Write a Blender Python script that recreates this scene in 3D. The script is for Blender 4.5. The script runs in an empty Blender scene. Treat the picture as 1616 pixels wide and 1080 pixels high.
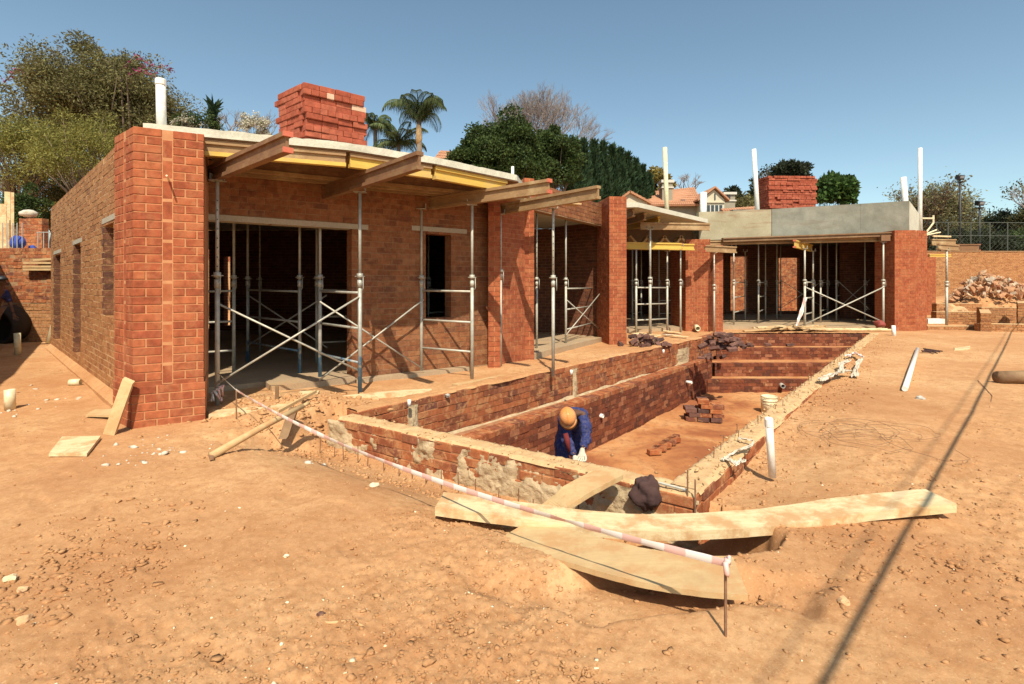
import bpy, math, random
import numpy as np
from mathutils import Vector, Matrix, noise as mnoise

C = bpy.context.scene
R = math.radians
# ------------------------------------------------------------------ camera, sky, sun, exposure
EYE, F, CX, CY = 1.45, 808.0, 808.0, 448.0
cam_d = bpy.data.cameras.new('camera'); cam = bpy.data.objects.new('camera', cam_d)
C.collection.objects.link(cam); C.camera = cam
cam.location = (0, 0, EYE); cam.rotation_euler = (R(90), 0, 0)
cam_d.sensor_width = 36; cam_d.lens = 36 * F / 1616; cam_d.shift_y = -(540 - CY) / 1616
cam_d.clip_start = 0.05; cam_d.clip_end = 2000
SUN_EL, SUN_TO = 52.0, (-0.10, 1.0)
w = bpy.data.worlds.new('World'); C.world = w; w.use_nodes = True
nt = w.node_tree; nt.nodes.clear()
sky = nt.nodes.new('ShaderNodeTexSky'); sky.sky_type = 'NISHITA'; sky.sun_disc = False
sky.sun_elevation = R(SUN_EL); sky.sun_rotation = math.atan2(-SUN_TO[0], -SUN_TO[1])
sky.altitude = 1400; sky.air_density = 1.0; sky.dust_density = 2.7; sky.ozone_density = 0.6
bg = nt.nodes.new('ShaderNodeBackground'); bg.inputs['Strength'].default_value = 0.150
wo = nt.nodes.new('ShaderNodeOutputWorld')
tint = nt.nodes.new('ShaderNodeMix'); tint.data_type = 'RGBA'; tint.blend_type = 'MULTIPLY'; tint.inputs[0].default_value = 1.0; tint.inputs[7].default_value = (1.0, 1.05, 0.90, 1)
nt.links.new(sky.outputs[0], tint.inputs[6]); nt.links.new(tint.outputs[2], bg.inputs[0]); nt.links.new(bg.outputs[0], wo.inputs[0])
sl = bpy.data.lights.new('sun', 'SUN'); sl.energy = 5.0; sl.angle = R(0.53); sl.color = (1.0, 0.915, 0.74)
so = bpy.data.objects.new('sun', sl); C.collection.objects.link(so)
sd = Vector((SUN_TO[0], SUN_TO[1], -math.tan(R(SUN_EL)) * math.hypot(*SUN_TO))).normalized()
so.rotation_euler = sd.to_track_quat('-Z', 'Y').to_euler(); so.location = (2, -10, 14)
C.view_settings.view_transform = 'Standard'; C.view_settings.look = 'None'
C.view_settings.exposure = 0.26; C.view_settings.gamma = 1; C.view_settings.use_curve_mapping = False
C.render.engine = 'CYCLES'; C.cycles.max_bounces = 6; C.cycles.diffuse_bounces = 2
C.cycles.use_denoising = True

# ------------------------------------------------------------------ helpers
rng = random.Random(7); nr = np.random.default_rng(7)
def gp(px, py, z=0.0):
    d = F * (EYE - z) / (py - CY); return Vector(((px - CX) / F * d, d, z))
def dp(px, d, z=0.0): return Vector(((px - CX) / F * d, d, z))
def zz(py, d): return EYE - (py - CY) / F * d
def sline(px, a, b):                        # distance along a->b where the sight line px crosses it
    k = (px - CX) / F; ax, ay = a[0], a[1]; L = math.hypot(b[0]-ax, b[1]-ay); ux, uy = (b[0]-ax)/L, (b[1]-ay)/L
    return (k*ay - ax) / (ux - k*uy)
WL = {}
def tagk(o, **k):
    for a, v in k.items():
        if v is not None: o[a] = v
    return o
def thing(name, label, cat, loc=(0, 0, 0), group=None, rz=0.0):
    o = bpy.data.objects.new(name, None); C.collection.objects.link(o); o.location = loc; o.rotation_euler = (0, 0, rz)
    o.empty_display_size = 0.1; WL[o.name] = Vector(loc)
    return tagk(o, label=label, category=cat, group=group)
class MB:
    def __init__(s): s.v = []; s.f = []
    def add(s, vs, fs):
        n = len(s.v); s.v.extend([tuple(p) for p in vs]); s.f.extend([tuple(i + n for i in f) for f in fs])
    def hexa(s, p):                          # 4 bottom ccw + 4 top ccw
        s.add(p, [(0,3,2,1),(4,5,6,7),(0,1,5,4),(1,2,6,5),(2,3,7,6),(3,0,4,7)])
    def box(s, c, size, rz=0.0, m=None):
        hx, hy, hz = size[0]/2, size[1]/2, size[2]/2
        pts = [Vector(q) for q in ((-hx,-hy,-hz),(hx,-hy,-hz),(hx,hy,-hz),(-hx,hy,-hz),(-hx,-hy,hz),(hx,-hy,hz),(hx,hy,hz),(-hx,hy,hz))]
        M = m if m is not None else Matrix.Rotation(rz, 3, 'Z')
        s.hexa([M @ q + Vector(c) for q in pts])
    def prism(s, poly, z0, z1):
        n = len(poly); a = sum(poly[i][0]*poly[(i+1)%n][1]-poly[(i+1)%n][0]*poly[i][1] for i in range(n))
        if a < 0: poly = poly[::-1]
        s.add([(p[0],p[1],z0) for p in poly]+[(p[0],p[1],z1) for p in poly],
              [tuple(range(n-1,-1,-1)), tuple(range(n,2*n))]+[(i,(i+1)%n,n+(i+1)%n,n+i) for i in range(n)])
    def tube(s, pts, r, seg=8, caps=True):
        pts = [Vector(p) for p in pts]; n = len(pts); rs = r if isinstance(r, (list, tuple)) else [r]*n
        base = len(s.v); prev = None
        for i, p in enumerate(pts):
            t = (pts[min(i+1,n-1)] - pts[max(i-1,0)]).normalized()
            if prev is None:
                u = t.orthogonal().normalized()
            else:
                u = (prev - t*prev.dot(t)).normalized()
            prev = u; v = t.cross(u)
            for k in range(seg):
                a = 2*math.pi*k/seg; s.v.append(tuple(p + (u*math.cos(a)+v*math.sin(a))*rs[i]))
        for i in range(n-1):
            for k in range(seg):
                a = base+i*seg+k; b = base+i*seg+(k+1)%seg
                s.f.append((a, b, b+seg, a+seg))
        if caps:
            s.f.append(tuple(base+k for k in range(seg-1,-1,-1))); s.f.append(tuple(base+(n-1)*seg+k for k in range(seg)))
    def hollow(s, p0, p1, r, ri, seg=14):
        p0, p1 = Vector(p0), Vector(p1); t = (p1-p0).normalized(); u = t.orthogonal().normalized(); v = t.cross(u); b = len(s.v)
        for p, rad in ((p0, r), (p1, r), (p1, ri), (p0 + (p1-p0)*0.3, ri)):
            for k in range(seg):
                a = 2*math.pi*k/seg; s.v.append(tuple(p+(u*math.cos(a)+v*math.sin(a))*rad))
        for j in range(3):
            for k in range(seg): s.f.append((b+j*seg+k, b+j*seg+(k+1)%seg, b+(j+1)*seg+(k+1)%seg, b+(j+1)*seg+k))
        s.f.append(tuple(b+k for k in range(seg-1,-1,-1))); s.f.append(tuple(b+3*seg+k for k in range(seg)))
    def ibeam(s, p0, p1, h=0.19, fw=0.08, ft=0.04, wt=0.028, which='all'):   # p0,p1 on the underside centre line
        p0, p1 = Vector(p0), Vector(p1); t = (p1-p0).normalized(); sd_ = Vector((t.y, -t.x, 0)).normalized(); up = sd_.cross(t)
        if up.z < 0: up = -up
        def bar(wd, a, b, e=0.0):
            q = []
            for z in (a, b):
                for pp, sg in ((p0+t*e,-1),(p1-t*e,-1),(p1-t*e,1),(p0+t*e,1)): q.append(pp + sd_*(sg*wd/2)*(-1) + up*z)
            s.hexa(q)
        if which in ('all','top'): bar(fw, h-ft, h)
        if which in ('all','bottom'): bar(fw, 0, ft)
        if which in ('all','web'): bar(wt, ft, h-ft, 0.006)
    def build(s, name, mat, parent=None, smooth=False, kind=None, label=None, cat=None, group=None, local=False):
        me = bpy.data.meshes.new(name)
        if parent is not None: off = Vector((0,0,0)) if local else WL[parent.name]
        elif local: off = Vector((0,0,0))
        else:
            a = np.array(s.v); off = Vector((float(a[:,0].mean()), float(a[:,1].mean()), float(a[:,2].min())))
        vs = [(p[0]-off.x, p[1]-off.y, p[2]-off.z) for p in s.v]
        me.from_pydata(vs, [], s.f); me.materials.append(mat)
        if smooth: me.polygons.foreach_set('use_smooth', [True]*len(me.polygons))
        me.update()
        o = bpy.data.objects.new(name, me); C.collection.objects.link(o)
        if parent is not None: o.parent = parent; WL[o.name] = Vector(WL[parent.name])
        else: o.location = off; WL[o.name] = off
        return tagk(o, kind=kind, label=label, category=cat, group=group)
def one(name, label, cat, mb, mat, group=None, smooth=False):
    return mb.build(name, mat, None, smooth, None, label, cat, group)
def copy_tree(o, loc, label, rz=None, group=None):
    c = o.copy(); C.collection.objects.link(c); c.location = loc; WL[c.name] = Vector(loc)
    if rz is not None: c.rotation_euler = (0, 0, rz)
    if label: c['label'] = label
    if group: c['group'] = group
    def rec(src, dst):
        for ch in list(src.children):
            d = ch.copy(); C.collection.objects.link(d); d.parent = dst; rec(ch, d)
    rec(o, c); return c

# value noise in numpy
_T = np.random.default_rng(3).random((256, 256))
def vn(x, y):
    xi = np.floor(x).astype(int); yi = np.floor(y).astype(int); fx = x-xi; fy = y-yi
    fx = fx*fx*(3-2*fx); fy = fy*fy*(3-2*fy)
    g = lambda a, b: _T[a & 255, b & 255]
    return (g(xi,yi)*(1-fx)+g(xi+1,yi)*fx)*(1-fy)+(g(xi,yi+1)*(1-fx)+g(xi+1,yi+1)*fx)*fy
def fbm(x, y, o=4, g=0.5):
    s = 0; a = 1; t = 0
    for i in range(o): s = s+a*vn(x*2**i+17*i, y*2**i+31*i); t += a; a *= g
    return s/t
def sm(a, b, x):
    t = np.clip((x-a)/(b-a), 0, 1); return t*t*(3-2*t)

# ------------------------------------------------------------------ materials
def newmat(name):
    m = bpy.data.materials.new(name); m.use_nodes = True; n = m.node_tree.nodes; n.clear()
    b = n.new('ShaderNodeBsdfPrincipled'); o = n.new('ShaderNodeOutputMaterial'); m.node_tree.links.new(b.outputs[0], o.inputs[0])
    return m, m.node_tree, b
def N(nt, t, **k):
    n = nt.nodes.new(t)
    for a, v in k.items(): setattr(n, a, v)
    return n
def mixc(nt, fac, a, b, mode='MIX'):
    m = N(nt, 'ShaderNodeMix', data_type='RGBA', blend_type=mode)
    for i, v in ((0, fac), (6, a), (7, b)):
        if hasattr(v, 'links') or hasattr(v, 'is_linked'): nt.links.new(v, m.inputs[i])
        elif i == 0: m.inputs[0].default_value = v
        else: m.inputs[i].default_value = (*v, 1) if len(v) == 3 else v
    return m.outputs[2]
def noi(nt, co, scale, detail=4, rough=0.55, dist=0.0):
    n = N(nt, 'ShaderNodeTexNoise'); n.inputs['Scale'].default_value = scale; n.inputs['Detail'].default_value = detail
    n.inputs['Roughness'].default_value = rough; n.inputs['Distortion'].default_value = dist; nt.links.new(co, n.inputs['Vector']); return n.outputs[0]
def ramp(nt, v, stops, interp='LINEAR'):
    r = N(nt, 'ShaderNodeValToRGB'); r.color_ramp.interpolation = interp; e = r.color_ramp.elements
    while len(e) < len(stops): e.new(0.5)
    for el, (p, c) in zip(e, stops): el.position = p; el.color = (c, c, c, 1) if isinstance(c, (int, float)) else (*c, 1)
    nt.links.new(v, r.inputs[0]); return r.outputs[0]
def bump(nt, b, h, strength, dist):
    u = N(nt, 'ShaderNodeBump'); u.inputs['Strength'].default_value = strength; u.inputs['Distance'].default_value = dist
    nt.links.new(h, u.inputs['Height']); nt.links.new(u.outputs[0], b.inputs['Normal'])
def pos(nt): return N(nt, 'ShaderNodeNewGeometry').outputs['Position']
def rnd(nt):
    g = N(nt, 'ShaderNodeNewGeometry'); oi = N(nt, 'ShaderNodeObjectInfo')
    a = N(nt, 'ShaderNodeMath', operation='ADD'); nt.links.new(g.outputs['Random Per Island'], a.inputs[0]); nt.links.new(oi.outputs['Random'], a.inputs[1])
    f = N(nt, 'ShaderNodeMath', operation='FRACT'); nt.links.new(a.outputs[0], f.inputs[0]); return f.outputs[0]
def plain(name, cols, scale=6, rough=0.8, bs=0.3, bd=0.004, bscale=60, metal=0.0, spec=None, detail=5, dirt=None, dirtamt=0.5, coords=None):
    m, t, b = newmat(name); p = pos(t)
    c = ramp(t, noi(t, p, scale, detail), [(0.3, cols[0]), (0.7, cols[1])]) if len(cols) > 1 else None
    if c is None: c = mixc(t, 0.0, cols[0], cols[0])
    if dirt: c = mixc(t, ramp(t, noi(t, p, scale*2.3, 6, 0.65), [(0.45, 0.0), (0.62, dirtamt)]), c, dirt)
    t.links.new(c, b.inputs['Base Color']); b.inputs['Roughness'].default_value = rough; b.inputs['Metallic'].default_value = metal
    if spec is not None: b.inputs['Specular IOR Level'].default_value = spec
    if bs: bump(t, b, noi(t, p, bscale, 4, 0.6), bs, bd)
    return m
def brickmat(name, stops, smear, smear_lo=0.55, smear_hi=0.62, amt=0.8, bd=0.004, sscale=9, big=None):
    m, t, b = newmat(name); p = pos(t)
    c = ramp(t, rnd(t), stops)
    c = mixc(t, 0.55, c, ramp(t, noi(t, p, 14, 5, 0.6), [(0.3, 0.45), (0.7, 1.35)]), 'MULTIPLY')
    if big: c = mixc(t, ramp(t, noi(t, p, 0.9, 3), [(0.45, 0.0), (0.7, 0.6)]), c, big)
    c = mixc(t, ramp(t, noi(t, p, sscale, 7, 0.7, 0.6), [(smear_lo, 0.0), (smear_hi, amt)]), c, smear)
    t.links.new(c, b.inputs['Base Color']); b.inputs['Roughness'].default_value = 0.93; b.inputs['Specular IOR Level'].default_value = 0.15
    bump(t, b, noi(t, p, 55, 6, 0.7), 0.7, bd); return m
M = {}
SAND = (0.50, 0.27, 0.115)
M['pier_brick'] = brickmat('face_brick_red', [(0.0, (0.29,0.076,0.036)), (0.5, (0.345,0.096,0.043)), (0.85, (0.40,0.122,0.053)), (1.0, (0.31,0.08,0.04))], (0.44,0.18,0.085), 0.47, 0.66, 0.6, 0.0025, 5)
M['pier_mortar'] = plain('mortar_orange', [(0.44,0.19,0.085),(0.54,0.26,0.12)], 12, 0.95, 0.6, 0.004, 80)
M['stock_brick'] = brickmat('stock_brick_brown', [(0.0, (0.21,0.08,0.042)), (0.25, (0.25,0.098,0.045)), (0.5, (0.28,0.108,0.047)), (0.85, (0.31,0.13,0.06)), (1.0, (0.18,0.075,0.043))], (0.34,0.175,0.085), 0.50, 0.62, 0.6, 0.009, 7)
M['inner_brick_shaded'] = brickmat('inner_brick_baked_shade', [(0.0, (0.14,0.056,0.036)), (0.5, (0.21,0.08,0.043)), (1.0, (0.12,0.05,0.035))], (0.24,0.12,0.067), 0.52, 0.66, 0.6, 0.006, 7)  # stock brick darkened, interior shade is put into its colour
M['wall_brick'] = brickmat('stock_brick_tan', [(0.0, (0.30,0.12,0.05)), (0.3, (0.38,0.165,0.068)), (0.6, (0.42,0.195,0.083)), (0.9, (0.35,0.14,0.058)), (1.0, (0.24,0.10,0.05))], (0.53,0.31,0.145), 0.50, 0.60, 0.7, 0.014, 24)
M['stock_mortar'] = plain('mortar_sandy', [(0.27,0.15,0.075),(0.38,0.23,0.12)], 10, 0.97, 1.0, 0.012, 30)
M['wall_mortar'] = plain('mortar_tan', [(0.50,0.295,0.14),(0.60,0.38,0.19)], 10, 0.97, 1.0, 0.012, 30)
M['pool_brick'] = brickmat('pool_brick', [(0.0, (0.20,0.07,0.038)), (0.3, (0.33,0.10,0.042)), (0.7, (0.40,0.135,0.055)), (1.0, (0.17,0.065,0.045))], (0.46,0.23,0.105), 0.50, 0.60, 0.8, 0.008, 7)
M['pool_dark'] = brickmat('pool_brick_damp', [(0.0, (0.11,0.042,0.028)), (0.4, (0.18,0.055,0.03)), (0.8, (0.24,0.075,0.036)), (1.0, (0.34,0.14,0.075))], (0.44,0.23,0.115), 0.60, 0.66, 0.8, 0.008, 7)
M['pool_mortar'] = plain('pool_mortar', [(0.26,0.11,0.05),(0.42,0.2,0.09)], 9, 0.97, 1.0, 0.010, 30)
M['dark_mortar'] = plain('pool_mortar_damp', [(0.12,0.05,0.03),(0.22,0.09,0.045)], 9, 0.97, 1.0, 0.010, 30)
M['stack_brick'] = brickmat('new_red_brick', [(0.0, (0.31,0.075,0.042)), (0.5, (0.37,0.095,0.054)), (0.95, (0.41,0.12,0.07)), (1.0, (0.33,0.085,0.05))], (0.45,0.16,0.09), 0.6, 0.75, 0.4, 0.002, 5)
M['pale_brick'] = plain('pale_brick', [(0.6,0.36,0.24),(0.66,0.44,0.32)], 9, 0.9)
M['clinker'] = brickmat('clinker_brick', [(0.0, (0.085,0.05,0.045)), (0.5, (0.15,0.075,0.06)), (0.9, (0.2,0.1,0.08)), (1.0, (0.35,0.2,0.13))], (0.45,0.25,0.12), 0.58, 0.66, 0.7, 0.003, 6)
M['cement'] = plain('cement_grey', [(0.36,0.25,0.14),(0.55,0.42,0.26)], 9, 0.97, 1.0, 0.014, 34)
def concrete(name, a, b_, stain, amt):
    m, t, b = newmat(name); p = pos(t)
    c = ramp(t, noi(t, p, 1.3, 7, 0.6), [(0.3, a), (0.72, b_)])
    mp = N(t, 'ShaderNodeMapping'); mp.inputs['Scale'].default_value = (0.5, 0.5, 3.0); t.links.new(p, mp.inputs[0])
    c = mixc(t, ramp(t, noi(t, mp.outputs[0], 1.1, 6, 0.65, 0.4), [(0.52, 0.0), (0.68, amt)]), c, stain)
    c = mixc(t, 0.5, c, ramp(t, noi(t, p, 38, 3, 0.7), [(0.3, 0.7), (0.6, 1.1)]), 'MULTIPLY')
    t.links.new(c, b.inputs['Base Color']); b.inputs['Roughness'].default_value = 0.85
    bump(t, b, noi(t, p, 30, 6, 0.7), 0.5, 0.006); return m
M['concrete'] = concrete('concrete_beam_grey', (0.12,0.12,0.095), (0.29,0.285,0.235), (0.17,0.14,0.095), 0.6)
M['concrete_white'] = concrete('concrete_pale', (0.50,0.48,0.38), (0.66,0.63,0.52), (0.36,0.35,0.26), 0.55)
M['floor_conc'] = concrete('concrete_floor', (0.34,0.24,0.15), (0.46,0.33,0.2), (0.46,0.27,0.13), 0.8)
M['lintel'] = concrete('concrete_lintel', (0.38,0.34,0.26), (0.48,0.42,0.32), (0.4,0.26,0.15), 0.4)
def timber(name, a, b_, dark, damt=0.6, dust=None):
    m, t, b = newmat(name); tc = N(t, 'ShaderNodeTexCoord'); p = pos(t)
    mp = N(t, 'ShaderNodeMapping'); mp.inputs['Scale'].default_value = (1.0, 1.0, 1.0); t.links.new(p, mp.inputs[0])
    mp.inputs['Scale'].default_value = (0.5, 5.0, 5.0) if name in ('pale_plank', 'weathered_plank') else (1.0, 1.0, 3.0)
    g = noi(t, mp.outputs[0], 7.0, 8, 0.8, 0.6)
    c = ramp(t, g, [(0.25, a), (0.7, b_)])
    c = mixc(t, ramp(t, noi(t, p, 2.2, 6, 0.7), [(0.5, 0.0), (0.66, damt)]), c, dark)
    if dust: c = mixc(t, ramp(t, noi(t, p, 4.0, 7, 0.7), [(0.48, 0.0), (0.6, 0.85)]), c, dust)
    t.links.new(c, b.inputs['Base Color']); b.inputs['Roughness'].default_value = 0.8
    bump(t, b, noi(t, p, 45, 5, 0.7), 0.4, 0.003); return m
M['plank'] = timber('pale_plank', (0.54,0.37,0.18), (0.80,0.65,0.40), (0.58,0.40,0.19), 0.4, SAND)
M['plank2'] = timber('weathered_plank', (0.48,0.31,0.15), (0.60,0.42,0.21), (0.40,0.24,0.11), 0.6, SAND)
M['ibeam'] = timber('brown_beam', (0.13,0.062,0.03), (0.25,0.125,0.055), (0.36,0.24,0.11), 0.55)
M['ibeam_old'] = timber('weathered_beam', (0.22,0.125,0.055), (0.40,0.245,0.115), (0.50,0.37,0.2), 0.75)
M['yellow'] = timber('yellow_beam', (0.55,0.33,0.055), (0.68,0.46,0.10), (0.5,0.36,0.17), 0.55)
M['form'] = timber('formwork_brown', (0.13,0.07,0.035), (0.24,0.13,0.06), (0.34,0.22,0.11), 0.5)
M['redcap'] = plain('red_end_paint', [(0.55,0.12,0.07),(0.62,0.18,0.1)], 10, 0.6)
M['steel'] = plain('galvanised_steel', [(0.36,0.35,0.30),(0.55,0.53,0.46)], 14, 0.5, 0.2, 0.001, 90, 0.2, None, 6, (0.5,0.42,0.3), 0.6)
def bluesteel():
    m, t, b = newmat('galvanised_steel_blue_foot'); p = pos(t); s = N(t, 'ShaderNodeSeparateXYZ'); t.links.new(p, s.inputs[0])
    c = ramp(t, noi(t, p, 14, 6), [(0.3, (0.32,0.31,0.27)), (0.7, (0.48,0.46,0.40))])
    a = N(t, 'ShaderNodeMath', operation='ADD'); t.links.new(s.outputs[2], a.inputs[0])
    t.links.new(ramp(t, noi(t, p, 16, 5), [(0.3, 0.0), (0.7, 0.5)]), a.inputs[1])
    c = mixc(t, ramp(t, a.outputs[0], [(0.55, 0.9), (0.8, 0.0)]), c, (0.055, 0.17, 0.30))
    t.links.new(c, b.inputs['Base Color']); b.inputs['Roughness'].default_value = 0.5; b.inputs['Metallic'].default_value = 0.3; return m
M['steel_blue'] = bluesteel()
M['rebar'] = plain('rusty_rebar', [(0.17,0.08,0.045),(0.28,0.15,0.08)], 30, 0.9, 0.6, 0.002, 150)
M['pvc'] = plain('white_pvc', [(0.78,0.77,0.72),(0.86,0.85,0.81)], 5, 0.35, 0, dirt=(0.55,0.4,0.25), dirtamt=0.35)
M['cream'] = plain('cream_pipe', [(0.70,0.62,0.40),(0.76,0.68,0.46)], 5, 0.45, 0, dirt=(0.5,0.34,0.18), dirtamt=0.4)
M['ring_shade'] = plain('shade_ring_dark', [(0.03,0.025,0.02)], 5, 0.9, 0)  # near-black that stands in for shade on the corner ring
M['paint_blue'] = plain('blue_overalls', [(0.013,0.02,0.095),(0.022,0.034,0.15)], 18, 0.9, 0.8, 0.006, 26, dirt=(0.22,0.17,0.17), dirtamt=0.25)
M['skin'] = plain('skin_brown', [(0.12,0.055,0.03),(0.16,0.075,0.045)], 8, 0.6, 0)
M['glove'] = plain('work_glove', [(0.50,0.45,0.35),(0.64,0.59,0.48)], 12, 0.9, 0.5, 0.004, 60)
M['helmet'] = plain('orange_helmet', [(0.74,0.24,0.06),(0.80,0.32,0.11)], 3, 0.35, 0, dirt=(0.75,0.45,0.22), dirtamt=0.35)
M['redcloth'] = plain('red_cloth', [(0.13,0.012,0.012),(0.18,0.02,0.018)], 20, 0.9)
M['jacket'] = plain('brown_jacket', [(0.045,0.02,0.018),(0.075,0.036,0.03)], 9, 0.95, 0.8, 0.01, 20)
M['rag'] = plain('white_rag', [(0.50,0.41,0.30),(0.66,0.59,0.49)], 9, 0.9, 0.6, 0.01, 25)
M['black'] = plain('black_metal', [(0.02,0.022,0.028)], 5, 0.5, 0)
M['fence'] = plain('fence_green_grey', [(0.08,0.09,0.07)], 5, 0.6, 0)
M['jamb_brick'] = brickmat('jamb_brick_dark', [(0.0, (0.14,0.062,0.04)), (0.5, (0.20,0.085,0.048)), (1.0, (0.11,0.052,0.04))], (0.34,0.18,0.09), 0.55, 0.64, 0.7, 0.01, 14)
M['lampface'] = plain('lamp_glass', [(0.25,0.28,0.3)], 5, 0.15, 0)
M['rock'] = plain('tan_stone', [(0.46,0.25,0.115),(0.62,0.39,0.21)], 7, 0.95, 0.8, 0.01, 40)
M['pale_rock'] = plain('pale_chip', [(0.66,0.50,0.30),(0.76,0.66,0.48)], 7, 0.9, 0.5, 0.004, 60)
M['grey_rock'] = plain('grey_block', [(0.34,0.33,0.30),(0.45,0.42,0.37)], 7, 0.9, 0.5, 0.004, 60)
M['rubble'] = brickmat('rubble_mix', [(0.0,(0.30,0.11,0.055)),(0.25,(0.5,0.27,0.15)),(0.5,(0.42,0.2,0.1)),(0.75,(0.56,0.4,0.26)),(1.0,(0.42,0.36,0.29))],(0.5,0.3,0.16),0.5,0.66,0.6,0.008,4)
def tape():
    m, t, b = newmat('barrier_tape_print'); tc = N(t, 'ShaderNodeTexCoord')
    w_ = N(t, 'ShaderNodeTexWave', wave_type='BANDS', bands_direction='X'); w_.inputs['Scale'].default_value = 2.0; w_.inputs['Distortion'].default_value = 0.3
    t.links.new(pos(t), w_.inputs['Vector'])
    c = mixc(t, ramp(t, w_.outputs[0], [(0.52, 0.0), (0.6, 1.0)]), (0.82,0.78,0.74), (0.76,0.48,0.43))
    t.links.new(c, b.inputs['Base Color']); b.inputs['Roughness'].default_value = 0.4; return m
M['tape'] = tape()
def leafmat(name, a, b_, c_):
    m, t, b = newmat(name); p = pos(t)
    c = ramp(t, rnd(t), [(0.0, a), (0.5, b_), (1.0, c_)])
    c = mixc(t, 0.6, c, ramp(t, noi(t, p, 0.8, 4), [(0.3, 0.6), (0.7, 1.4)]), 'MULTIPLY')
    t.links.new(c, b.inputs['Base Color']); b.inputs['Roughness'].default_value = 0.75; b.inputs['Specular IOR Level'].default_value = 0.25
    tr = N(t, 'ShaderNodeBsdfTranslucent'); t.links.new(c, tr.inputs[0]); mx = N(t, 'ShaderNodeMixShader'); mx.inputs[0].default_value = 0.28
    out = [n for n in t.nodes if n.type == 'OUTPUT_MATERIAL'][0]
    t.links.new(b.outputs[0], mx.inputs[1]); t.links.new(tr.outputs[0], mx.inputs[2]); t.links.new(mx.outputs[0], out.inputs[0]); return m
M['leaf_yg'] = leafmat('leaf_yellow_green', (0.15,0.14,0.035), (0.22,0.205,0.05), (0.30,0.28,0.08))
M['leaf_brown'] = leafmat('leaf_grey_brown', (0.12,0.105,0.045), (0.165,0.145,0.06), (0.20,0.19,0.065))
M['leaf_dark'] = leafmat('leaf_dark_green', (0.03,0.05,0.014), (0.05,0.078,0.02), (0.085,0.12,0.03))
M['leaf_conifer'] = leafmat('leaf_conifer', (0.018,0.04,0.018), (0.03,0.058,0.024), (0.045,0.08,0.03))
M['leaf_gum'] = leafmat('leaf_blackish', (0.025,0.035,0.02), (0.04,0.05,0.028), (0.055,0.068,0.035))
M['leaf_shiny'] = leafmat('leaf_broad_green', (0.03,0.06,0.015), (0.05,0.10,0.022), (0.10,0.17,0.04))
M['leaf_acacia'] = leafmat('leaf_acacia', (0.13,0.13,0.055), (0.19,0.18,0.08), (0.26,0.24,0.12))
M['leaf_olive'] = leafmat('leaf_olive', (0.07,0.08,0.032), (0.12,0.12,0.05), (0.18,0.16,0.07))
M['leaf_palm'] = leafmat('leaf_palm', (0.045,0.07,0.03), (0.075,0.11,0.045), (0.15,0.17,0.06))
M['leaf_mustard'] = leafmat('leaf_mustard', (0.20,0.15,0.03), (0.28,0.21,0.05), (0.22,0.19,0.06))
M['flower'] = leafmat('flower_white', (0.55,0.5,0.4), (0.65,0.6,0.5), (0.2,0.2,0.08))
M['magenta'] = leafmat('flower_magenta', (0.32,0.03,0.14), (0.4,0.05,0.2), (0.25,0.04,0.06))
M['bark'] = plain('bark_grey', [(0.15,0.105,0.075),(0.24,0.18,0.13)], 6, 0.95, 0.6, 0.01, 30)
M['twig'] = plain('twig_purple_grey', [(0.27,0.225,0.21),(0.35,0.30,0.28)], 6, 0.95, 0)
M['roof_tile'] = plain('roof_tile', [(0.38,0.17,0.09),(0.47,0.235,0.13)], 2, 0.9, 0.6, 0.03, 14)
M['cream_wall'] = plain('cream_render', [(0.50,0.45,0.33),(0.58,0.52,0.39)], 2, 0.9, 0.2)
M['taupe_wall'] = plain('taupe_render', [(0.26,0.23,0.17),(0.32,0.28,0.21)], 2, 0.9, 0.2)
M['window'] = plain('window_glass', [(0.04,0.05,0.055)], 2, 0.1, 0)
M['frame_w'] = plain('window_frame', [(0.55,0.52,0.45)], 2, 0.6, 0)
M['blue_cloth'] = plain('blue_cloth', [(0.03,0.06,0.30),(0.05,0.09,0.38)], 9, 0.9, 0.5, 0.01, 20)
# ------------------------------------------------------------------ the plan of the pool (inner top edges)
NL, NR = Vector((-1.70, 5.66)), Vector((1.18, 3.77))
RF, LF = Vector((10.43, 14.93)), Vector((6.13, 14.93))
L2 = Vector((5.04, 13.5))
POOL_Z = -1.35
nd = (NR-NL).normalized(); nout = Vector((nd.y, -nd.x))      # outward normal of the near wall
rd = (RF-NR).normalized(); rout = Vector((rd.y, -rd.x))      # outward normal of the right wall (to +x)
ld = (L2-NL).normalized(); lout = Vector((-ld.y, ld.x))      # outward of the left wall
TRA, TRB = Vector((0.30, 3.32)), Vector((1.22, 3.06))

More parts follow.
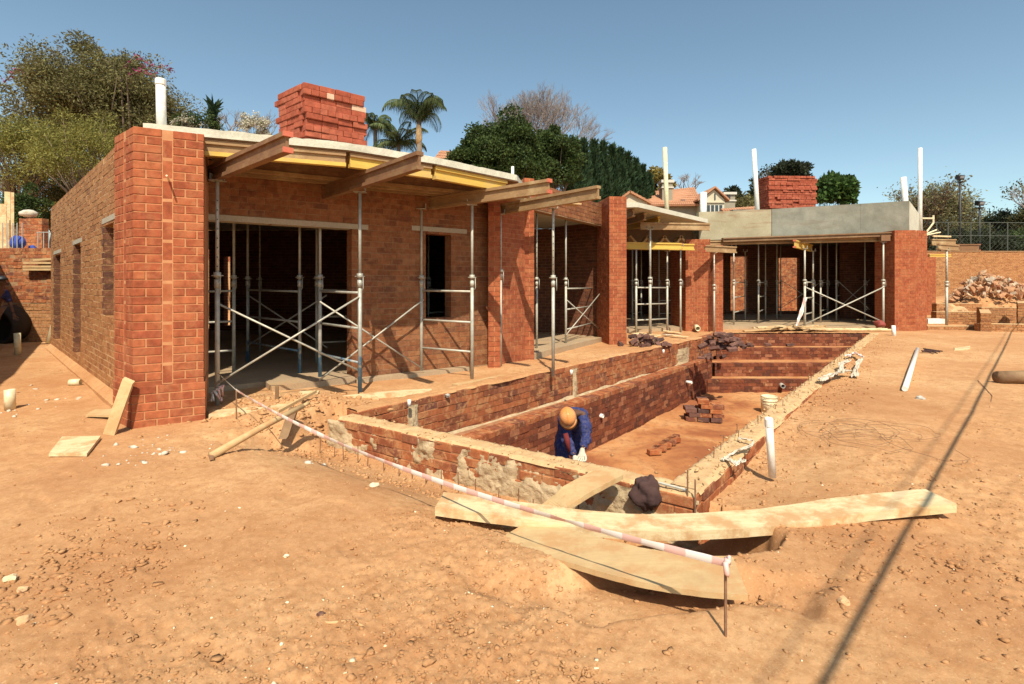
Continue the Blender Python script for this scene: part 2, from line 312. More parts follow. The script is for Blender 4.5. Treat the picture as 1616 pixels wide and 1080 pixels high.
def gh(x, y):
    x = np.asarray(x, float); y = np.asarray(y, float)
    h = (fbm(x*0.35+5, y*0.35+9, 3)-0.5)*0.10 + (fbm(x*1.3+50, y*1.3+20, 3)-0.5)*0.035
    d = np.hypot(x, y); h = h*sm(0, 2.5, d)
    # dip in front of the near pool wall
    t = (x-NL.x)*nd.x+(y-NL.y)*nd.y; s = (x-NL.x)*nout.x+(y-NL.y)*nout.y - 0.23
    L = (NR-NL).length
    win = sm(-0.55, -0.15, t+0.25*(vn(x*3, y*3)-0.5))*(1-sm(L+0.15, L+0.6, t))
    h = h - win*0.32*(1-sm(0.1, 1.35, s))*(s > -0.3)
    # trench under the planks
    ax, ay = TRA; bx, by = TRB; vx, vy = bx-ax, by-ay; k = np.clip(((x-ax)*vx+(y-ay)*vy)/(vx*vx+vy*vy), 0, 1)
    dt = np.hypot(x-ax-k*vx, y-ay-k*vy)+0.22*(fbm(x*4+3, y*4, 3)-0.5)
    h = h - 0.55*(1-sm(0.24, 0.36, dt))
    dt2 = np.hypot((x-0.55)/0.9, (y-2.44)/0.30)+0.5*(vn(x*6+3, y*6)-0.5)
    h = h - 0.10*(1-sm(0.5, 1.0, dt2))
    # outside of the kerb wall on the far side of the pool
    t = (x-NR.x)*rd.x+(y-NR.y)*rd.y; s = (x-NR.x)*rout.x+(y-NR.y)*rout.y-0.24
    h = h - (0.05+0.08*(1-sm(0.8, 2.5, t)))*(1-sm(0.0, 0.9, s))*(s > -0.3)*sm(-0.4, 0.2, t)*(1-sm(3, 8, t))
    # loose mound and bank by the first scaffold
    h = h + 0.07*np.exp(-(((x+2.5)/0.9)**2+((y-6.1)/0.5)**2))
    # terrace, hill, trench basins on the far right
    T1 = 2.3*sm(12.95, 13.12, y)*(1-sm(-11.0, -10.7, x))
    T2 = 3.0*sm(31, 40, y); T3 = 2.2*sm(17.5, 24, y)*(1-sm(-3, 0, x))
    far = np.maximum(np.maximum(T1, T2), T3)
    h = h*(1-sm(10, 14, d)*0.6)+far
    # earth bank that carries the rubble
    h = h + 1.05*np.exp(-(((x-24.4)/4.6)**2+((y-26.2)/2.6)**2)*1.1)*(y < 29.9)
    return h
def g1(x, y): return float(gh(np.array([x]), np.array([y]))[0])
def rough(x, y):
    d = np.hypot(x, y)
    cl = sm(0.45, 0.75, fbm(x*0.8+7, y*0.8+3, 3))
    r = (fbm(x*9, y*9, 4, 0.6)-0.5)*0.030*(0.3+0.8*cl) + (fbm(x*34, y*34, 3, 0.65)-0.5)*0.017*(0.5+cl)
    s = (x-NL.x)*nout.x+(y-NL.y)*nout.y-0.23; t = (x-NL.x)*nd.x+(y-NL.y)*nd.y
    bank = np.exp(-((t+0.55)/0.5)**2-((s-0.2)/0.8)**2)
    r = r+(fbm(x*5+9, y*5, 4, 0.6)-0.5)*0.16*bank
    return r*(1-sm(12, 30, d)*0.7)

# ------------------------------------------------------------------ ground
def ground_mat():
    m, t, b = newmat('dry_red_earth'); p = pos(t)
    c = ramp(t, noi(t, p, 0.55, 9, 0.62), [(0.30, (0.44,0.205,0.092)), (0.5, (0.555,0.303,0.145)), (0.68, (0.64,0.395,0.205))])
    c = mixc(t, ramp(t, noi(t, p, 5.5, 8, 0.72), [(0.42, 0.0), (0.68, 0.6)]), c, (0.37,0.165,0.065))
    c = mixc(t, ramp(t, noi(t, p, 22, 6, 0.75), [(0.45, 0.0), (0.62, 0.4)]), c, (0.41,0.20,0.085))
    c = mixc(t, ramp(t, noi(t, p, 70, 3, 0.6), [(0.60, 0.0), (0.70, 0.5)]), c, (0.70,0.47,0.25))
    c = mixc(t, ramp(t, noi(t, p, 48, 3, 0.6), [(0.62, 0.0), (0.70, 0.5)]), c, (0.32,0.13,0.055))
    t.links.new(c, b.inputs['Base Color']); b.inputs['Roughness'].default_value = 1.0; b.inputs['Specular IOR Level'].default_value = 0.1
    bump(t, b, noi(t, p, 95, 8, 0.8), 0.95, 0.006); return m
M['ground'] = ground_mat()
def build_ground():
    a1 = np.linspace(-56, 56, 660); a2 = np.linspace(56, 304, 90)[1:-1]; ang = np.radians(np.concatenate([a1, a2]))
    rr = np.concatenate([np.geomspace(0.4, 1.5, 8)[:-1], np.geomspace(1.5, 20, 430), np.geomspace(20, 60, 60)[1:], np.geomspace(60, 700, 25)[1:]])
    A, Rr = np.meshgrid(ang, rr); X = Rr*np.sin(A); Y = Rr*np.cos(A); Z = gh(X, Y)+rough(X, Y)
    fr_ = random.Random(77)                                # boot prints along a few trails
    for (x0, y0, x1, y1, n) in ((-3.2, 2.4, -1.6, 4.6, 8), (-1.2, 1.9, -4.2, 4.4, 9), (0.2, 1.8, -1.5, 3.6, 6), (2.2, 2.2, 3.8, 5.4, 9), (3.6, 2.8, 7.5, 8.5, 14), (2.6, 3.6, 6.2, 6.4, 9), (-4.6, 4.2, -7.4, 7.6, 9)):
        ux, uy = x1-x0, y1-y0; L = math.hypot(ux, uy); ux /= L; uy /= L
        for k in range(n):
            f = k/(n-1)*L; sd2 = 0.11*(1 if k % 2 else -1)+fr_.uniform(-.04, .04); px_, py_ = x0+ux*f-uy*sd2, y0+uy*f+ux*sd2; a = fr_.uniform(-.25, .25); cx_, sx_ = math.cos(a), math.sin(a); vx, vy = ux*cx_-uy*sx_, ux*sx_+uy*cx_
            m_ = (abs(X-px_) < 0.3) & (abs(Y-py_) < 0.3)
            if not m_.any(): continue
            dx, dy = X[m_]-px_, Y[m_]-py_; a1_ = (dx*vx+dy*vy)/0.15; a2_ = (-dx*vy+dy*vx)/(0.052-0.010*np.sin(a1_*2.2)); q = np.sqrt(a1_**2+a2_**2)
            Z[m_] += -0.006*(1-sm(0.6, 1.1, q))+0.0012*np.exp(-((q-1.15)/0.16)**2)
    nrr, na = X.shape; V = np.stack([X.ravel(), Y.ravel(), Z.ravel()], 1)
    i, j = np.meshgrid(np.arange(nrr-1), np.arange(na), indexing='ij'); j2 = (j+1) % na
    Fq = np.stack([i*na+j, i*na+j2, (i+1)*na+j2, (i+1)*na+j], -1).reshape(-1, 4)
    poly = [NL+(lout-(-nout))*0.1, NR+nout*0.12+rout*0.12, RF+rout*0.12, Vector((LF.x-0.1, LF.y)), L2+lout*0.1]
    poly[0] = NL+lout*0.12+nout*0.12; poly[3] = Vector((LF.x-0.1, 15.03)); poly[2] = Vector((RF.x+0.1, 15.03))
    cx = V[Fq, 0].mean(1); cy = V[Fq, 1].mean(1); inside = np.zeros(len(cx), bool); n = len(poly)
    for k in range(n):
        x0, y0 = poly[k]; x1, y1 = poly[(k+1) % n]
        if y0 == y1: continue
        c_ = ((y0 > cy) != (y1 > cy)) & (cx < (x1-x0)*(cy-y0)/(y1-y0)+x0); inside ^= c_
    Fq = Fq[~inside]
    me = bpy.data.meshes.new('ground'); me.vertices.add(len(V)+1)
    V = np.vstack([V, [[0, 0, 0]]]); me.vertices.foreach_set('co', V.ravel())
    tri = np.array([[len(V)-1, (k+1) % na, k] for k in range(na)])
    nl = len(Fq)*4+len(tri)*3; me.loops.add(nl); me.loops.foreach_set('vertex_index', np.concatenate([Fq[:, ::-1].ravel(), tri[:, ::-1].ravel()]))
    me.polygons.add(len(Fq)+len(tri)); me.polygons.foreach_set('loop_start', np.concatenate([np.arange(len(Fq))*4, len(Fq)*4+np.arange(len(tri))*3]))
    me.polygons.foreach_set('use_smooth', np.ones(len(me.polygons), bool))
    me.update(calc_edges=True); me.materials.append(M['ground'])
    o = bpy.data.objects.new('ground', me); C.collection.objects.link(o); o['kind'] = 'structure'; WL[o.name] = Vector()
    return o
ground = build_ground()
if ground.data.polygons[5000].normal.z < 0: ground.data.flip_normals()

# ------------------------------------------------------------------ bricks
BL, BH, CO, LP = 0.202, 0.0775, 0.0855, 0.210       # brick length, height, course, length pitch
def brick_mesh(L, W, H, mat, ch=0.005):
    mb = MB(); v = []
    for sx in (-1, 1):
        for sy in (-1, 1):
            for sz in (-1, 1):
                v += [(sx*(L/2-ch), sy*(W/2-ch), sz*H/2), (sx*(L/2-ch), sy*W/2, sz*(H/2-ch)), (sx*L/2, sy*(W/2-ch), sz*(H/2-ch))]
    bm_ = bpy.data.meshes.new('brick')
    import bmesh
    b = bmesh.new(); vs = [b.verts.new(p) for p in v]; bmesh.ops.convex_hull(b, input=vs); b.to_mesh(bm_); b.free()
    bm_.materials.append(mat); return bm_
_BM = {}
def brick_obj(parent, c, size, rz, mat, tilt=(0, 0), name='brick'):
    key = (mat.name, round(size[1], 2))
    if key not in _BM: _BM[key] = (brick_mesh(BL, size[1], BH, mat), BL, size[1], BH)
    me, l, w_, h = _BM[key]
    o = bpy.data.objects.new(name, me); C.collection.objects.link(o); o.parent = parent
    o.location = Vector(c)-WL[parent.name]; o.rotation_euler = (tilt[0], tilt[1], rz); o.scale = (size[0]/l, size[1]/w_, size[2]/h); return o
class Shell:
    """bricks of one thing: the 300 nearest become objects, the rest one stuff part per wall"""
    def __init__(s): s.c = []
    def put(s, parent, c, size, rz, mat, tilt=(0, 0)): s.c.append((Vector(c), size, rz, mat, parent, tilt))
    def finish(s, limit=300, pref=None):
        score = lambda q: -(q[0]-Vector((0, 0, EYE))).length + (pref(q) if pref else 0)
        s.c.sort(key=score, reverse=True); rest = {}
        for k, (c, size, rz, mat, par, tilt) in enumerate(s.c):
            if k < limit: brick_obj(par, c, size, rz, mat, tilt)
            else: rest.setdefault((par.name, mat.name), (par, mat, MB()))[2].box(c, size, m=Matrix.Rotation(rz, 3, 'Z') @ Matrix.Rotation(tilt[0], 3, 'X') @ Matrix.Rotation(tilt[1], 3, 'Y'))
        for par, mat, mb in rest.values(): mb.build('bricks', mat, par, kind='stuff')
def wall(shell, parent, a, b, z0, z1, th=0.22, ops=(), mat='stock_brick', mort='stock_mortar', jit=0.006, off=0, rec=0.010, bodyname=None, z_start=None, part=None, slope=None, jamb=None):
    """a->b runs left to right as seen from outside; the outer face lies on a-b. returns the wall part"""
    a = Vector((a[0], a[1])); b = Vector((b[0], b[1])); L = (b-a).length; u = (b-a)/L; n = Vector((u.y, -u.x)); rz = math.atan2(u.y, u.x)
    mat, mort = M[mat], M[mort]
    W = lambda s_, d_, z_: Vector((a.x+u.x*s_-n.x*d_, a.y+u.y*s_-n.y*d_, z_))
    mb = MB(); e = 0.007
    ss = sorted({0.0, L} | {max(0, min(L, o[0]-e)) for o in ops} | {max(0, min(L, o[1]+e)) for o in ops})
    zs = sorted({z0, z1} | {max(z0, min(z1, o[2]-(e if o[2] > z0 else 0))) for o in ops} | {max(z0, min(z1, o[3]+e)) for o in ops})
    for zi in range(len(zs)-1):
        run = None
        for si in range(len(ss)):
            solid = False
            if si < len(ss)-1:
                mx = (ss[si]+ss[si+1])/2; mz = (zs[zi]+zs[zi+1])/2
                solid = not any(o[0]-e < mx < o[1]+e and o[2]-e < mz < o[3]+e for o in ops)
            if solid and run is None: run = ss[si]
            if not solid and run is not None:
                s0, s1 = run, ss[si]; s0 += 0.006 if s0 == 0 else 0; s1 -= 0.006 if s1 == L else 0
                top = zs[zi+1]-(0.012 if zs[zi+1] == z1 else 0); bt = zs[zi]
                mb.hexa([W(s0, th-rec, bt), W(s1, th-rec, bt), W(s1, rec, bt), W(s0, rec, bt)][::-1]+[W(s0, th-rec, top), W(s1, th-rec, top), W(s1, rec, top), W(s0, rec, top)][::-1])
                run = None
    wp = mb.build(part or 'wall', mort, parent)
    nco = int(round((z1-(z_start if z_start is not None else z0))/CO)); zb = z1-nco*CO
    for k in range(nco):
        zc = zb+k*CO+CO/2
        cuts = [(0, L)]
        for o in ops:
            if o[2] < zc < o[3]:
                nc = []
                for p, q in cuts:
                    if o[1] <= p or o[0] >= q: nc.append((p, q)); continue
                    if o[0] > p: nc.append((p, o[0]))
                    if o[1] < q: nc.append((o[1], q))
                cuts = nc
        for p, q in cuts:
            s_ = p; first = True
            ph = ((k+off) % 2)*LP/2
            while s_ < q-0.03:
                nxt = min(q, (math.floor((s_-ph+1e-6)/LP)+1)*LP+ph)
                if nxt-s_ < 0.05 and nxt < q: nxt = min(q, nxt+LP)
                if q-nxt < 0.05: nxt = q
                g0 = 0 if s_ == p else (LP-BL)/2; g1_ = 0 if nxt == q else (LP-BL)/2
                ln = nxt-s_-g0-g1_; j = rng.uniform(-jit, jit*0.8)
                c = W((s_+g0+nxt-g1_)/2, th/2-j, zc+rng.uniform(-jit, jit)*0.3)
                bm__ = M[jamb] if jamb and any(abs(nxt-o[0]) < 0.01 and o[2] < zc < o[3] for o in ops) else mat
                shell.put(wp, c, (ln, th-0.002, (BH*0.93 if mat is M['wall_brick'] else BH)+rng.uniform(-jit, jit)*0.6), rz+rng.uniform(-1, 1)*jit*0.9, bm__, (0, rng.uniform(-1, 1)*jit*1.2))
                s_ = nxt
    return wp
def pier(shell, parent, poly, z0, z1, mat='pier_brick', mort='pier_mortar', sides=None, jit=0.0015, rec=0.006, depth=0.09, name='pier', body=True, z_start=None, soldiers=None, mort_part=None):
    """poly: plan corners, each side p[i]->p[i+1] left to right seen from outside (so clockwise from above ... outside on the camera side)"""
    cen = Vector((sum(p[0] for p in poly)/len(poly), sum(p[1] for p in poly)/len(poly)))
    inner = [Vector(p)+(cen-Vector(p)).normalized()*rec*1.3 for p in poly]
    if mort_part is None:
        mb = MB(); mb.prism([tuple(p) for p in inner], z0, z1-0.006); wp = mb.build(name, M[mort], parent)
    else: wp = mort_part
    n = len(poly); nco = int(round((z1-(z_start if z_start is not None else z0))/CO)); zb = z1-nco*CO
    for i in (sides if sides is not None else range(n)):
        a, b = Vector(poly[i]), Vector(poly[(i+1) % n]); L = (b-a).length; u = (b-a)/L; nn = Vector((u.y, -u.x)); rz = math.atan2(u.y, u.x)
        sol = (soldiers or {}).get(i)
        for k in range(nco):
            zc = zb+k*CO+CO/2; ev = (k % 2 == 0)
            s_ = 0.0 if ev else 0.0; end = L
            segs = [(0, L)]
            if sol and zc > sol[2]: segs = [(0, sol[0]-0.006), (sol[1]+0.006, L)]
            for (p, q) in segs:
                s_ = p; ph = 0 if ev else LP/2
                while s_ < q-0.02:
                    nxt = min(q, (math.floor((s_-p-ph+1e-6)/LP)+1)*LP+ph+p)
                    if q-nxt < 0.045: nxt = q
                    g0 = 0 if s_ == p else 0.0065; g1_ = 0 if nxt == q else 0.0065; ln = nxt-s_-g0-g1_
                    if ln < 0.02: s_ = nxt; continue
                    j = rng.uniform(-jit, jit)
                    cc = a+u*((s_+g0+nxt-g1_)/2)-nn*(depth/2-j)
                    shell.put(wp, (cc.x, cc.y, zc+rng.uniform(-1, 1)*jit*0.4), (ln, depth, BH), rz+rng.uniform(-1, 1)*jit, M[mat]); s_ = nxt
        if sol:
            k = 0; z_ = sol[2]
            while z_ < z1-0.1:
                h = min(BL, z1-z_); m_ = (sol[0]+sol[1])/2
                cc = a+u*m_-nn*(depth/2+sol[3])
                shell.put(wp, (cc.x, cc.y, z_+h/2), (sol[1]-sol[0], depth, h+0.001), rz, M[mat]); z_ += LP
    return wp

# ------------------------------------------------------------------ front wing of the house
hw = thing('unfinished_house', 'long unfinished red brick house wing with shored pale roof slab beside the pool trench', 'house', (-3.5, 6.0, 0))
S1 = Shell()
PL, PC, PR, PB = Vector((-4.27,5.50)), Vector((-3.79,5.12)), Vector((-3.25,5.40)), Vector((-3.70,6.25))
zp = 3.03
# plinth and shaft of the corner pier
pu = (PR-PC).normalized(); 
pl = pier(S1, hw, [PL+Vector((-0.012,-0.01)), PC+Vector((0,-0.022)), PR+Vector((0.02,-0.006)), PB], -0.35, 0.42, sides=[0,1], name='pier_plinth', z_start=-0.21)
sh = pier(S1, hw, [PL, PC, PR, PB], 0.42, zp, sides=[0,1], name='pier', soldiers={1: (0.245, 0.33, 0.42, 0.006), 0: (0.30, 0.37, 0.42, 0.006)})
WA, WB = (-4.60, 6.05), (-10.45, 11.60)
def s_at(px, a, b): return sline(px, a, b)
# side wall, seen from outside: left end is the far end
A_, B_ = WB, WA
ops = []
for p0, p1, zt_, zb_ in ((86, 95, 2.07, 0.25), (117, 127, 2.12, 0.25), (167, 181, 2.25, 0.98)):
    s0, s1 = s_at(p0, A_, B_), s_at(p1, A_, B_); s0, s1 = min(s0, s1), max(s0, s1)
    if p0 == 167: s0, s1 = s1-0.75, s1-0.08
    ops.append((s0, s1, zb_, zt_))
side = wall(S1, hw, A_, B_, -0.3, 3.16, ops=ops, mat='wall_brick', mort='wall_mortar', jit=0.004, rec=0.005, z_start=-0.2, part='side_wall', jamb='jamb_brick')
for k, o in enumerate(ops):
    u = (Vector(B_)-Vector(A_)).normalized(); n = Vector((u.y, -u.x)); mb = MB(); m_ = Vector(A_)+u*((o[0]+o[1])/2)-n*0.107
    mb.box((m_.x, m_.y, o[3]+0.045), (o[1]-o[0]+0.3, 0.224, 0.07), math.atan2(u.y, u.x)); mb.build('lintel', M['lintel'], hw)
mb = MB(); u = (Vector(B_)-Vector(A_)).normalized(); n = Vector((u.y, -u.x))
for s0, s1 in ((0, 8.06),):
    a, b = Vector(A_)+u*s0+n*0.10, Vector(A_)+u*s1+n*0.10
    mb.hexa([(a.x,a.y,-.3),(b.x,b.y,-.3),(b.x-n.x*.1,b.y-n.y*.1,-.3),(a.x-n.x*.1,a.y-n.y*.1,-.3),(a.x,a.y,.02),(b.x,b.y,.03),(b.x-n.x*.1,b.y-n.y*.1,.11),(a.x-n.x*.1,a.y-n.y*.1,.09)])
mb.build('earth_fillet', M['ground'], hw)
# facade wall
W0, W1 = (-4.10, 6.35), (-0.42, 9.02)
so1 = s_at(555, W0, W1); sw0, sw1 = s_at(672, W0, W1), s_at(712, W0, W1)
fac = wall(S1, hw, W0, W1, -0.2, 3.03, ops=[(-0.1, so1, -0.3, 2.26), (sw0, sw1, 0.86, 2.30)], jit=0.004, rec=0.006, z_start=0.05, part='facade_wall')
fu = (Vector(W1)-Vector(W0)).normalized(); fn = Vector((fu.y, -fu.x)); fang = math.atan2(fu.y, fu.x)
for s0, s1, z in ((0, so1+0.25, 2.26), (sw0-0.25, sw1+0.3, 2.30)):
    m_ = Vector(W0)+fu*((s0+s1)/2)-fn*0.107; mb = MB(); mb.box((m_.x, m_.y, z+0.04), (s1-s0, 0.236, 0.075), fang); mb.build('lintel', M['lintel'], hw)
# foundation strip along the facade, floor slab edge
def strip(name, a, b, w_, z0, z1, mat, parent=None, **k):
    a, b = Vector(a), Vector(b); u = (b-a).normalized(); n = Vector((u.y, -u.x)); mb = MB()
    q = [a, b, b-n*w_, a-n*w_]; mb.hexa([(p.x, p.y, z0) for p in q]+[(p.x, p.y, z1) for p in q]); return mb.build(name, M[mat], parent, **k)
strip('foundation', Vector(W0)+fn*0.16+fu*1.0, Vector(W0)+fn*0.16+fu*so1, 0.5, -0.3, 0.085, 'floor_conc', hw)
strip('foundation', Vector(W0)+fn*0.20+fu*(so1+0.01), Vector(W1)+fn*0.20-fu*0.5, 0.19, -0.3, 0.05, 'floor_conc', hw)
mb = MB(); mb.prism([(-4.2,6.7),(-0.3,9.4),(0.5,9.95),(2.2,12.85),(2.7,14.5),(-9.0,15.4),(-10.1,11.9)], -0.3, 0.07); mb.build('floor', M['floor_conc'], hw)
# inner walls
wall(S1, hw, (-10.15, 11.95), (-9.0, 15.15), 0, 3.03, jit=0.004, mat='inner_brick_shaded', part='inner_wall')
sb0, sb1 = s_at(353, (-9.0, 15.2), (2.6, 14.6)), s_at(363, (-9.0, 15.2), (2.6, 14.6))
wall(S1, hw, (-9.0, 15.2), (2.6, 14.6), 0, 3.03, ops=[(sb0, sb1, 0.2, 2.25)], jit=0.004, mat='inner_brick_shaded', part='rear_wall')
wall(S1, hw, (-2.25, 8.15), (-3.6, 15.0), 0, 3.03, th=0.2, jit=0.004, mat='inner_brick_shaded', part='inner_wall')
# portico piers
pier(S1, hw, [(-0.42,9.3),(-0.405,8.74),(-0.195,8.76),(-0.21,9.3)], -0.2, 3.03, sides=[0,1], name='pier', z_start=-0.1)
pier(S1, hw, [(-0.22,9.05),(0.24,9.62),(0.0,9.9),(-0.4,9.5)], -0.2, 3.30, sides=[0], name='pier', z_start=-0.1)
pier(S1, hw, [(0.235,9.66),(0.42,9.72),(0.42,10.1),(0.1,10.1)], -0.2, 3.45, sides=[0,1], name='pier', z_start=-0.1)
pier(S1, hw, [(2.17,13.1),(2.30,12.10),(2.72,12.16),(2.9,13.3)], -0.2, 3.52, sides=[0,1,2], name='pier', z_start=-0.1)
wall(S1, hw, (0.40,9.86), (2.24,12.72), 2.88, 3.42, th=0.2, mat='stock_brick', jit=0.006, part='lintel_band')
wall(S1, hw, (0.42,10.05), (-0.6,14.6), 0, 3.2, th=0.2, jit=0.004, mat='inner_brick_shaded', part='inner_wall')
wall(S1, hw, (1.2,14.4), (2.6,13.0), 0, 3.2, th=0.2, jit=0.004, mat='inner_brick_shaded', part='inner_wall')
strip('threshold', (0.43,9.80), (2.25,12.75), 0.5, -0.3, 0.115, 'floor_conc', hw)
mb = MB(); mb.prism([(0.3,9.98),(2.15,12.85),(2.6,13.4),(2.4,14.9),(-0.7,14.9)], 3.05, 3.18); mb.build('roof_slab', M['concrete_white'], hw)
# main roof slab with a slightly ragged edge
FE = [(-3.86,5.36),(-3.38,5.55),(-1.95,6.12),(-1.02,6.82),(0.08,7.94)]
edge = []
for i in range(len(FE)-1):
    a, b = Vector(FE[i]), Vector(FE[i+1]); k = max(2, int((b-a).length/0.07))
    for j in range(k): edge.append(a+(b-a)*j/k)
edge.append(Vector(FE[-1]))
backp = [(0.35,9.6),(0.0,15.2),(-9.2,15.5),(-10.25,11.8),(-4.45,6.27)]
mb = MB(); bot = []; top = []
for i, p in enumerate(edge):
    bot.append((p.x, p.y, 3.047)); top.append((p.x-0.005+rng.uniform(-.005,.005), p.y+rng.uniform(-.005,.005), 3.135+rng.uniform(-.005,.005)))
for p in backp: bot.append((*p, 3.047)); top.append((*p, 3.143))
n_ = len(bot); mb.add(bot+top, [tuple(range(n_-1,-1,-1)), tuple(range(n_, 2*n_))]+[(i,(i+1)%n_,n_+(i+1)%n_,n_+i) for i in range(n_)])
mb.build('roof_slab', M['concrete_white'], hw)
for k in range(2):
    a, b = Vector(FE[2+k*0]), Vector(FE[4])
S1.finish(300, lambda q: (2.5 if q[0].y < 6.2 and q[0].z > -0.2 else 0) - (9 if q[4].name.startswith(('inner','rear')) else 0) - (8 if q[0].z < -0.12 else 0))

# formwork: plywood and joists under the slab
fw = thing('formwork_deck', 'plywood formwork deck under the overhanging slab of the front wing', 'formwork', (-1.5, 7, 3.03))
mb = MB(); inner = [Vector(p) for p in FE[1:]]; 
mb.prism([(p.x+0.02, p.y+0.03) for p in inner]+[(0.1,8.5),(-0.3,9.0),(-4.0,6.35)], 3.031, 3.046); mb.build('soffit_board', M['form'], fw)
def offp(p, q, d): u = (Vector(q)-Vector(p)).normalized(); return Vector((-u.y, u.x))*d
lab = ['yellow timber joist along the slab edge nearest the corner pier', 'yellow timber joist along the middle of the slab edge', 'bright yellow timber joist at the far end of the slab edge']
for i in range(3):
    a, b = Vector(FE[i+1]), Vector(FE[i+2]); o = offp(a, b, 0.07); a2, b2 = a+o+(b-a).normalized()*0.03, b+o-(b-a).normalized()*0.03
    if i == 2: b2 = b2-(b-a).normalized()*0.15
    t = thing('timber_joist', lab[i], 'joist', ((a2.x+b2.x)/2, (a2.y+b2.y)/2, 2.855), 'timber joists under the slab')
    zb = 2.856
    cm = M['yellow'] if i != 0 else M['ibeam_old']
    for wch, nm, mt in (('bottom','flange',M['yellow']),('top','flange',M['ibeam_old'] if i < 2 else M['yellow']),('web','web',cm)):
        q = MB(); q.ibeam((a2.x,a2.y,zb),(b2.x,b2.y,zb),0.172,0.08,0.045,0.03,wch); q.build(nm, mt, t)
jl = ['brown joist next behind the slab edge joist', 'brown joist third back from the slab edge', 'brown joist fourth back from the slab edge', 'brown joist closest to the facade wall under the slab']
for k in range(4):
    off = 0.42+0.38*k
    a = Vector((-3.55+0.0*k, 5.9))+Vector((-fn.x, -fn.y))*off*0.9; b = Vector((0.0, 8.35))+Vector((-fn.x, -fn.y))*off*0.45+Vector((0,-0.1))
    a = a + (b-a).normalized()*(0.12+0.1*k)
    t = thing('timber_joist', jl[k], 'joist', (a.x, a.y, 2.855), 'timber joists under the slab')
    for wch, nm in (('bottom','flange'),('top','flange'),('web','web')):
        q = MB(); q.ibeam((a.x,a.y,2.856),(b.x,b.y,2.856),0.172,0.08,0.045,0.03,wch); q.build(nm, M['ibeam_old'] if wch=='bottom' else M['ibeam'], t)

# ------------------------------------------------------------------ rear wing
rw = thing('unfinished_annexe', 'unfinished single storey annexe behind the pool with deep grey concrete fascia beam', 'building', (9.5, 16.5, 0))
S2 = Shell()
c0 = dp(1082, 15.6); c1 = dp(1113, 15.45); c2 = dp(1122, 15.5); c3 = dp(1139, 15.5)
pier(S2, rw, [(c0.x-0.05,16.9),(c0.x,c0.y),(c1.x+0.15,c1.y),(c1.x+0.15,16.9)], -0.2, 2.80, sides=[0,1], name='pier', z_start=-0.1, soldiers={1:(0.27,0.34,0.55,0.0)})
pier(S2, rw, [(c1.x+0.17,15.75),(c2.x+0.1,c2.y-0.05),(c3.x+0.02,c3.y-0.05),(c3.x+0.1,16.9)], -0.2, 2.62, sides=[0,1,2], name='pier', z_start=-0.1)
d0, d1, d2 = dp(1412, 15.8), dp(1444, 15.72), dp(1463, 15.95)
pier(S2, rw, [(d0.x+0.02,16.7),(d0.x,d0.y),(d1.x,d1.y),(d2.x,d2.y),(d2.x+0.2,16.8)], -0.3, 3.10, sides=[0,1,2,3], name='pier', z_start=-0.2, soldiers={2:(0.03,0.1,0.55,0.0)})
e0, e1 = dp(1462, 22.9), dp(1477, 23.0)
pier(S2, rw, [(e0.x,24.0),(e0.x,e0.y),(e1.x,e1.y),(e1.x+.3,24.0)], 0, 2.75, sides=[0,1,2], name='pier')
mb = MB(); mb.prism([(2.4,14.7),(6.0,16.15),(11.6,16.25),(12.9,16.3),(18.3,23.8),(2.6,23.8)], -0.3, 0.10); mb.build('floor', M['floor_conc'], rw)
BWa, BWb = (3.0,22.6), (17.9,22.8)
o1 = (s_at(1153,BWa,BWb), s_at(1181,BWa,BWb), 0.25, 2.65); o2 = (s_at(1229,BWa,BWb), s_at(1262,BWa,BWb), 0.25, 2.60); o3 = (s_at(1396,BWa,BWb), s_at(1411,BWa,BWb), 0.2, 2.4)
wall(S2, rw, BWa, BWb, 0, 3.12, ops=[o1, o2, o3], jit=0.004, mat='inner_brick_shaded', part='rear_wall')
wall(S2, rw, (17.6,22.75), (13.25,16.9), 0, 3.12, jit=0.004, mat='inner_brick_shaded', part='inner_wall')  # unseen side wall, added to keep the annexe interior dark
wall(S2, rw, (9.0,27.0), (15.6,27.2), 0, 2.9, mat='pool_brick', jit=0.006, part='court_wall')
wall(S2, rw, (2.9,14.6), (3.2,22.6), 0, 3.12, jit=0.004, mat='inner_brick_shaded', part='inner_wall')
wall(S2, rw, (5.9,21.5), (8.2,21.6), 0, 3.12, jit=0.004, mat='inner_brick_shaded', part='inner_wall')
wall(S2, rw, (12.7,19.6), (14.9,19.8), 0, 3.12, jit=0.004, mat='inner_brick_shaded', part='inner_wall')
# fascia beam
def slabbox(name, q0, q1, mat, parent):        # q: four (x,y,z) bottom/top front corners, thickness backwards
    mb = MB(); mb.hexa(q0+q1); return mb.build(name, mat, parent)
xl, xr = dp(1103,16.75), dp(1435,16.30); xm = xl+(xr-xl)*0.352
def fbeam(pa, pb, ta, tb, ba, bb, name='fascia_beam', th=0.25):
    mb = MB(); mb.hexa([(pa.x,pa.y,ba),(pb.x,pb.y,bb),(pb.x,pb.y+th,bb),(pa.x,pa.y+th,ba),(pa.x,pa.y,ta),(pb.x,pb.y,tb),(pb.x,pb.y+th,tb),(pa.x,pa.y+th,ta)]); return mb
M['concrete_rust'] = concrete('concrete_rust_stained', (0.28,0.24,0.15), (0.44,0.39,0.27), (0.24,0.11,0.05), 1.0)
q = xm-(xr-xl).normalized()*0.008; m1 = fbeam(xl, q, 3.79, 3.86, 2.86, 2.96); m1.build('fascia_beam', M['concrete_rust'], rw)
mb = MB(); mb.box((4.6,17.1,2.95),(2.9,0.05,0.75)); mb.build('canopy_shade_panel', M['form'], rw)  # dark panel added, hides slab edge and stands in for shade behind canopy
fb0, fd_ = xm, xr-xm
